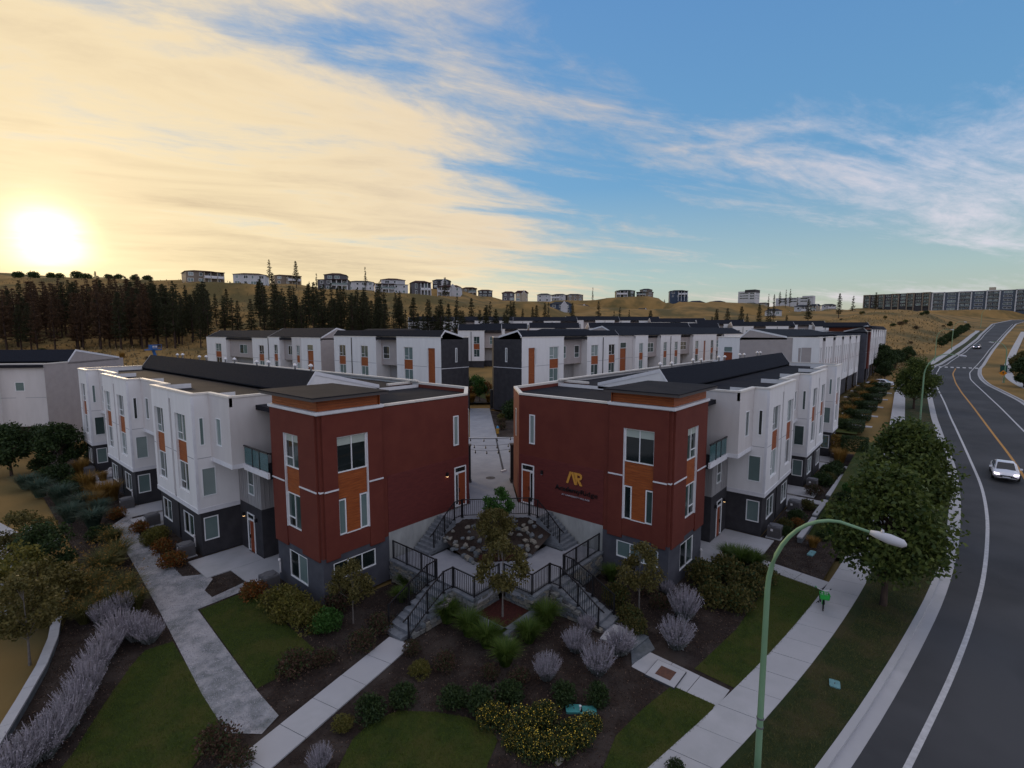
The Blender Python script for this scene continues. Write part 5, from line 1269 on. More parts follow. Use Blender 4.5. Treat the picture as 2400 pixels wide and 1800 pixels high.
for i, x in enumerate((78, 86, 95, 104, 113, 122)):
    zz = zr(x)-.12
    sheet('lawn', [(x-3, 7), (x+3.5, 7.2), (x+3.5, 11), (x-3, 11)], zz+.05, M['lawn'])
    sheet('yard_walk', [(x+3.6, 6), (x+4.6, 6), (x+4.6, 12.4), (x+3.6, 12.4)], zz+.06, M['concrete'], thick=.1)
    nth = ('nearest', 'second', 'third', 'fourth', 'fifth', 'farthest')[i]
    hedge(x-1.5, x+2, 6.6, 8.2, 1.2, f'dark hedge by the pavement in front of the far road side row, {nth}', z=zz)
    plant('golden_grass', x+2.3, 9.4, zz, 1.8, f'golden grass in front of the far road side row, {nth} yard', 'ornamental grass')
    plant('olive_shrub', x-1.0, 10.5, zz, 1.8, f'olive bush at the far road side row, {nth} yard', 'shrub'); plant('dark_shrub', x+.6, 8.8, zz, 2.0, f'dark bush at the far road side row, {nth} yard', 'shrub')
# --- trees
def limb_tree(nm, h, cr, m_leaf, m_bark, nclump=70, per=130, size=.11, trunk_r=.12, z0=.32, seed=0, flat=.85, fork=.35, ncl_r=.42):
    rng = np.random.default_rng(seed); rg = random.Random(seed)
    mb = MB(); pts = [(0, 0, -.1)]; x = y = 0
    for i in range(1, 6):
        x += rg.uniform(-.05, .05)*h*.1; y += rg.uniform(-.05, .05)*h*.1; pts.append((x, y, h*.85*i/5))
    mb.tube(pts, [trunk_r*(1.25 if i == 0 else 1-.16*i) for i in range(6)], 8)
    cz = h*(1+z0)/2; cc = []
    n_ = nclump
    d = unit(n_, rng); rr = rng.uniform(.35, 1, n_)**.5
    hz = h*(1-z0)/2
    for i in range(n_):
        q = np.array([d[i, 0]*cr*rr[i], d[i, 1]*cr*rr[i], cz+d[i, 2]*hz*rr[i]])
        t = (q[2]-h*z0)/(h*(1-z0)); k = 1.0-.45*max(t-.45, 0)/.55-.35*max(.25-t, 0)/.25
        q[:2] *= k; cc.append(q)
    for q in cc[::3]:
        zb = max(h*z0*.8, q[2]-.5*hypot(q[0], q[1])-.2*h*rg.random()); zb = min(zb, h*.75)
        m_ = ((q[0]*.5), (q[1]*.5), zb+(q[2]-zb)*.55)
        mb.tube([(x*zb/h, y*zb/h, zb), m_, tuple(q)], [trunk_r*.38, trunk_r*.22, trunk_r*.07], 5)
    trunk = mb.mesh('trunk', M[m_bark])
    P = []; O = []
    for q in cc:
        o_ = unit(per, rng); r_ = cr*ncl_r*rng.uniform(.55, 1.)
        P.append(q+o_*(r_*rng.uniform(.3, 1.05, per))[:, None]*np.array([1, 1, flat])); O.append(o_)
    P = np.concatenate(P); O = np.concatenate(O)
    V, F = leaf_quads(P, size, rng, .6, -.25, O*.4)
    return trunk, np_mesh('crown', V, F, M[m_leaf])
def tree(protos, i, loc, s, label, name='tree', group=None, rz=None, sz=None, cat='tree'):
    t = thing(name, label, cat, loc, random.uniform(0, 6.28) if rz is None else rz, group)
    tr, cr = protos[i % len(protos)]
    link('trunk', tr, t, None, 0, (s, s, sz or s)); link('crown', cr, t, None, 0, (s, s, sz or s)); return t
MAPLE = [limb_tree('maple', 7.2, 2.6, 'leaf_maple', 'bark', 95, 150, .13, .15, .22, 3), limb_tree('maple', 7.0, 2.7, 'leaf_maple', 'bark', 95, 150, .13, .15, .2, 8)]
SMALL = [limb_tree('small', 4.0, 1.25, 'leaf_olive', 'bark_l', 38, 110, .075, .05, .38, 4), limb_tree('small', 4.0, 1.2, 'leaf_bright', 'bark', 36, 110, .09, .06, .3, 5)]
BROAD = [limb_tree('broad', 6.0, 2.5, 'leaf_dark', 'bark', 60, 110, .16, .14, .2, 6), limb_tree('broad', 6.0, 2.4, 'leaf_olive', 'bark', 60, 110, .16, .14, .2, 7)]
tree(MAPLE, 0, (31.9, 1.28, -.42), 1.0, 'big leafy maple in the verge behind the bicycle, nearest the camera', 'maple_tree', 'verge maples', 1.)
tree(MAPLE, 1, (44.5, 1.0, -.3), 1.12, 'big maple behind the nearest verge maple, crown over the road edge', 'maple_tree', 'verge maples', 2.)
tree(MAPLE, 0, (99, 2.2, 1.95), 1.05, 'third verge maple, left of the second street lamp', 'maple_tree', 'verge maples', 4.)
tree(SMALL, 0, (17.45, 15.35, .1), .95, 'slender olive tree in the stone planter', 'ornamental_tree', 'young ornamental trees', 0.)
tree(SMALL, 0, (19.9, 18.3, .9), .80, 'thin olive tree on the landing behind the planter', 'ornamental_tree', 'young ornamental trees', 2.)
tree(SMALL, 0, (20.6, 18.4, 1.0), .72, 'bushy olive tree among the boulders of the bank', 'ornamental_tree', 'young ornamental trees', 4.)
tree(SMALL, 1, (22.1, 19.8, 1.75), .72, 'bright green young tree below the upper plaza railing', 'ornamental_tree', 'young ornamental trees', 1.)
tree(SMALL, 0, (12.9, 21.2, -.42), .8, 'young tree with dark plum leaves before the left three part window', 'ornamental_tree', 'young ornamental trees', 3.)
tree(SMALL, 0, (22.9, 10.8, -.42), .9, 'young tree in front of the right three part window', 'ornamental_tree', 'young ornamental trees', 5.)
tree(SMALL, 0, (2.1, 29.4, -.6), 1.0, 'small leafy tree between the pale driveway and the capped wall', 'ornamental_tree', 'young ornamental trees', 1.5)
LT = [(3.0, 33.0, 1.05, 'green bushy tree behind the long capped wall'), (2.5, 36.0, 1.0, 'rust tinged tree left of the middle wall piece'), (3.9, 38.8, 1.05, 'olive tree behind the middle wall piece'), (3.6, 43.5, 1.0, 'olive tree at the upper left of the garden slope'), (1.0, 41.0, .9, 'olive tree at the far left picture edge')]
for i, (x, y, s_, l_) in enumerate(LT): tree([limb_tree('bushy', 3.4, 1.5, ('leaf_olive', 'leaf_yellowgreen', 'leaf_dark')[i % 3], 'bark', 46, 110, .085, .06, .08, 20+i)], 0, (x, y, -.6), s_, l_, 'garden_tree', 'garden trees left of the wall')
for i, (ox, oy, s_, l_) in enumerate(((135, 1020, .85, 'dark tree before the ground floor of the far left house, right one'), (25, 1025, .85, 'dark tree before the ground floor of the far left house, left one'), (90, 985, .6, 'low dark tree between the two trees at the far left house'))):
    x, y = at(ox, oy, -.4); tree(BROAD, 0, (x, y, -.45), s_, l_, 'garden_tree', 'trees by the far left house')
for i, (x, y, s_, l_) in enumerate(((150, 9.5, 1.0, 'round tree at the end of the far road side row'), (161, 10.5, 1.15, 'broad dark tree beyond the far road side row'), (172, 8.5, .85, 'green tree above the third verge maple'), (183, 6.5, .9, 'green tree by the pavement bend'), (140, 8.6, .7, 'small tree at the far road side row'))):
    tree(BROAD, 0, (x, y, zr(x)-.3), s_, l_, 'street_tree', 'trees by the bend')
for i in range(8):
    x = 236+i*13; y = slw(x)+3.2
    tree(BROAD, 0, (x, y, T(x, y)-.1), .62+.05*(i % 3), f'dark round tree in the line climbing beside the uphill road, {("lowest","second","third","fourth","fifth","sixth","seventh","highest")[i]}', 'street_tree', 'trees lining the uphill road')
for i, (x, y, s_, l_) in enumerate(((137, -13.2, 1.0, 'bushy tree behind the third street lamp'), (170, -15.5, .9, 'tree beyond the third street lamp on the right'), (184, -17.0, .8, 'tree at the right pavement bend'), (178, -22.5, 1.3, 'tall dark tree at the right picture edge'), (205, -24, 1.3, 'second dark tree at the right picture edge'))):
    tree(BROAD, i % 2, (x, y, T(x, y)-.1), s_, l_, 'street_tree', 'trees across the road')
# courtyard plants seen through the gap
tree(SMALL, 1, (58.2, 56.0, 2.6), .9, 'small leafy tree in the bed at the end of the plaza walk', 'ornamental_tree', 'young ornamental trees', 1.)
for i, (x, y, k, w, l_) in enumerate(((62.5, 62.0, 'rust_shrub', 2.6, 'orange shrub in the far court, left one'), (67.0, 63.0, 'rust_shrub', 2.8, 'orange shrub in the far court, right one'), (66, 68, 'dark_shrub', 4.0, 'dark shrub behind the orange ones, far court'), (72, 70, 'round_shrub', 3.6, 'green shrub behind the orange ones, far court'), (57.0, 56.6, 'golden_grass', 1.5, 'pale grass by the plaza walk end, left one'), (58.9, 54.6, 'golden_grass', 1.5, 'pale grass by the plaza walk end, right one'),
    (52, 43.3, 'dark_shrub', 3.4, 'tall dark shrub against the right dark end wall'), (50.5, 42.2, 'dark_shrub', 3.0, 'dark shrub beside the chamfer of the right red house'), (49, 43.3, 'yellow_green_shrub', 1.2, 'yellow green plant by the plaza walk'), (44, 38.6, 'brown_shrub', 1.2, 'brown plant near the hydrant'), (46.5, 41, 'brown_shrub', 1.2, 'brown plant in the courtyard bed'))):
    plant(k, x, y, 2.42 if x < 56 else 2.6, w, l_, 'ornamental grass' if 'grass' in k else 'shrub')
# --- turf blades, mulch litter, gravel stones (nobody could count them)
def in_poly(P, poly):
    x, y = P[:, 0], P[:, 1]; r = np.zeros(len(P), bool); n = len(poly)
    for i in range(n):
        x0, y0 = poly[i][:2]; x1, y1 = poly[(i+1) % n][:2]
        c = ((y0 > y) != (y1 > y)) & (x < (x1-x0)*(y-y0)/(y1-y0+1e-9)+x0); r ^= c
    return r
def scatter(polys, n, rng):
    out = []
    for p in polys:
        a = np.array([q[:2] for q in p]); lo, hi = a.min(0), a.max(0)
        area = abs(sum(a[i, 0]*a[(i+1) % len(a), 1]-a[(i+1) % len(a), 0]*a[i, 1] for i in range(len(a))))/2
        k = int(n*((hi-lo).prod())); P = rng.uniform(lo, hi, (k, 2)); out.append(P[in_poly(P, p)])
    return np.concatenate(out)
def turf(name, polys, dens, z, m, h=.055, zf=None, w=.008):
    P = scatter(polys, dens, RNG); n = len(P); base = np.zeros((n, 3)); base[:, :2] = P
    base[:, 2] = z if zf is None else [zf(*p) for p in P]
    t = RNG.uniform(0, 2*pi, n); s_ = np.stack([np.cos(t), np.sin(t), 0*t], 1)*w
    hh = h*RNG.uniform(.5, 1.3, n); lean = RNG.normal(size=(n, 3))*.5; lean[:, 2] = 1
    tip = base+lean*hh[:, None]
    V = np.stack([base-s_, base+s_, tip+s_*.3, tip-s_*.3], 1).reshape(-1, 3)
    o = link(name, np_mesh(name, V, np.arange(4*n).reshape(-1, 4), M[m])); return tag(o, kind='stuff')
turf('lawn_grass', [LAWN_A, LAWN_B, LAWN_C, LAWN_D, LAWN_E], 420, -.397, 'lawn_blade')
turf('verge_grass', [[(10, 5.2), (20, 3.7), (30, 2.1), (45, 1.6), (60, 1.9), (60, -1.5), (45, -1.3), (36.5, -.6), (23.5, 1.2), (10, 3.7)]], 300, 0, 'grass_olive', .07, lambda x, y: zr(x)-.015)
BED = [(2.6, 28.5), (5.6, 41), (6.2, 62), (11, 62), (10.5, 32), (12.4, 28), (12.6, 23.5), (16.6, 23), (16.6, 14.4), (25.6, 14.4), (25.7, 10.5), (33.5, 10.4), (36, 8.4), (46, 8.4), (46, 6.4), (38, 4.0), (26.7, 4.42), (20.3, 5.3), (14.6, 6.35), (5, 8.4), (4, 14), (0, 20)]
def litter(name, polys, dens, z, m, size, avoid):
    P = scatter(polys, dens, RNG)
    for a in avoid: P = P[~in_poly(P, a)]
    q = np.concatenate([P, np.full((len(P), 1), z)+RNG.uniform(0, .02, (len(P), 1))], 1)
    V, F = leaf_quads(q, size, RNG, .45); return tag(link(name, np_mesh(name, V, F, M[m])), kind='stuff')
GRAVEL = [(9.6, 42), (9.05, 33.1), (9.9, 31.5), (9.3, 30.3), (9.3, 29.2), (11.9, 29.6), (11.9, 28.7), (8.35, 28.45), (7.75, 20.05), (7.6, 18.3), (6.6, 17.9), (6.2, 19.5), (6.7, 26.3), (7.0, 29.5), (7.6, 36), (8.3, 42)]
WALKS = [[(14, 19.2), (14, 17.3), (2, 14.6), (2, 16.6)], [(20, 11.8), (21.6, 11.8), (21, 5), (18, 5), (18.8, 9)]]
litter('leaf_litter', [BED], 26, -.40, 'litter', .028, [LAWN_A, LAWN_B, LAWN_C, LAWN_D, LAWN_E, GRAVEL]+WALKS)
M['chip_d'] = mat('dark bark chip', (.020, .013, .010), .95, (.075, .045, .03), isl=1)
litter('bark_chips', [BED], 130, -.41, 'chip_d', .032, [LAWN_A, LAWN_B, LAWN_C, LAWN_D, LAWN_E, GRAVEL]+WALKS)
M['pebble'] = mat('pebble', (.22, .23, .25), .9, (.56, .55, .58), isl=1)
litter('gravel_stones', [GRAVEL], 330, -.39, 'pebble', .026, [])
# ------------------------------------------------------------------ the other terraces of the estate
def block(B, segs, depth=9., H=10.44, roof=(0, .75, 4.2, .15, .95, .10), lod=1, end='white2', end_feats=(), rear=True, seam=True):
    """segs: (a0, a1, b, material, features); features: strip / win / wood / slot"""
    wl = {}; bs, cap, jn, par = MB(), MB(), MB(), MB()
    a_end = segs[-1][1]
    def W_(m): return wl.setdefault(m, MB())
    for i, (a0, a1, b, m, fe) in enumerate(segs):
        mb = W_(m); lo = 2.87 if m in ('white', 'white2') else (6.15 if b > .5 else 2.87)
        holes = []
        for f in fe:
            if f[0] == 'strip': holes.append((f[1], f[2], 3.9, 9.05))
            if f[0] == 'wood': holes.append((f[1], f[2], f[3], f[4]))
            if f[0] == 'win': holes.append((f[1], f[2], f[3], f[4], .05))
        panel(mb, 'F', b, a0, a1, lo, H, holes, .17)
        if lo > 3:
            panel(W_('ribbed'), 'F', b+1.5, a0, a1, 2.87, lo); mb.quad((a0, b, lo), (a1, b, lo), (a1, b+1.5, lo), (a0, b+1.5, lo)); panel(bs, 'F', b+1.5, a0, a1, 0, 2.87)
        else:
            panel(bs, 'F', b+.15, a0, a1, 0, 2.87); mb.quad((a0, b, lo), (a1, b, lo), (a1, b+.16, lo), (a0, b+.16, lo))
        nb = segs[i-1][2] if i else None
        if i and nb != b: panel(W_(m if b < nb else segs[i-1][3]), 'S' if b < nb else 'E', a0, min(b, nb), max(b, nb)+(1.5 if 1 else 0), 2.87, H)
        for f in fe:
            if f[0] == 'strip': strip(B, 'F', b, f[1], f[2], 3.9, 9.05, .15, lod)
            if f[0] == 'wood': planks(B, 'F', b, f[1], f[2], f[3], f[4], -.15, 'wood', each=False, h=.2)
            if f[0] == 'win': window(B, 'F', b, *f[1:5], f[5] if len(f) > 5 else 'hung', rnd_sh(), .03, lod)
            if f[0] == 'bwin': window(B, 'F', b+.15, *f[1:5], 'two', rnd_sh(), 0, lod)
            if f[0] == 'pipe': p = MB(); p.box(f[1]-.06, f[1]+.06, b-.1, b-.01, 0, H-.15); B.part(p, 'downpipe', M['metal_b'])
        if seam and lo < 3:
            us = sorted([a0, a1]+[v for h in holes for v in h[:2]])
            for k in range(0, len(us)-1, 2): obox(jn, 'F', b, us[k], us[k+1], 6.36, 6.42, 0, .008)
        cap.box(a0-.03, a1+.03, b-.05, b+.24, H, H+.12); par.box(a0, a1, b+.02, b+.2, H-.5, H)
        if i and nb != b: cap.box(a0-.12, a0+.12, min(b, nb), max(b, nb)+.2, H, H+.118)
    b0 = segs[0][2]
    if end == 'dark':
        d1 = 5.25; mb = W_('dark'); panel(mb, 'S', 0, b0, d1, 2.4, 6.18, [(4.2, 4.5, 3.2, 5.8, .04)] if 0 else []); panel(mb, 'S', 0, b0, d1, 6.26, H, [(2.62, 2.98, 7.0, 9.0, .04)])
        panel(W_('darkred') if 0 else bs, 'S', -.03, b0, d1, 0, 2.4)
        tr = MB(); obox(tr, 'S', 0, b0, d1, 6.18, 6.26, -.01, .03); B.part(tr, 'belt_trim', M['trim'])
        window(B, 'S', 0, 2.62, 2.98, 7.0, 9.0, 'fixed', 'm', .0, lod, fw=.09)
        mb.add([(0, b0, H), (0, roof[1], H+roof[4]), (0, roof[2], H+roof[5]), (0, d1, H), (0, d1, H+.05)], ((0, 1, 2, 3),))
        mb.quad((0, d1, 0), (2.9, d1+2.9, 0), (2.9, d1+2.9, H), (0, d1, H)); mb.quad((2.9, d1+2.9, 0), (a_end, d1+2.9, 0), (a_end, d1+2.9, H), (2.9, d1+2.9, H))
        ch = MB(); ch.prism([(0, d1), (2.9, d1+2.9), (3.1, d1+2.8), (.2, d1-.1)], H+.0, H+.12); ch.box(-.02, .24, roof[2], d1, H+.0, H+.12); B.part(ch, 'parapet_cap', M['capwhite'])
        fl = MB(); fl.prism([(.1, .2), (.1, d1-.05), (3, d1+2.8), (a_end, d1+2.8), (a_end, .2)], H-.4, H-.06); B.part(fl, 'flat_roof', M['deckroof'])
    else:
        panel(W_(end), 'S', 0, b0, depth, 0, H); fl = MB(); fl.box(.05, a_end-.05, b0+.2, depth-.1, H-.4, H-.06); B.part(fl, 'flat_roof', M['deckroof'])
        panel(W_(end), 'K', depth, 0, a_end, 0, H)
        cap.box(-.05, .2, b0, roof[0], H, H+.12)
    panel(W_(segs[-1][3]), 'E', a_end, segs[-1][2], depth if end != 'dark' else 8.1, 0, H)
    for m, mb in wl.items(): B.part(mb, {'white': 'wall', 'white2': 'wall', 'beige': 'recessed_wall', 'dark': 'end_wall', 'ribbed': 'batten_wall'}.get(m, 'wall'), M[m])
    B.part(bs, 'base_wall', M['dark']); B.part(cap, 'parapet_cap', M['capwhite']); B.part(par, 'parapet', M['white']); B.part(jn, 'storey_joint', M['seam'])
    r0, r1, r2, z0, z1, z2 = roof
    return gable_roof(B, 0.0, a_end, r0, r1, r2, H+z0, H+z1, H+z2, gm='dark' if end == 'dark' else end, lod=lod, vents=False)
def hip(B, a0, a1, b0, b1, z0, z1, m='roof', ins=2.5, name='hip_roof'):
    mb = MB(); bm_ = (b0+b1)/2
    mb.add([(a0, b0, z0), (a1, b0, z0), (a1, b1, z0), (a0, b1, z0), (a0+ins, bm_, z1), (a1-ins, bm_, z1)], ((0, 1, 5, 4), (1, 2, 5), (2, 3, 4, 5), (3, 0, 4), (3, 2, 1, 0)))
    return B.part(mb, name, M[m])
def pattern(L, seed, wide=8., rec=4.6, lead='white'):
    rg = random.Random(seed); segs = []; a = 0; w = lead == 'white'
    while a < L-2:
        n = min(wide*rg.uniform(.85, 1.1) if w else rec*rg.uniform(.8, 1.25), L-a)
        if L-a-n < 2: n = L-a
        fe = []
        if w:
            if n > 5: fe = [('strip', a+1.2, a+2.7), ('strip', a+n-2.7, a+n-1.2), ('pipe', a+n/2)]
            elif n > 3: fe = [('strip', a+n/2-.8, a+n/2+.8)]
        elif n > 2.4: fe = [('win', a+n/2-.85, a+n/2+.85, 7.1, 9.0, 'grid')]
        segs.append((a, a+n, 0 if w else .9, 'white' if w else 'beige', fe)); a += n; w = not w
    return segs
GRP = 'townhouse rows of the estate'
def mid_rows():
    B = B_('townhouse_row', 'white townhouse row with dark end wall left of the plaza walk', 'townhouse row', (46.01, 51.5, 2.62), -pi/2, True, GRP)
    block(B, [(0, 9.8, 0, 'white', [('wood', 1.27, 2.75, 2.9, 9.0), ('win', 2.80, 3.0, 6.6, 9.0, 'fixed'), ('strip', 6.1, 8.1)]), (9.8, 15.0, 1.0, 'beige', [('win', 12.9, 14.5, 7.1, 9.05)]),
              (15.0, 27.1, 0, 'white', [('strip', 17.2, 19.2), ('strip', 23.6, 25.6), ('pipe', 21.7)])], end='dark', lod=1)
    hip(B, 9, 27, 1.2, 9.0, 10.45, 11.75)
    B = B_('townhouse_row', 'white townhouse row with dark end wall right of the plaza walk', 'townhouse row', (53.7, 43.62, 2.62), 0, False, GRP)
    block(B, [(0, 10.2, 0, 'white', [('wood', 1.5, 3.0, 2.9, 9.0), ('win', 3.05, 3.3, 6.6, 9.0, 'fixed'), ('strip', 6.5, 8.8)]), (10.2, 16.9, 1.1, 'beige', [('win', 11.2, 12.4, 7.1, 9.05), ('win', 14.8, 16.2, 7.1, 9.05)]),
              (16.9, 27.4, 0, 'white', [('strip', 18.2, 20.5), ('strip', 24.0, 26.2), ('pipe', 21.95)])], end='dark', lod=1)
    hip(B, 9, 27, 1.2, 9.0, 10.45, 11.75)
    B = B_('townhouse_row', 'pale row with rust panel and beige gable behind the left white row', 'townhouse row', (46.0, 83.0, 2.25), -pi/2, True, GRP)
    block(B, [(0, 6.9, 0, 'white', [('wood', 2.6, 4.7, 3, 8.2), ('win', 2.6, 4.7, 8.25, 9.3, 'fixed')]), (6.9, 10.5, .0, 'white2', [('strip', 7.6, 8.8)]), (10.5, 15.5, .9, 'beige', [('win', 12, 13.8, 7.1, 8.9, 'two')]), (15.5, 20.5, 0, 'white', [('strip', 16.4, 18.0), ('pipe', 20.3)])], end='beige', lod=1, roof=(0.2, 3.2, 10.5, .1, 1.75, .1), depth=11)
    B = B_('townhouse_row', 'pale row with grey roof at the left end of the second line', 'townhouse row', (46.3, 103.6, 2.0), -pi/2, True, GRP)
    block(B, [(0, 8.0, 0, 'white', [('strip', 2.6, 4.9)]), (8.0, 22.0, .8, 'beige', [('win', 12.5, 16.5, 7.0, 9.0, 'two')]), (22.0, 34.0, 0, 'white', [('strip', 25, 28.5)])], end='beige', lod=1, roof=(.2, 3.2, 10.5, .1, 1.6, .1), depth=11)
    B = B_('townhouse_row', 'long white and beige row right of the dark ended row, many rust panels', 'townhouse row', (81.1, 43.62, 2.62), 0, False, GRP)
    block(B, [(0, 6.6, .5, 'white2', [('wood', 1.6, 3.9, 3, 8.2), ('win', 1.6, 3.9, 8.25, 9.3, 'fixed')]), (6.6, 12.0, 0, 'white', [('strip', 8.3, 10.0)]), (12.0, 18.0, .9, 'beige', [('win', 13.5, 16.5, 7.1, 9.0, 'grid')]), (18, 28.5, 0, 'white', [('strip', 19.5, 21.2), ('strip', 25.3, 27), ('pipe', 23)]),
              (28.5, 36, .9, 'beige', [('win', 30.5, 34, 7.1, 9.0, 'grid')]), (36, 52, 0, 'white', [('strip', 37.5, 39.5), ('wood', 43, 44.2, 3, 9), ('strip', 48, 50)]), (52, 58, .9, 'beige', [('win', 53.5, 56.5, 7.1, 9.0, 'grid')]), (58, 76, 0, 'white', [('strip', 60, 62), ('strip', 67, 69), ('strip', 72, 74)])], end='beige', lod=2, roof=(.2, 3.4, 10.5, .1, 1.75, .1), depth=11)
    hip(B, 30, 52, 1.5, 10, 10.5, 12.2)
    B = B_('townhouse_row', 'row ending in a brown red cedar hat roof, between the two right lines', 'townhouse row', (118, 50, 3.2), R(-6), False, GRP)
    block(B, pattern(26, 5), end='white2', lod=2, depth=11)
    for a0 in (2, 14): mb = MB(); mb.box(a0, a0+8, 1, 7, 10.5, 11.6); B.part(mb, 'cedar_frieze', M['wood2']); mb = MB(); mb.box(a0-.5, a0+8.5, .4, 7.6, 11.6, 11.8); B.part(mb, 'hat_roof', M['deckroof'])
    # road side rows
    B = B_('townhouse_row', 'white row with large beige gable end facing the camera, beside the road', 'townhouse row', (82, 12.66, 2.56), 0, False, GRP)
    sg = []
    a = 0
    for i in range(5):
        sg += [(a, a+2.2, 0, 'white', [('strip', a+.6, a+1.6)]), (a+2.2, a+4.6, .5, 'beige', [('win', a+2.7, a+3.9, 7.0, 9.0, 'grid')]), (a+4.6, a+9.4, 0, 'white', [('strip', a+5.3, a+6.3), ('strip', a+7.6, a+8.6)])]; a += 9.4
    block(B, sg, end='beige', lod=2, depth=10.66, roof=(4.2, 9.3, 10.66, .1, 1.25, -.02))
    mb = MB(); panel(mb, 'S', -.04, -.0, 3.4, 0, 10.44, [(1.0, 2.7, 4.3, 9.05)], .12); B.part(mb, 'wall', M['white']); planks(B, 'S', -.04, 1.0, 2.2, 4.3, 9.05, -.1, 'wood2', each=False); window(B, 'S', -.04, 2.25, 2.7, 4.9, 9.05, 'fixed', 'b', .06, 1)
    mb = MB(); panel(mb, 'S', -.04, 10.66, 13.9, 0, 10.44, [(11.7, 13.0, 4, 9.0)], .12); panel(mb, 'K', 13.9, 0, 20, 0, 10.44); B.part(mb, 'wall', M['white']); planks(B, 'S', -.04, 11.7, 13.0, 4, 8.1, -.1, 'wood2', each=False); window(B, 'S', -.04, 11.7, 13.0, 8.15, 9.0, 'fixed', 'b', .06, 1)
    mb = MB(); mb.box(-.1, 20, 10.66, 14.0, 10.44, 10.56); B.part(mb, 'parapet_cap', M['capwhite'])
    B = B_('corner_townhouse', 'slate blue and dark red end house with projecting flat hat roof by the road', 'townhouse', (130, 11.6, 3.0), 0, False, GRP)
    block(B, [(0, 2.6, 0, 'slate', []), (2.6, 4.8, -.3, 'red', []), (4.8, 8.5, 0, 'slate', [('strip', 5.6, 7.2)])], end='slate', lod=2, depth=11, H=10.8)
    mb = MB(); mb.box(-.8, 9.3, -.9, 8, 11.7, 11.95); B.part(mb, 'hat_roof', M['roof']); mb = MB(); mb.box(.2, 8.3, 0.2, 7, 10.9, 11.7); B.part(mb, 'cedar_frieze', M['wood2'])
    B = B_('townhouse_row', 'farthest white row along the road behind the slate end house', 'townhouse row', (139, 11.6, 3.4), 0, False, GRP)
    block(B, pattern(42, 9, 4.2, 2.2), end='white', lod=2, depth=11, H=10.8)
    # house at the left edge, turned to face the camera
    B = B_('townhouse_row', 'pale row at the left picture edge with plum base and beige gable end', 'townhouse row', (9.72, 81.95, -.45), R(-40.5), True, GRP)
    block(B, [(0, .02, 0, 'white2', []), (.02, 5.2, .55, 'white2', [('win', 2.6, 3.6, 7.2, 8.3, 'fixed')]), (5.2, 16, -.6, 'white', [('strip', 7.4, 9.8), ('strip', 12.6, 15), ('bwin', 6.5, 8, .8, 2.2), ('bwin', 9.0, 10.6, .8, 2.2)]), (16, 22, .5, 'beige', [])], end='beige', lod=0, depth=16, roof=(4.2, 5.8, 15, .1, 1.5, .1))
    for o in B.root.children:
        if o.name.startswith('base_wall'): o.data.materials[0] = M['darkred']
mid_rows()
def far_row(cx, yb_par, f, L, rz_deg, label, seed, hh=10.44, dark=False):
    """parapet seen at photo height yb_par (2400 px scale), at forward distance f"""
    d = ray(cx, yb_par); t = f/(d[0]*ct+d[1]*st); X, Y, Z = d[0]*t, d[1]*t, CAM_H+d[2]*t
    rz = R(rz_deg); q = Vector((cos(rz), sin(rz)))*(-L/2)
    B = B_('townhouse_row', label, 'townhouse row', (X+q.x, Y+q.y, Z-hh), rz, False, GRP)
    block(B, pattern(L, seed, 7.5, 4.0), end='beige', lod=2, depth=10, H=hh, roof=(.2, 2.6, 9.5, .1, 1.7, .1), seam=False)
    return B
A0 = -49.8   # facing the camera
far_row(1124, 776, 128, 11, A0, 'white row with charcoal panel and base seen down the plaza gap', 21)
far_row(1095, 752, 205, 40, A0+10, 'far pale row, leftmost behind the second line', 22)
far_row(1010, 754, 190, 17, A0+4, 'far pale row end with beige gable at the forest edge', 23)
far_row(1278, 753, 205, 26, A0, 'far pale row left of the middle, third line', 24)
far_row(1390, 751, 210, 22, A0, 'far pale row in the middle, third line', 25)
far_row(1490, 752, 212, 20, A0-4, 'far pale row right of the middle, third line', 26)
far_row(1590, 756, 205, 22, A0-4, 'far pale row, fourth of the third line', 27)
far_row(1690, 760, 200, 18, A0-8, 'far pale row with small gables, right part of the third line', 28)
far_row(1180, 772, 148, 14, A0, 'pale row roof peeping over the second line, left of the middle', 29)
far_row(1300, 770, 150, 15, A0, 'pale row roof peeping over the second line, middle', 30)
far_row(1500, 770, 150, 30, A0, 'pale row with long dark roof over the second line, right of the middle', 31)
far_row(1640, 771, 155, 12, A0-6, 'pale row end over the second line, right', 32)
far_row(1790, 765, 190, 22, A0-10, 'cream lit row with beige infill, right of the third line', 33)
far_row(1880, 762, 205, 18, A0-10, 'cream row with small gable near the grass hill', 34)
far_row(1975, 766, 200, 20, A0-10, 'pink lit row nearest the golden grass slope', 35)

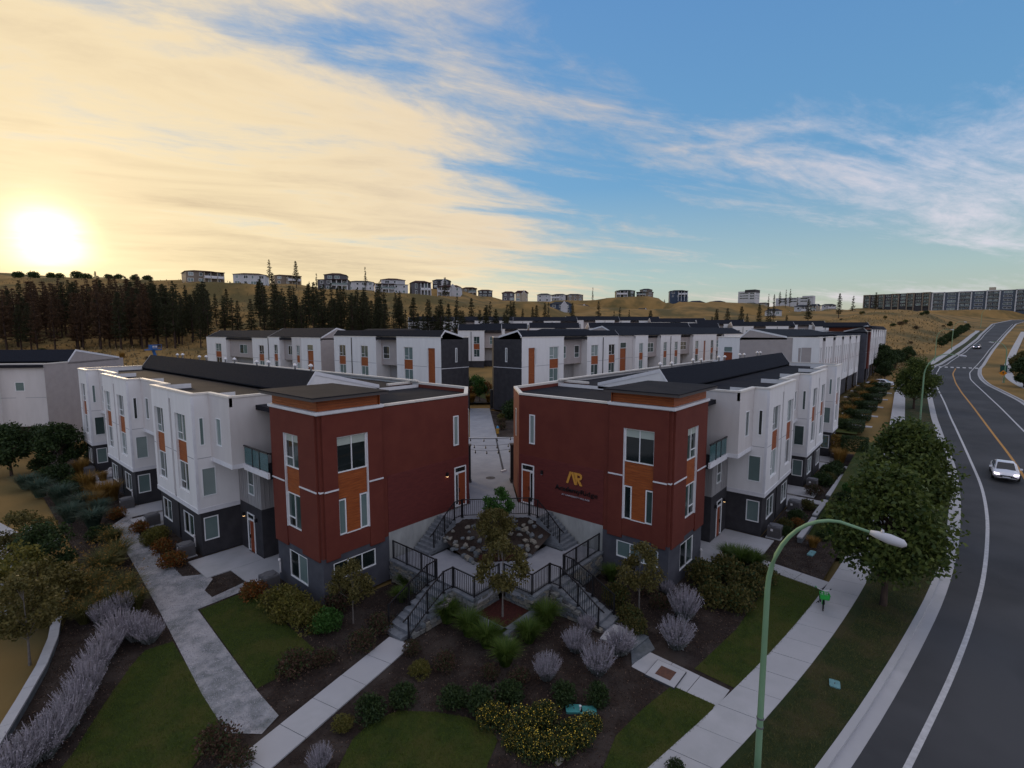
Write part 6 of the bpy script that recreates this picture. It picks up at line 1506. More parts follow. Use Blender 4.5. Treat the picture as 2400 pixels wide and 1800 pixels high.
# ------------------------------------------------------------------ houses on the hill
HM = {k: mat('house '+k, c, .8, tuple(q*.85 for q in c), .5) for k, c in dict(taupe=(.24, .20, .16), white=(.58, .58, .60), grey=(.13, .125, .135), dark=(.060, .058, .062), cream=(.46, .40, .31), navy=(.060, .085, .13), mauve=(.19, .175, .20), green=(.070, .085, .065), slate=(.105, .125, .16)).items()}
RM = {'r': mat('dark brown red roof', (.060, .026, .026), .9, (.040, .022, .022), 2, spec=.1), 'b': mat('blue grey roof', (.040, .046, .058), .9, (.028, .032, .040), 2, spec=.1)}
def house(q, i):
    x0, x1, yb, yt, h, wm, rm, style, label = q
    X, Y, Z, f = place_px((x0+x1)/2, yb, yt, h)
    w = (x1-x0)/FPX*f; rg = random.Random(i); r, ff = rf(X, Y)
    rz = atan2(Y, X)-pi/2+rg.uniform(-.22, .22); w = w/max(1, hypot(r, ff)/ff*.97)
    B = B_('house', label, 'house', (X, Y, Z), rz, False, 'houses on the hill')
    d = w*rg.uniform(.7, .9); rh = min(2.2, h*.24); wh = h-rh
    W2 = w/2*.93; st_n = 3 if style == 'tall' else 2; sh = wh/st_n
    low = style in ('tall',); mb = MB()
    mb.box(-W2, W2, 0, d, -5, wh if not low else wh-sh)
    if low: mb.box(-W2*.6, W2*.85, d*.15, d, wh-sh, wh)
    wall = B.part(mb, 'wall', HM[wm])
    ov = .5
    if style in ('gable', 'long'):
        hip(B, -W2-ov, W2+ov, -ov, d+ov, wh, wh+rh*.9, 'roof', w*.22, 'roof')
        g = w*.17; cx_ = W2*(.35 if style == 'gable' else -.9)
        if style == 'gable':
            m2 = MB(); m2.add([(cx_-g, -.9, wh-sh*.3), (cx_+g, -.9, wh-sh*.3), (cx_, -.9, wh+rh), (cx_-g, d*.4, wh-sh*.3), (cx_+g, d*.4, wh-sh*.3), (cx_, d*.4, wh+rh)], ((0, 2, 5, 3), (1, 4, 5, 2))); B.part(m2, 'gable_roof', RM[rm])
            m2 = MB(); m2.add([(cx_-g*.9, -.8, 0), (cx_+g*.9, -.8, 0), (cx_+g*.9, -.8, wh-sh*.3), (cx_, -.8, wh+rh*.9), (cx_-g*.9, -.8, wh-sh*.3)], ((0, 1, 2, 3, 4),)); B.part(m2, 'gable_wall', HM['white' if wm != 'cream' else 'cream'])
            t = MB()
            for sx in (-1, 1): t.add([(cx_+sx*g*1.03, -.93, wh-sh*.36), (cx_, -.93, wh+rh*1.02), (cx_, -.93, wh+rh*.74), (cx_+sx*g*.86, -.93, wh-sh*.36)], ((0, 1, 2, 3),))
            B.part(t, 'barge_board', M['trim'])
    elif low:
        hip(B, -W2-ov, W2+ov, -ov, d+ov, wh-sh, wh-sh+.9, 'roof', w*.2, 'lower_roof'); hip(B, -W2*.6-ov, W2*.85+ov, d*.15-ov, d+ov, wh, wh+rh*.7, 'roof', w*.25, 'roof')
    else: hip(B, -W2-ov, W2+ov, -ov, d+ov, wh, wh+rh*.75, 'roof', w*.28, 'roof')
    for o in B.root.children:
        if 'roof' in o.name: o.data.materials[0] = RM[rm]
    # windows
    n = max(2, int(w/4.2))
    deck = style in ('deck', 'tall') or rg.random() < .35
    dx = (-W2*.1, W2*.98) if rg.random() < .6 else (-W2*.98, W2*.2)
    for s_ in range(st_n):
        for k in range(n):
            if low and s_ == 2 and (k == 0 or k == n-1): continue
            u = -W2+2*W2*(k+.5)/n+rg.uniform(-.3, .3); ww = rg.choice([.6, .8, 1.1, 1.3])
            if abs(u)+ww > W2-.2: continue
            pl_ = 'F'; c_ = 0 if not (low and s_ == 2) else d*.15
            window(B, 'F', c_, u-ww, u+ww, s_*sh+.8, s_*sh+sh-.45, 'two' if ww > .9 else 'fixed', rg.choice('ddmbl'), 0, 2, fw=.14)
    if deck:
        dk = MB(); zz = sh if st_n == 2 else sh; dk.box(dx[0], dx[1], -2.6, 0, zz-.3, zz); p = B.part(dk, 'deck', M['trim'])
        rl = MB(); rl.box(dx[0], dx[1], -2.62, -2.52, zz+.9, zz+1.02); rl.box(dx[0], dx[1], -2.6, -2.56, zz+.08, zz+.9); B.part(rl, 'deck_rail', M['glass_b'] if i % 2 else M['trim'], p)
        nn = 2 if dx[1]-dx[0] < 6 else 3
        for k in range(nn+1):
            u = dx[0]+.15+(dx[1]-dx[0]-.3)*k/nn; po = MB(); po.box(u-.17, u+.17, -2.6, -2.3, -3, wh-.2 if not low else wh-sh-.1); B.part(po, 'deck_post', M['trim'] if wm != 'taupe' else HM['cream'], p)
        rf_ = MB(); rf_.box(dx[0]-.3, dx[1]+.3, -3.0, .2, (wh if not low else wh-sh)-.22, (wh if not low else wh-sh)+.1); B.part(rf_, 'deck_roof', RM[rm], p)
for i, q in enumerate(HS): house(q, i)
# apartment blocks and the white institute
def apartment(q, label, bays_, storeys, seed, skew, mats):
    x0, x1, yb, yt, h = q; X0, Y0, Z, f = place_px((x0+x1)/2, yb, yt, h); r, ff = rf(X0, Y0)
    rz = atan2(Y0, X0)-pi/2+skew
    rr = hypot(r, ff)/ff; w = (x1-x0)/FPX*f/rr**1.0
    B = B_('apartment_building', label, 'apartment block', (X0, Y0, Z), rz, False, 'large buildings on the skyline')
    d = 16; mb = MB(); mb.box(-w/2, w/2, 0, d, -6, h); B.part(mb, 'wall', mats[0]); sh = h/storeys
    bw = w/bays_; mbp = MB()
    for k in range(bays_):
        a = -w/2+k*bw
        if k % 2 == 0:
            fr = MB(); fr.box(a, a+.9, -1.6, 0, -6, h+.5); fr.box(a+bw-.9, a+bw, -1.6, 0, -6, h+.5); fr.box(a, a+bw, -1.6, 0, h-.4, h+.5); B.part(fr, 'frame', mats[1])
            for s_ in range(storeys):
                bl = MB(); bl.box(a+1, a+bw-1, -1.5, 0, s_*sh-.15, s_*sh+.05); bb = B.part(bl, 'balcony', mats[2]); bl = MB(); bl.box(a+1, a+bw-1, -1.5, -1.44, s_*sh+.1, s_*sh+1.1); B.part(bl, 'balcony_rail', M['glass_m'], bb)
                window(B, 'F', 0, a+1.6, a+bw*.45, s_*sh+.5, s_*sh+sh-.5, 'two', random.choice('dmbl'), 0, 2, fw=.12); window(B, 'F', 0, a+bw*.55, a+bw-1.6, s_*sh+.1, s_*sh+sh-.5, 'two', random.choice('dml'), 0, 2, fw=.12)
        else:
            for s_ in range(storeys): window(B, 'F', 0, a+bw*.2, a+bw*.8, s_*sh+.9, s_*sh+sh-.6, 'two', random.choice('dmb'), 0, 2, fw=.12)
    rf_ = MB(); rf_.box(-w/2-.4, w/2+.4, -.5, d+.4, h, h+.35); B.part(rf_, 'roof', mats[3]); return B, w, h, d
GL = M['white2']
B, w_, h__, d_ = apartment(APTS[0], 'long low apartment block with dark flat roofs, left of the road top', 9, 4, 1, -.25, (HM['dark'], HM['taupe'], HM['mauve'], RM['b']))
B, w_, h__, d_ = apartment(APTS[1], 'tall apartment block with pale frames round its balconies at the right', 8, 5, 2, -.02, (HM['slate'], HM['white'], HM['mauve'], HM['white']))
mb = MB(); mb.box(w_*.02, w_*.08, 0, 6, h__, h__+3); B.part(mb, 'stair_tower', HM['cream'])
def institute():
    x0, x1, yb, yt, h = APTS[2]; X, Y, Z, f = place_px((x0+x1)/2, yb, yt, h); r, ff = rf(X, Y)
    B = B_('institute_building', 'white institute building with dark glazed top corner on the skyline', 'institute', (X, Y, Z), atan2(Y, X)-pi/2-.35, False, 'large buildings on the skyline')
    w = (x1-x0)/FPX*f*.82
    mb = MB(); mb.box(-w/2, w/2, 0, 22, -6, h*.86); B.part(mb, 'wall', HM['white']); mb = MB(); mb.box(-w*.1, w/2+.3, -.4, 22, h*.72, h); B.part(mb, 'upper_storey', HM['dark'])
    for s_ in range(3):
        window(B, 'F', 0, -w*.42, w*.12, 2+s_*h*.24, 2+s_*h*.24+1.8, 'three', 'd', 0, 2, fw=.15); window(B, 'F', 0, w*.2, w*.46, 1+s_*h*.24, 3.4+s_*h*.24, 'grid', 'd', 0, 2, fw=.15); window(B, 'E', w/2, 2, 20, 2+s_*h*.24, 2+s_*h*.24+1.6, 'three', 'm', 0, 2, fw=.15)
    x0, x1, yb, yt, h = APTS[3]; X, Y, Z, f = place_px((x0+x1)/2, yb, yt, h)
    B = B_('institute_building', 'low white building right of the institute, half behind pines', 'institute', (X, Y, Z), atan2(Y, X)-pi/2-.2, False, 'large buildings on the skyline'); w = (x1-x0)/FPX*f*.85
    mb = MB(); mb.box(-w*1.6, w/2, 0, 16, -6, h*.8); mb.box(-w*.1, w/2, -1, 16, h*.8, h); B.part(mb, 'wall', HM['white'])
    for s_ in range(2):
        for a in (-w*1.4, -w*.8, -w*.2): window(B, 'F', 0, a, a+w*.4, 1.2+s_*h*.4, 3.4+s_*h*.4, 'two', 'd', 0, 2, fw=.15)
institute()

# ------------------------------------------------------------------ pines
def pine(seed, h=18., dead=.0, m='needles', sparse=1., narrow=1.):
    rng = np.random.default_rng(seed); rg = random.Random(seed); mb = MB()
    mb.tube([(0, 0, -1), (rg.uniform(-.2, .2), rg.uniform(-.2, .2), h*.5), (rg.uniform(-.3, .3), rg.uniform(-.3, .3), h*.99)], [.30, .19, .04], 6)
    P = []; z = h*rg.uniform(.16, .30)
    while z < h*.985:
        t = (z-h*.15)/(h*.85); L = (3.1*(1-t)**.75+.30)*narrow*rg.uniform(.75, 1.1)*(.6+.4*min(1, t*5+.3)); n = rg.randint(4, 6)
        p0 = rg.uniform(0, 6.3)
        for k in range(n):
            if rg.random() > sparse: continue
            a = p0+k*6.283/n+rg.uniform(-.35, .35); l = L*rg.uniform(.55, 1.1); dz = l*rg.uniform(-.12, .26)
            e = (cos(a)*l, sin(a)*l, z+dz)
            mb.tube([(0, 0, z), (e[0]*.5, e[1]*.5, z+dz*.3), e], [.055, .04, .015], 4, caps=False)
            m_ = max(3, int(l*5.5))
            for j in range(m_):
                q = rg.uniform(.30, 1.03); P.append((e[0]*q+rg.uniform(-.2, .2), e[1]*q+rg.uniform(-.2, .2), z+dz*q+rg.uniform(-.12, .18)))
        z += h*rg.uniform(.026, .044)
    P = np.array(P); per = 9; O = unit(len(P)*per, rng); Q = np.repeat(P, per, 0)+O*.12
    V, F = leaf_quads(Q, .30, rng, .13, .1, O)
    tv = np.array(mb.v, np.float32); 
    # one mesh: needles then trunk (triangles padded to quads)
    tq = [f if len(f) == 4 else None for f in mb.f]; tq = np.array([f for f in tq if f], np.int32)
    VV = np.concatenate([V, tv]); FF = np.concatenate([F, tq+len(V)]); MI = np.concatenate([np.zeros(len(F)), np.ones(len(tq))])
    return np_mesh('pine_tree', VV, FF, [M[m], M['bark_p']], MI)
PINES = [pine(k) for k in range(4)]+[pine(10, sparse=.75), pine(11, sparse=.65, narrow=.8)]
PINER = [pine(20, m='needles_flare', sparse=.85), pine(21, m='needles_flare', sparse=.75), pine(22, m='needles_flare')]
THIN = [pine(30, narrow=.62, sparse=.7), pine(31, narrow=.55, sparse=.6), pine(32, narrow=.8, sparse=.8)]
def put_pine(protos, X, Y, z, s, label, group):
    o = link('pine_tree', random.choice(protos), None, (X, Y, z), random.uniform(0, 6.28), (s*random.uniform(.9, 1.15), s*random.uniform(.9, 1.15), s)); return tag(o, label, 'pine tree', group)
rg = random.Random(77); pts_ = []
def forest(n, u0, u1, f0, f1, s0, s1, label, group, protos, sep=2.6):
    k = 0; tries = 0
    while k < n and tries < n*30:
        tries += 1
        u = rg.uniform(u0, u1); f = f0+(f1-f0)*rg.random()**1.15; X, Y = cw(u, f)
        if any((X-a)**2+(Y-b)**2 < sep*sep for a, b in pts_): continue
        if any((X-a)**2+(Y-b)**2 < 150 for a, b, _, _ in PADS): continue
        pts_.append((X, Y)); s = rg.uniform(s0, s1); put_pine(protos, X, Y, T(X, Y)-.2, s, label, group); k += 1
forest(120, -1.16, -.72, 152, 215, .75, 1.12, 'pine in the dense wood at the left, mostly tinted red like sun flare', 'flare tinted pines at the left', PINER+PINES[:2])
forest(48, -.74, -.60, 155, 215, .70, 1.1, 'dark pine in the wood right of the flare tinted ones', 'dark pines at the left', PINES)
forest(9, -.62, -.50, 170, 225, .5, .85, 'pine standing apart on the open slope below the ridge houses', 'scattered pines on the slope', PINES)
forest(75, -.50, -.25, 160, 225, .65, 1.05, 'dark green pine in the belt below the ridge houses', 'pines in the belt below the ridge', PINES)
forest(40, -.27, .02, 175, 240, .55, .95, 'pine in the thinner belt behind the far rows, middle', 'pines behind the far rows', PINES)
forest(12, .0, .28, 225, 290, .5, .85, 'pine among the lower houses of the hillside estate', 'pines among the hillside houses', PINES+THIN)
forest(12, .38, .62, 240, 300, .45, .8, 'pine among the houses on the right half of the hill', 'pines on the right half of the hill', PINES+THIN)
def single(ox, yt, yb, label, protos=THIN, h=15.):
    X, Y, Z, f = place_px(ox*2400/2212, yb*2400/2212, yt*2400/2212, h); put_pine(protos, X, Y, min(Z, T(X, Y)), h/18., label, 'single pines on the skyline')
for q in ((205, 545, 586, 'broad lone pine on the ridge near the sunset', PINES), (390, 568, 606, 'lone pine left of the leftmost ridge house'), (348, 572, 600, 'thin bare pine on the ridge, left one of two'), (362, 578, 604, 'thin bare pine on the ridge, right one of two'), (490, 575, 612, 'sparse pine between the first two ridge houses'), (583, 558, 612, 'tall pine behind the second ridge house', PINES), (640, 555, 612, 'tall pine behind the third ridge house', PINES), (668, 575, 615, 'thin pine right of the third ridge house'), (684, 572, 618, 'sparse pine left of the tall grey house'), (790, 578, 628, 'airy pine right of the tall grey house'), (962, 600, 650, 'dark pine before the ridge at the small gable', PINES),
    (1280, 622, 660, 'pale thin pine left of the knoll'), (1378, 606, 634, 'needle thin pine at the left of the knoll'), (1400, 606, 634, 'pine over the green knoll house'), (1422, 609, 634, 'dark pine behind the brown knoll house'), (1436, 608, 634, 'narrow pine in the row on the knoll, first'), (1448, 603, 635, 'tallest pine on the knoll'), (1460, 607, 635, 'narrow pine in the row on the knoll, third'), (1476, 610, 636, 'pine in the row on the knoll, right part'), (1486, 609, 637, 'pine at the right end of the knoll row'), (1515, 627, 645, 'small pine right of the knoll, first'), (1525, 628, 645, 'small pine right of the knoll, second'), (1545, 630, 647, 'small pine on the bare ridge, first'), (1556, 630, 648, 'small pine on the bare ridge, second'), (1580, 630, 650, 'small pine left of the institute'),
    (1660, 625, 655, 'pine right of the institute, first'), (1672, 626, 656, 'pine right of the institute, second'), (1684, 622, 656, 'pine right of the institute, third'), (1697, 621, 658, 'tallest pine right of the institute'), (1706, 622, 658, 'pine right of the institute, fifth'), (1722, 632, 662, 'pine before the low white building'), (1745, 634, 664, 'pine at the right end of the low white building'), (1811, 634, 690, 'tall dark pine at the edge of the grass hill', PINES), (1841, 640, 685, 'second dark pine at the edge of the grass hill', PINES), (1890, 632, 675, 'dark conifer before the long apartment block', PINES)):
    single(*q[:4], *(q[4:5] or (THIN,)))
# shrubs on the golden slope
for i in range(46):
    u, f = rg.uniform(.55, .92), rg.uniform(165, 290); X, Y = cw(u, f)
    if road_d(X, Y) < 6 or any((X-a)**2+(Y-b)**2 < 200 for a, b, _, _ in PADS): continue
    plant(rg.choice(['olive_shrub', 'brown_shrub', 'dark_shrub']), X, Y, T(X, Y)-.1, rg.uniform(1.2, 3.2), 'wild bush on the golden grass slope at the right', 'bush', 'wild bushes on the golden slope')
for i in range(40):
    u, f = rg.uniform(-1.1, -.3), rg.uniform(105, 165); X, Y = cw(u, f)
    plant(rg.choice(['olive_shrub', 'brown_shrub', 'golden_grass']), X, Y, T(X, Y)-.1, rg.uniform(1.0, 2.6), 'wild bush in the dry field before the wood', 'bush', 'wild bushes in the dry field')
for i in range(24):
    u, f = -1.3+i*.028+rg.uniform(-.01, .01), rg.uniform(292, 300); X, Y = cw(u, f)
    if -.98 < u < -.70: plant('dark_shrub', X, Y, T(X, Y)-.3, rg.uniform(4, 7), 'dark bush in the thicket along the ridge top under the sunset', 'bush', 'ridge top thicket')
# dry tufts over the fields (one mass)
n = 26000; V_ = []
u = RNG.uniform(-1.2, 1.0, n); f = 100+190*RNG.uniform(0, 1, n)**1.3; r = u*f; XX = r*st+f*ct; YY = -r*ct+f*st
keep = [i for i in range(n) if road_d(XX[i], YY[i]) > 3 and (XX[i] > 60 or YY[i] > 105) and not (40 < XX[i] < 135 and 40 < YY[i] < 140)]
base = np.array([(XX[i], YY[i], T(XX[i], YY[i])-.05) for i in keep])
t = RNG.uniform(0, 2*pi, len(base)); s_ = np.stack([np.cos(t), np.sin(t), 0*t], 1)*RNG.uniform(.10, .35, (len(base), 1)); up = np.stack([RNG.normal(size=len(base))*.15, RNG.normal(size=len(base))*.15, RNG.uniform(.3, .85, len(base))], 1)
V = np.stack([base-s_, base+s_, base+s_*.5+up, base-s_*.6+up], 1).reshape(-1, 3)
tag(link('dry_tufts', np_mesh('dry_tufts', V, np.arange(4*len(base)).reshape(-1, 4), M['dry_blade'])), kind='stuff')
# ------------------------------------------------------------------ sign, street furniture, vehicles and small things
def text_mesh(body, size, ext, mt, bold=0.):
    cu = bpy.data.curves.new('t', 'FONT'); cu.body = body; cu.size = size; cu.extrude = ext; cu.offset = bold; cu.resolution_u = 3; cu.space_character = 1.0
    o = bpy.data.objects.new('t', cu); me = bpy.data.meshes.new_from_object(o, depsgraph=None) if False else None
    C.objects.link(o); dg_ = bpy.context.evaluated_depsgraph_get(); me = bpy.data.meshes.new_from_object(o.evaluated_get(dg_)); bpy.data.objects.remove(o)
    me.materials.clear(); me.materials.append(mt); return me
def sign():
    # on the wall of the right house: X = 25.68, reading direction -Y
    X0 = 25.655
    t = thing('wall_sign', 'gold AR monogram over black AcademyRidge lettering on the right red house', 'sign', (X0, 16.3, 4.2))
    def put(me, name, y, z):     # local: text x -> world -Y, text y -> z, text z -> -X
        o = bpy.data.objects.new(name, me); C.objects.link(o); o.parent = t
        o.matrix_local = Matrix(((0, 0, -1, -.02), (-1, 0, 0, y-16.3), (0, 1, 0, z-4.2), (0, 0, 0, 1))); return o
    def width(me): xs = [v.co.x for v in me.vertices]; return min(xs), max(xs)
    for body, y0, y1, z, hgt, m_, bold in SIGN:
        x_off = None
        me = text_mesh(body, 1., .0, m_, bold)
        a, b = width(me); s_ = (y0-y1)/(b-a); sz = hgt if hgt else s_
        ex = .03
        # solid letters
        bm = bmesh.new(); bm.from_mesh(me)
        for v in bm.verts: v.co = Vector(((v.co.x-a)*s_, v.co.y*sz, 0))
        r_ = bmesh.ops.extrude_face_region(bm, geom=bm.faces[:])
        for v in [g for g in r_['geom'] if isinstance(g, bmesh.types.BMVert)]: v.co.z += ex
        bm.to_mesh(me); bm.free()
        put(me, 'lettering', y0, z)
    # monogram drawn as plates (u to the right, v up, metres)
    def plate(poly, name='monogram_plate'):
        mb = MB(); n = len(poly); mb.prism(poly, 0, .04); put(mb.mesh(name, M['gold']), name, SGY, SGZ)
    k = SGS
    P = lambda pts: [(x*k, y*k) for x, y in pts]
    plate(P([(0, 0), (.44, 1.30), (.60, 1.30), (.72, .97), (.30, 0)][:3]+[(.66, 1.14), (.26, 0)]))
    plate(P([(.66, 1.30), (.64, 1.20), (1.02, 0), (1.27, 0), (.84, 1.30)][0:1]+[(.70, 1.02), (1.06, 0), (1.34, 0), (.88, 1.30)]))
    # R: stem leaning, bowl and leg
    plate(P([(.95, 1.30), (1.40, .0), (1.40, 1.30)]))
    mb = MB(); c = (1.40, .93); ro, ri = .37, .14
    arc = [(c[0]+.22+ro*cos(a), c[1]+ro*sin(a)) for a in np.linspace(pi/2, -pi/2, 10)]; arci = [(c[0]+.22+ri*cos(a), c[1]+ri*sin(a)) for a in np.linspace(-pi/2, pi/2, 8)]
    plate(P([(1.42, 1.30)]+arc+[(1.42, .56), (1.42, .79)]+arci+[(1.42, 1.07)]))
    plate(P([(1.42, .56), (1.66, .56), (2.02, -.02), (1.72, -.02), (1.42, .48)]))
SIGN = [('Academy', 18.05, 16.15, 4.00, .42, M['black_l'], .018), ('Ridge', 16.13, 14.95, 4.00, .42, M['black_l'], 0), ('AT UNIVERSITY VILLAGE', 17.55, 15.5, 3.70, .135, M['silver_l'], .006)]
SGY, SGZ, SGS = 17.2, 4.55, .58
sign()

def lamp(loc, h, reach, label, rz=0., s=1., arm_r=.045):
    """davit pole: straight shaft bending over into a horizontal arm; local -y is towards the road"""
    t = thing('street_lamp', label, 'street lamp', loc, rz, 'street lamps')
    rad = h*.28
    pts = [(0, 0, 0), (0, 0, 1.2), (0, 0, h-rad)]
    for k in range(1, 11):
        a = pi/2*k/10; pts.append((0, -reach*.70*(1-cos(a)), h-rad+rad*sin(a)))
    pts.append((0, -reach, h-.12))
    rs = [.11*s, .10*s, .080*s]+[(.078-.0035*k)*s for k in range(1, 11)]+[.036*s]
    MB().tube(pts, rs, 10).obj('pole', M['paint_green'], t, True)
    MB().lathe([(.20*s, -.02), (.20*s, .05), (.12*s, .09), (.115*s, .35), (.105*s, .4)], 10).obj('base_flange', M['paint_green'], t)
    mb = MB(); mb.tube([(0, -reach+.05, h-.11), (0, -reach-.10, h-.14), (0, -reach-.38, h-.19), (0, -reach-.66, h-.24), (0, -reach-.74, h-.26)], [.06*s, .10*s, .135*s, .11*s, .03], 10)
    hd = mb.obj('lamp_head', M['grey_lum'], t, True)
    MB().lathe([(.03, 0), (.04, .05), (.03, .10)], 8, (0, -reach-.22, h-.08)).obj('photocell', M['grey_lum'], hd)
    for zz in (2.05, 2.35): MB().lathe([(.103*s, 0), (.112*s, .01), (.112*s, .05), (.10*s, .06)], 10, (0, 0, zz)).obj('strap', M['acmetal'], t)
    return t
lamp((16.1, 3.45, -.4), 9.15, 2.45, 'pale green street lamp arching over the verge, nearest the camera')
lamp((79.6, 1.05, 1.25), 10.0, 3.0, 'street lamp beyond the big maples, left of the road')
lamp((144.3, -10.9, 3.4), 8.4, -2.8, 'street lamp right of the road by the orange warning sign')
lamp((196, .4, 5.0), 9.5, 3.0, 'far street lamp over the trees at the road bend'); lamp((225, -3.6, 7.6), 9.5, 2.5, 'thin far street lamp on the uphill grass strip')
lamp((372, -17, 16.0), 9.5, 2.5, 'farthest street lamp near the top of the road'); 
# orange diamond sign on the third lamp
t = thing('warning_sign', 'orange diamond warning sign on a post right of the road', 'sign', (143.2, -10.6, 3.4))
MB().tube([(0, 0, -.3), (0, 0, 2.6)], .04, 6).obj('post', M['chrome'], t)
mb = MB(); mb.add([(-.03, y, 2.0+z) for y, z in ((0, -.62), (-.62, 0), (0, .62), (.62, 0))]+[(.0, y, 2.0+z) for y, z in ((0, -.62), (-.62, 0), (0, .62), (.62, 0))], ((0, 1, 2, 3), (7, 6, 5, 4), (0, 4, 5, 1), (1, 5, 6, 2), (2, 6, 7, 3), (3, 7, 4, 0))); pl_ = mb.obj('plate', M['orange'], t)
mb = MB(); mb.box(-.036, -.031, -.05, .05, 1.75, 2.15); mb.add([(-.034, -.18, 2.12), (-.034, .18, 2.12), (-.034, 0, 2.36)], ((0, 1, 2),)); mb.obj('arrow', M['black_l'], pl_)

def car(loc, rz, label, paint, L=4.75, Wd=1.86, Hh=1.47, on=True):
    t = thing('car', label, 'car', loc, rz, 'cars on the road')
    # profile (x forward, z), lofted across the width with tumblehome
    hl = L/2; w = Wd/2
    st_ = [(-hl, .45, .98, .86), (-hl+.18, .30, 1.02, .95), (-hl+.75, .26, 1.05, 1.), (-.9, .24, .98, 1.), (.3, .24, .95, 1.), (1.05, .24, .93, .99), (hl-.55, .26, .80, .95), (hl-.15, .28, .68, .86), (hl, .36, .58, .72)]
    mb = MB(); n = 9; ring = []
    for x, zb, zt, k in st_:
        ww = w*k
        ring = [(x, -ww*.90, zb), (x, -ww, zb+.18), (x, -ww, zt-.18), (x, -ww*.93, zt-.05), (x, -ww*.70, zt), (x, 0, zt+.035), (x, ww*.70, zt), (x, ww*.93, zt-.05), (x, ww, zt-.18), (x, ww, zb+.18), (x, ww*.90, zb)]
        mb.v += ring
    m_ = 11
    for i in range(len(st_)-1):
        for k in range(m_): mb.f.append((i*m_+k, i*m_+(k+1) % m_, (i+1)*m_+(k+1) % m_, (i+1)*m_+k)); mb.m.append(0)
    mb.f += [tuple(range(m_)), tuple(range((len(st_)-1)*m_+m_-1, (len(st_)-1)*m_-1, -1))]; mb.m += [0, 0]
    body = mb.obj('body', paint, t, True)
    # cabin
    cab = [(-1.75, .96, 1.0, .86), (-1.05, 1.40, .80, .72), (-.55, Hh-.01, .79, .70), (.05, Hh, .79, .69), (.35, 1.42, .80, .70), (1.18, .90, .92, .82)]
    mb = MB()
    for x, z, k0, k1 in cab: mb.v += [(x, -w*k0*.93, .88), (x, -w*k1, z-.06), (x, -w*k1*.80, z), (x, w*k1*.80, z), (x, w*k1, z-.06), (x, w*k0*.93, .88)]
    for i in range(len(cab)-1):
        for k in range(5): mb.f.append((i*6+k, i*6+k+1, (i+1)*6+k+1, (i+1)*6+k)); mb.m.append(0)
    mb.obj('roof', paint, t, True)
    def glass(pts, nm): MB().add(pts, (tuple(range(len(pts))),)).obj(nm, M['carglass'], t)
    glass([(1.19, -w*.70, .925), (1.19, w*.70, .925), (.42, w*.58, 1.425), (.42, -w*.58, 1.425)], 'windscreen')
    glass([(-1.70, -w*.66, 1.02), (-1.70, w*.66, 1.02), (-1.02, w*.56, 1.42), (-1.02, -w*.56, 1.42)], 'rear_window')
    for s_ in (-1, 1):
        glass([(1.0, s_*w*.905, .97), (.30, s_*w*.765, 1.36), (-.25, s_*w*.765, 1.375), (-.25, s_*w*.91, .97)], 'side_window')
        glass([(-.32, s_*w*.91, .97), (-.32, s_*w*.765, 1.375), (-.95, s_*w*.775, 1.34), (-1.35, s_*w*.91, .99)], 'side_window')
        mb = MB(); mb.box(.75, .90, s_*w*.98, s_*(w+.18), .95, 1.08); mb.obj('wing_mirror', paint, t)
        hl_ = MB(); hl_.add([(hl-.02-.05, s_*w*.52, .62), (hl-.16, s_*w*.84, .64), (hl-.34, s_*w*.90, .74), (hl-.20, s_*w*.50, .72)], ((0, 1, 2, 3),)); o = hl_.obj('headlight', M['lamp_on'] if on else M['chrome'], t); o.location = (.045, 0, .02)
        fg = MB(); fg.box(hl-.10, hl-.02, s_*w*.50, s_*w*.66, .40, .47); fg.obj('fog_light', M['rubber'], t)
        for x in (-1.42, 1.42):
            wl_ = MB(); wl_.lathe([(.20, -.10), (.31, -.11), (.33, -.06), (.33, .06), (.31, .11), (.20, .10)], 16); wl_.tf(lambda a, b, c: (x+a, s_*(w-.09)+c, .33+b)); tw = wl_.obj('wheel', M['rubber'], t)
            rm = MB(); rm.lathe([(.04, .09), (.20, .085), (.21, .10)], 12); rm.tf(lambda a, b, c: (x+a, s_*(w-.09)+s_*c, .33+b)); rm.obj('rim', M['chrome'], tw)
    g = MB(); g.add([(hl+.012, -.42, .62), (hl+.012, .42, .62), (hl+.018, .30, .44), (hl+.018, -.30, .44)], ((0, 1, 2, 3),)); gg = g.obj('grille', M['rubber'], t)
    g = MB(); g.box(hl+.015, hl+.03, -.26, .26, .40, .50); g.obj('number_plate', M['trim'], t)
    g = MB(); g.box(hl-.03, hl+.02, -.6, .6, .27, .34); g.obj('lower_grille', M['rubber'], t); g = MB(); g.box(hl+.012, hl+.03, -.09, .09, .52, .60); g.obj('badge', M['chrome'], gg)
    return t
cxy = (63.4, -5.45)
car((64.6, -5.55, zr(64.6)-.145), pi+R(-1), 'white sedan with lit headlights driving towards the camera', M['carwhite'])
car((232.2, -10.2, zr(232)-.145), pi-R(8), 'black car coming down the uphill road with headlights on', M['carblack'])
c3 = car((126.5, 8.6, zr(126)-.1), R(80), 'white parked car between the front gardens by the far row', M['carwhite'], on=False); c3['group'] = 'parked cars'

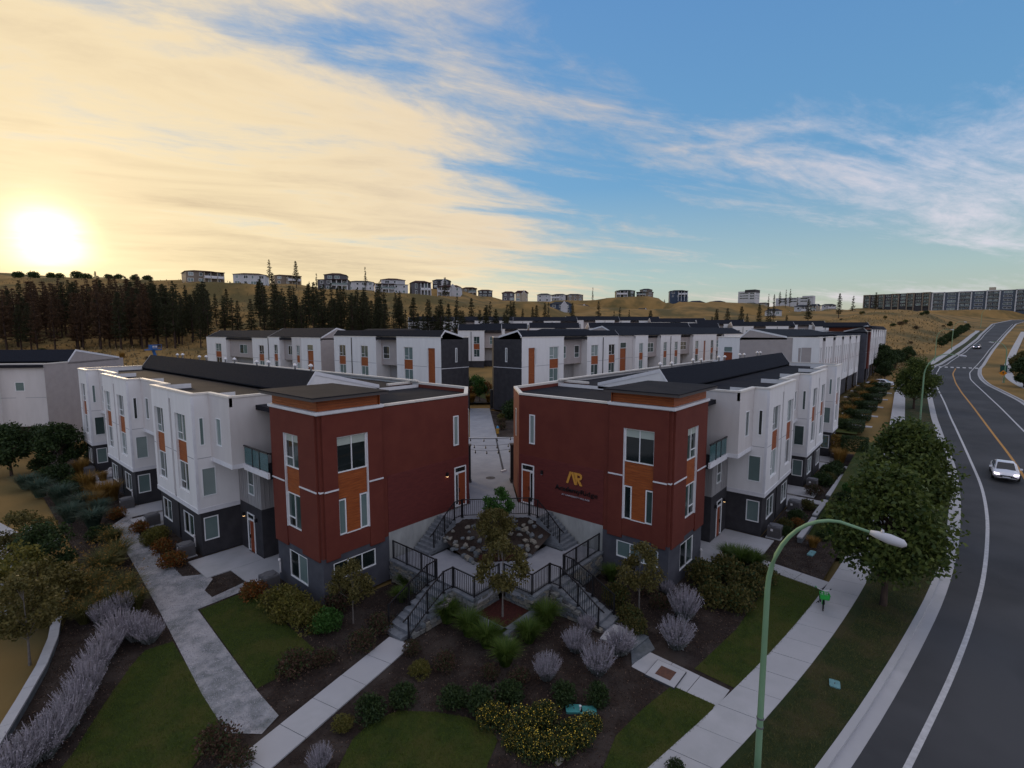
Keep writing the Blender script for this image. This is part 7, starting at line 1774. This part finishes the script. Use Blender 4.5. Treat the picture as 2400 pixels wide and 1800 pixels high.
def bicycle():
    t = thing('bicycle', 'small bicycle with a bright green front basket standing on the pavement', 'bicycle', (29.25, 3.62, -.385), R(196))
    def wheel(x, st__):
        mb = MB(); n = 20; R_ = .30; a0 = st__
        ring = [(x+R_*cos(2*pi*k/n)*cos(a0), R_*cos(2*pi*k/n)*sin(a0), R_+R_*sin(2*pi*k/n)) for k in range(n+1)]
        mb.tube(ring, .026, 6, caps=False); w = mb.obj('wheel', M['rubber'], t)
        sp_ = MB()
        for k in range(8): a = 2*pi*k/8; sp_.tube([(x, 0, R_), (x+R_*.93*cos(a)*cos(a0), R_*.93*cos(a)*sin(a0), R_+R_*.93*sin(a))], .004, 3)
        sp_.obj('spokes', M['chrome'], w); return w
    wheel(0, R(-6)); wheel(-.98, 0)
    mb = MB(); g = M['carwhite']
    mb.tube([(-.98, .05, .30), (-.55, .03, .28), (-.30, 0, .42), (-.10, 0, .78)], .022, 6); mb.tube([(-.55, 0, .28), (-.66, 0, .72)], .022, 6); mb.tube([(-.98, -.05, .30), (-.66, 0, .60)], .015, 5); mb.obj('frame', g, t, True)
    mb = MB(); mb.tube([(0, .06, .30), (-.06, .04, .62), (-.10, 0, .80), (-.12, 0, .98)], .018, 6); mb.tube([(0, -.06, .30), (-.06, -.04, .62)], .018, 6); mb.obj('fork', M['bikegreen'], t, True)
    mb = MB(); mb.tube([(-.28, .30, 1.03), (-.16, .18, 1.02), (-.12, 0, .99), (-.16, -.18, 1.02), (-.28, -.30, 1.03)], .016, 6); h = mb.obj('handlebar', M['plastic_w'], t, True)
    for s_ in (-1, 1): MB().tube([(-.26, s_*.28, 1.03), (-.36, s_*.36, 1.04)], .024, 6).obj('grip', M['bikegreen'] if s_ < 0 else M['rubber'], h)
    MB().box(-.78, -.54, -.075, .075, .72, .77).obj('saddle', M['rubber'], t)
    mb = MB()
    a = [(.0, -.17), (.0, .17), (.28, .20), (.28, -.20)]; b = [(-.02, -.20), (-.02, .20), (.34, .23), (.34, -.23)]
    for k in range(4):
        p0, p1, q0, q1 = a[k], a[(k+1) % 4], b[k], b[(k+1) % 4]
        for f in np.linspace(0, 1, 6):
            p = (p0[0]+(p1[0]-p0[0])*f, p0[1]+(p1[1]-p0[1])*f, .70); q = (q0[0]+(q1[0]-q0[0])*f, q0[1]+(q1[1]-q0[1])*f, .98); mb.tube([p, q], .012, 4)
        for z in (.70, .79, .88, .98):
            f = (z-.70)/.28; mb.tube([(p0[0]+(q0[0]-p0[0])*f, p0[1]+(q0[1]-p0[1])*f, z), (p1[0]+(q1[0]-p1[0])*f, p1[1]+(q1[1]-p1[1])*f, z)], .016, 4)
    mb.box(.0, .28, -.17, .17, .69, .70); mb.box(.30, .345, -.20, .20, .76, .95); mb.obj('basket', M['bikegreen'], t)
    mb = MB(); n = 8; mb.tube([(-.33*cos(R(20+k*12)) if 0 else .335*cos(R(30+k*14)), 0, .30+.335*sin(R(30+k*14))) for k in range(9)], .025, 4, caps=False); mb.obj('mudguard', M['rubber'], t)
    MB().tube([(-.60, -.03, .28), (-.66, -.22, .01)], .012, 5).obj('kickstand', M['rubber'], t)
    mb = MB(); mb.lathe([(.09, -.01), (.09, .01)], 12); mb.tf(lambda x, y, z: (-.55+x, .05+z, .28+y)); mb.obj('chainring', M['rubber'], t)
    for s_ in (1, -1): MB().box(-.62, -.50, s_*.10, s_*.18, .27+s_*.15, .29+s_*.15).obj('pedal', M['rubber'], t)
bicycle()

def ac_unit(x, y, label, w=.82, h=.82, z=-.38):
    t = thing('air_conditioner', label, 'air conditioner', (x, y, z), 0, 'air conditioner units by the walls')
    MB().box(-w/2-.08, w/2+.08, -w/2-.08, w/2+.08, -.1, .03).obj('pad', M['concrete'], t)
    mb = MB(); mb.box(-w/2, w/2, -w/2, w/2, .03, h); mb.obj('casing', M['acmetal'], t)
    lv = MB()
    for k in range(9):
        z_ = .12+k*.07; lv.box(-w/2-.012, w/2+.012, -w/2-.012, w/2+.012, z_, z_+.03)
    l_ = lv.obj('louvre', M['soffit'], t); l_['kind'] = 'stuff'
    MB().lathe([(w*.46, 0), (w*.46, .05), (w*.40, .06)], 16, (0, 0, h)).obj('fan_ring', M['acmetal'], t)
    MB().lathe([(w*.39, 0), (w*.39, .02)], 16, (0, 0, h+.03)).obj('fan_grille', M['rubber'], t)
    MB().box(-w/2-.02, -w/2-.005, .05, .20, h*.6, h*.8).obj('data_plate', M['plastic_w'], t)
for x, y, l in ((10.15, 36.0, 'air conditioner by the corner of the nearest white bay, left row'), (11.75, 27.75, 'air conditioner beside the left red house, behind the hedge'), (10.1, 49.7, 'air conditioner by the second bay of the left row'), (10.35, 43.9, 'dark air conditioner at the second patio of the left row'), (10.2, 64.2, 'air conditioner at the white chair patio')):
    ac_unit(x, y, l)
for x, y, l in ((37.9, 7.85, 'first air conditioner along the right white row'), (44.6, 7.95, 'second air conditioner along the right white row'), (52.4, 8.0, 'third air conditioner along the right white row'), (66.6, 8.1, 'farthest air conditioner along the right white row')):
    ac_unit(x, y, l)
def meter(x, y, z, label):
    t = thing('vent_pipe', label, 'vent pipe', (x, y, z), 0, 'white pipes on the base walls'); MB().tube([(0, 0, 0), (0, 0, .62), (-.03, 0, .70)], .045, 8).obj('pipe', M['plastic_w'], t); MB().lathe([(.07, 0), (.08, .06), (.05, .14)], 8, (-.03, 0, .70)).obj('cap', M['plastic_w'], t)
meter(12.55, 28.1, .15, 'white pipe at the left red house wall'); meter(10.72, 36.1, .0, 'white pipe above the nearest left air conditioner'); meter(30.3, 10.3, -.2, 'white pipe at the right red house corner'); meter(10.7, 50.6, .0, 'white pipe at the second bay of the left row')
# plastic chair
def chair():
    t = thing('garden_chair', 'white plastic armchair on the far patio of the left row', 'chair', (11.2, 61.5, -.36), R(-60))
    MB().box(-.24, .24, -.23, .23, .40, .44).obj('seat', M['plastic_w'], t)
    mb = MB()
    for k in range(7):
        u = -.24+.08*k; mb.tube([(u, .22, .44), (u*1.05, .30, .72), (u*.95, .34, .92-.10*(u/.24)**2)], .022, 4)
    mb.tube([(-.27, .22, .44), (-.28, .30, .75), (-.18, .34, .90), (0, .35, .93), (.18, .34, .90), (.28, .30, .75), (.27, .22, .44)], .026, 5); mb.obj('backrest', M['plastic_w'], t)
    for s_ in (-1, 1):
        MB().tube([(s_*.28, .24, .66), (s_*.31, 0, .66), (s_*.29, -.20, .63), (s_*.27, -.24, .42)], .026, 5).obj('armrest', M['plastic_w'], t)
        for y in (-.24, .22): MB().tube([(s_*.25, y*.95, .41), (s_*.29, y*1.1, 0)], [.03, .022], 5).obj('leg', M['plastic_w'], t)
chair()
# barbecue with light cover on the left balcony, umbrella base on the right one
t = thing('barbecue', 'black barbecue with pale lid on the left balcony', 'barbecue', (13.6, 29.7, 5.72)); MB().box(-.3, .3, -.55, .55, 0, .85).obj('cabinet', M['rubber'], t)
mb = MB(); mb.tube([(0, -.45, .95), (0, .45, .95)], .30, 10); mb.obj('lid', M['chrome'], t); MB().box(-.25, .25, .6, 1.0, .80, .86).obj('side_shelf', M['rubber'], t)
t = thing('patio_umbrella', 'folded dark umbrella on the right balcony', 'umbrella', (32.2, 11.1, 5.72)); MB().tube([(0, 0, 0), (0, 0, 2.0)], .03, 6).obj('pole', M['metal_b'], t); MB().lathe([(.20, .9), (.16, 1.2), (.06, 1.75), (.01, 1.95)], 8).obj('canopy', M['metal_b'], t)
# gate posts, string lights, hydrant, manhole
def gatepost(x, y, z, label):
    t = thing('gate_post', label, 'gate post', (x, y, z), R(45), 'dark gate posts of the plaza')
    mb = MB(); mb.box(-.22, .22, -.22, .22, 0, 2.85); mb.obj('shaft', M['metal_b'], t)
    mb = MB(); mb.box(-.27, .27, -.27, .27, 2.85, 2.93); mb.obj('cap', M['soffit'], t); mb = MB(); mb.box(-.27, .27, -.27, .27, 0, .12); mb.obj('plinth', M['soffit'], t)
for x, y, l in ((26.75, 27.05, 'dark gate post at the plaza entrance, left one'), (29.25, 24.6, 'dark gate post at the plaza entrance, right one'), (52.2, 52.6, 'dark gate post at the far end of the walk, left one'), (54.8, 50.3, 'dark gate post at the far end of the walk, right one')): gatepost(x, y, 2.4, l)
for k, (s_, z, w_) in enumerate(((0., 4.95, 1.75), (2.2, 4.85, 1.85), (4.6, 4.9, 2.3))):
    c = Vector((28.0+s_*.707, 25.83+s_*.707, 0)); d = Vector((1, -1, 0)).normalized()
    t = thing('string_light', f'string of hanging bulbs across the plaza entrance, {("lowest","middle","topmost")[k]} in view', 'string lights', tuple(c+Vector((0, 0, z))), 0, 'string lights over the plaza')
    cat_ = [tuple(d*u+Vector((0, 0, -.16*(1-(u/w_)**2)))) for u in np.linspace(-w_, w_, 13)]
    MB().tube(cat_, .012, 4).obj('cable', M['metal_b'], t)
    for u in cat_[2::3]:
        b = MB(); b.lathe([(.025, 0), (.03, -.10), (.055, -.14), (.06, -.20), (.03, -.26)], 6, (u[0], u[1], u[2])); b.obj('bulb', M['metal_b'], t)
t = thing('fire_hydrant', 'yellow fire hydrant with blue top beside the plaza walk', 'fire hydrant', (41.9, 37.55, 2.41))
MB().lathe([(.19, 0), (.19, .05), (.14, .07), (.14, .52), (.17, .54), (.17, .60)], 12).obj('barrel', M['yellow'], t); MB().lathe([(.16, .60), (.15, .72), (.08, .80), (.05, .88)], 12).obj('bonnet', M['blue_h'], t)
for a in (0, 2.1, 4.2): MB().tube([(.12*cos(a), .12*sin(a), .45), (.24*cos(a), .24*sin(a), .45)], .06, 8).obj('outlet_cap', M['yellow'], t)
def manhole(x, y, z, r, label, m='soffit'):
    t = thing('manhole_cover', label, 'manhole cover', (x, y, z)); MB().lathe([(r, 0), (r, .012), (r*.9, .014)], 20).obj('lid', M[m], t); MB().lathe([(r*.25, .014), (r*.22, .022)], 8).obj('hub', M['joint'], t)
manhole(28.6, 26.4, 2.40, .38, 'round manhole cover in the plaza paving')
t = thing('wheel_stop', 'small white concrete block at the end of the drain line', 'block', (30.6, 26.8, 2.405)); MB().box(-.3, .3, -.09, .09, 0, .13).obj('block', M['plastic_w'], t)
t = thing('rubbish_bin', 'dark green bin box on the right pavement', 'bin', (170, -12.6, zr(170)+.01)); MB().box(-.7, .7, -.6, .6, 0, 1.5).obj('body', M['bin'], t); MB().prism([(-.75, -.65), (.75, -.65), (.75, .65), (-.75, .65)], 1.5, 1.62).obj('lid', M['rubber'], t); MB().box(-.45, .45, -.62, -.6, .9, 1.2).obj('slot', M['rubber'], t)
# covers and boxes
def lid(x, y, rz, w, l, m, label, cat='utility cover', h=.03, z=-.395):
    t = thing('utility_cover', label, cat, (x, y, z), rz, 'utility covers in the ground')
    mb = MB(); r = .06; pts = []
    for cx_, cy_, a0 in ((w/2-r, l/2-r, 0), (-w/2+r, l/2-r, 1), (-w/2+r, -l/2+r, 2), (w/2-r, -l/2+r, 3)):
        for k in range(4): a = pi/2*(a0+k/3); pts.append((cx_+r*cos(a), cy_+r*sin(a)))
    mb.prism(pts, -.05, h); mb.obj('lid', M[m], t); MB().box(-.05, .05, -.015, .015, h, h+.01).obj('lift_slot', M['joint'], t)
lid(15.12, 9.68, R(40), .42, .62, 'teal', 'teal valve box lid left of the white stake, yellow flowers in front', h=.06)
lid(15.40, 9.22, R(40), .42, .62, 'teal', 'teal valve box lid right of the white stake', h=.06)
t = thing('marker_stake', 'short white stake between the two teal lids', 'stake', (15.2, 9.45, -.41)); MB().tube([(0, 0, 0), (0, 0, .22)], .035, 6).obj('pipe', M['plastic_w'], t); MB().lathe([(.05, 0), (.05, .03), (.02, .05)], 8, (0, 0, .22)).obj('cap', M['plastic_w'], t)
x, y = at(1803, 1478); lid(x, y, R(10), .50, .38, 'teal_p', 'pale blue green cover in the verge grass', z=-.39)
x, y = at(1753, 1196); lid(x, y, R(-5), .9, .34, 'teal_p', 'long pale blue green cover in the lawn by the branch walk', z=-.37)
x, y = at(1580, 1676); lid(x, y, 0, .2, .16, 'teal_p', 'tiny pale cover in the lower lawn near the pavement')
x, y = at(1438, 1457)
t = thing('utility_vault', 'rusty square cover set in a concrete collar in the right walk', 'utility cover', (x, y, -.345), 0)
MB().prism([(-.62, -.62), (.62, -.62), (.62, .62), (-.62, .62)], -.1, .012).obj('collar', M['concrete'], t); MB().prism([(-.64, -.64), (.64, -.64), (.64, .64), (-.64, .64)], -.1, .006).obj('joint', M['joint'], t); MB().box(-.33, .33, -.33, .33, 0, .022).obj('cover', M['rustlid'], t)
for i, (ox, oy) in enumerate(((560, 1395), (500, 1030))): pass
# boom lift behind the left row
t = thing('boom_lift', 'blue boom lift platform raised behind the left row', 'boom lift', (41, 128, 3.0), R(20))
d = ray(348*2400/2212, 770*2400/2212); tt = 125/(d[0]*ct+d[1]*st); bx, by, bz = d[0]*tt, d[1]*tt, CAM_H+d[2]*tt
t.location = (bx, by, 2.6)
MB().tube([(0, 0, 0), (-.3, .2, bz-2.6-3.4), (-1.4, .6, bz-2.6+1.6)], [.42, .38, .32], 6).obj('boom', M['liftblue'], t)
MB().box(-2.9, .3, 0, 1.5, bz-2.6+1.6, bz-2.6+1.85).obj('platform', M['liftblue'], t); MB().box(-1.9, -.6, .2, 1.2, bz-2.6+1.85, bz-2.6+2.9).obj('control_box', M['liftblue'], t); MB().box(-1.8, -.7, .15, .2, bz-2.6+2.1, bz-2.6+2.7).obj('panel', M['plastic_w'], t)
mb = MB()
for z in (2.3, 2.9): mb.tube([(-2.9, 0, bz-2.6+z), (.3, 0, bz-2.6+z)], .05, 4)
for x in (-2.9, -1.3, .3): mb.tube([(x, 0, bz-2.6+1.8), (x, 0, bz-2.6+2.9)], .05, 4)
mb.obj('guard_rail', M['liftblue'], t)
MB().box(-1.6, 1.6, -1.2, 1.2, -1.2, .6).obj('chassis', M['liftblue'], t)
# field fence posts behind
t = thing('field_fence', 'wire fence with thin posts across the dry field at the left', 'fence')
fp = []
for i in range(26):
    u, f = -.99+i*.032, 112+i*.5; X, Y = cw(u, f); z = T(X, Y); fp.append((X, Y, z))
    MB().tube([(X, Y, z-.3), (X, Y, z+1.35)], .07, 5).obj('post', M['bark'], t)
mb = MB()
for h in (.5, .95, 1.25): mb.tube([(x, y, z+h) for x, y, z in fp], .012, 3)
w = mb.obj('wire', M['chrome'], t)
# few loose pebbles and rocks
for i, (ox, oy, l) in enumerate(((418, 1195, 'pale stones'), (1240, 1585, 'tan stone'), (365, 1295, 'white stone'))): pass
x, y = at(1208, 1642); o = link('garden_rock', ROCKS[1], None, (x, y, -.4), .4, (.5, .35, .2)); tag(o, 'flat tan rock among the yellow flowers, lower middle', 'rock')
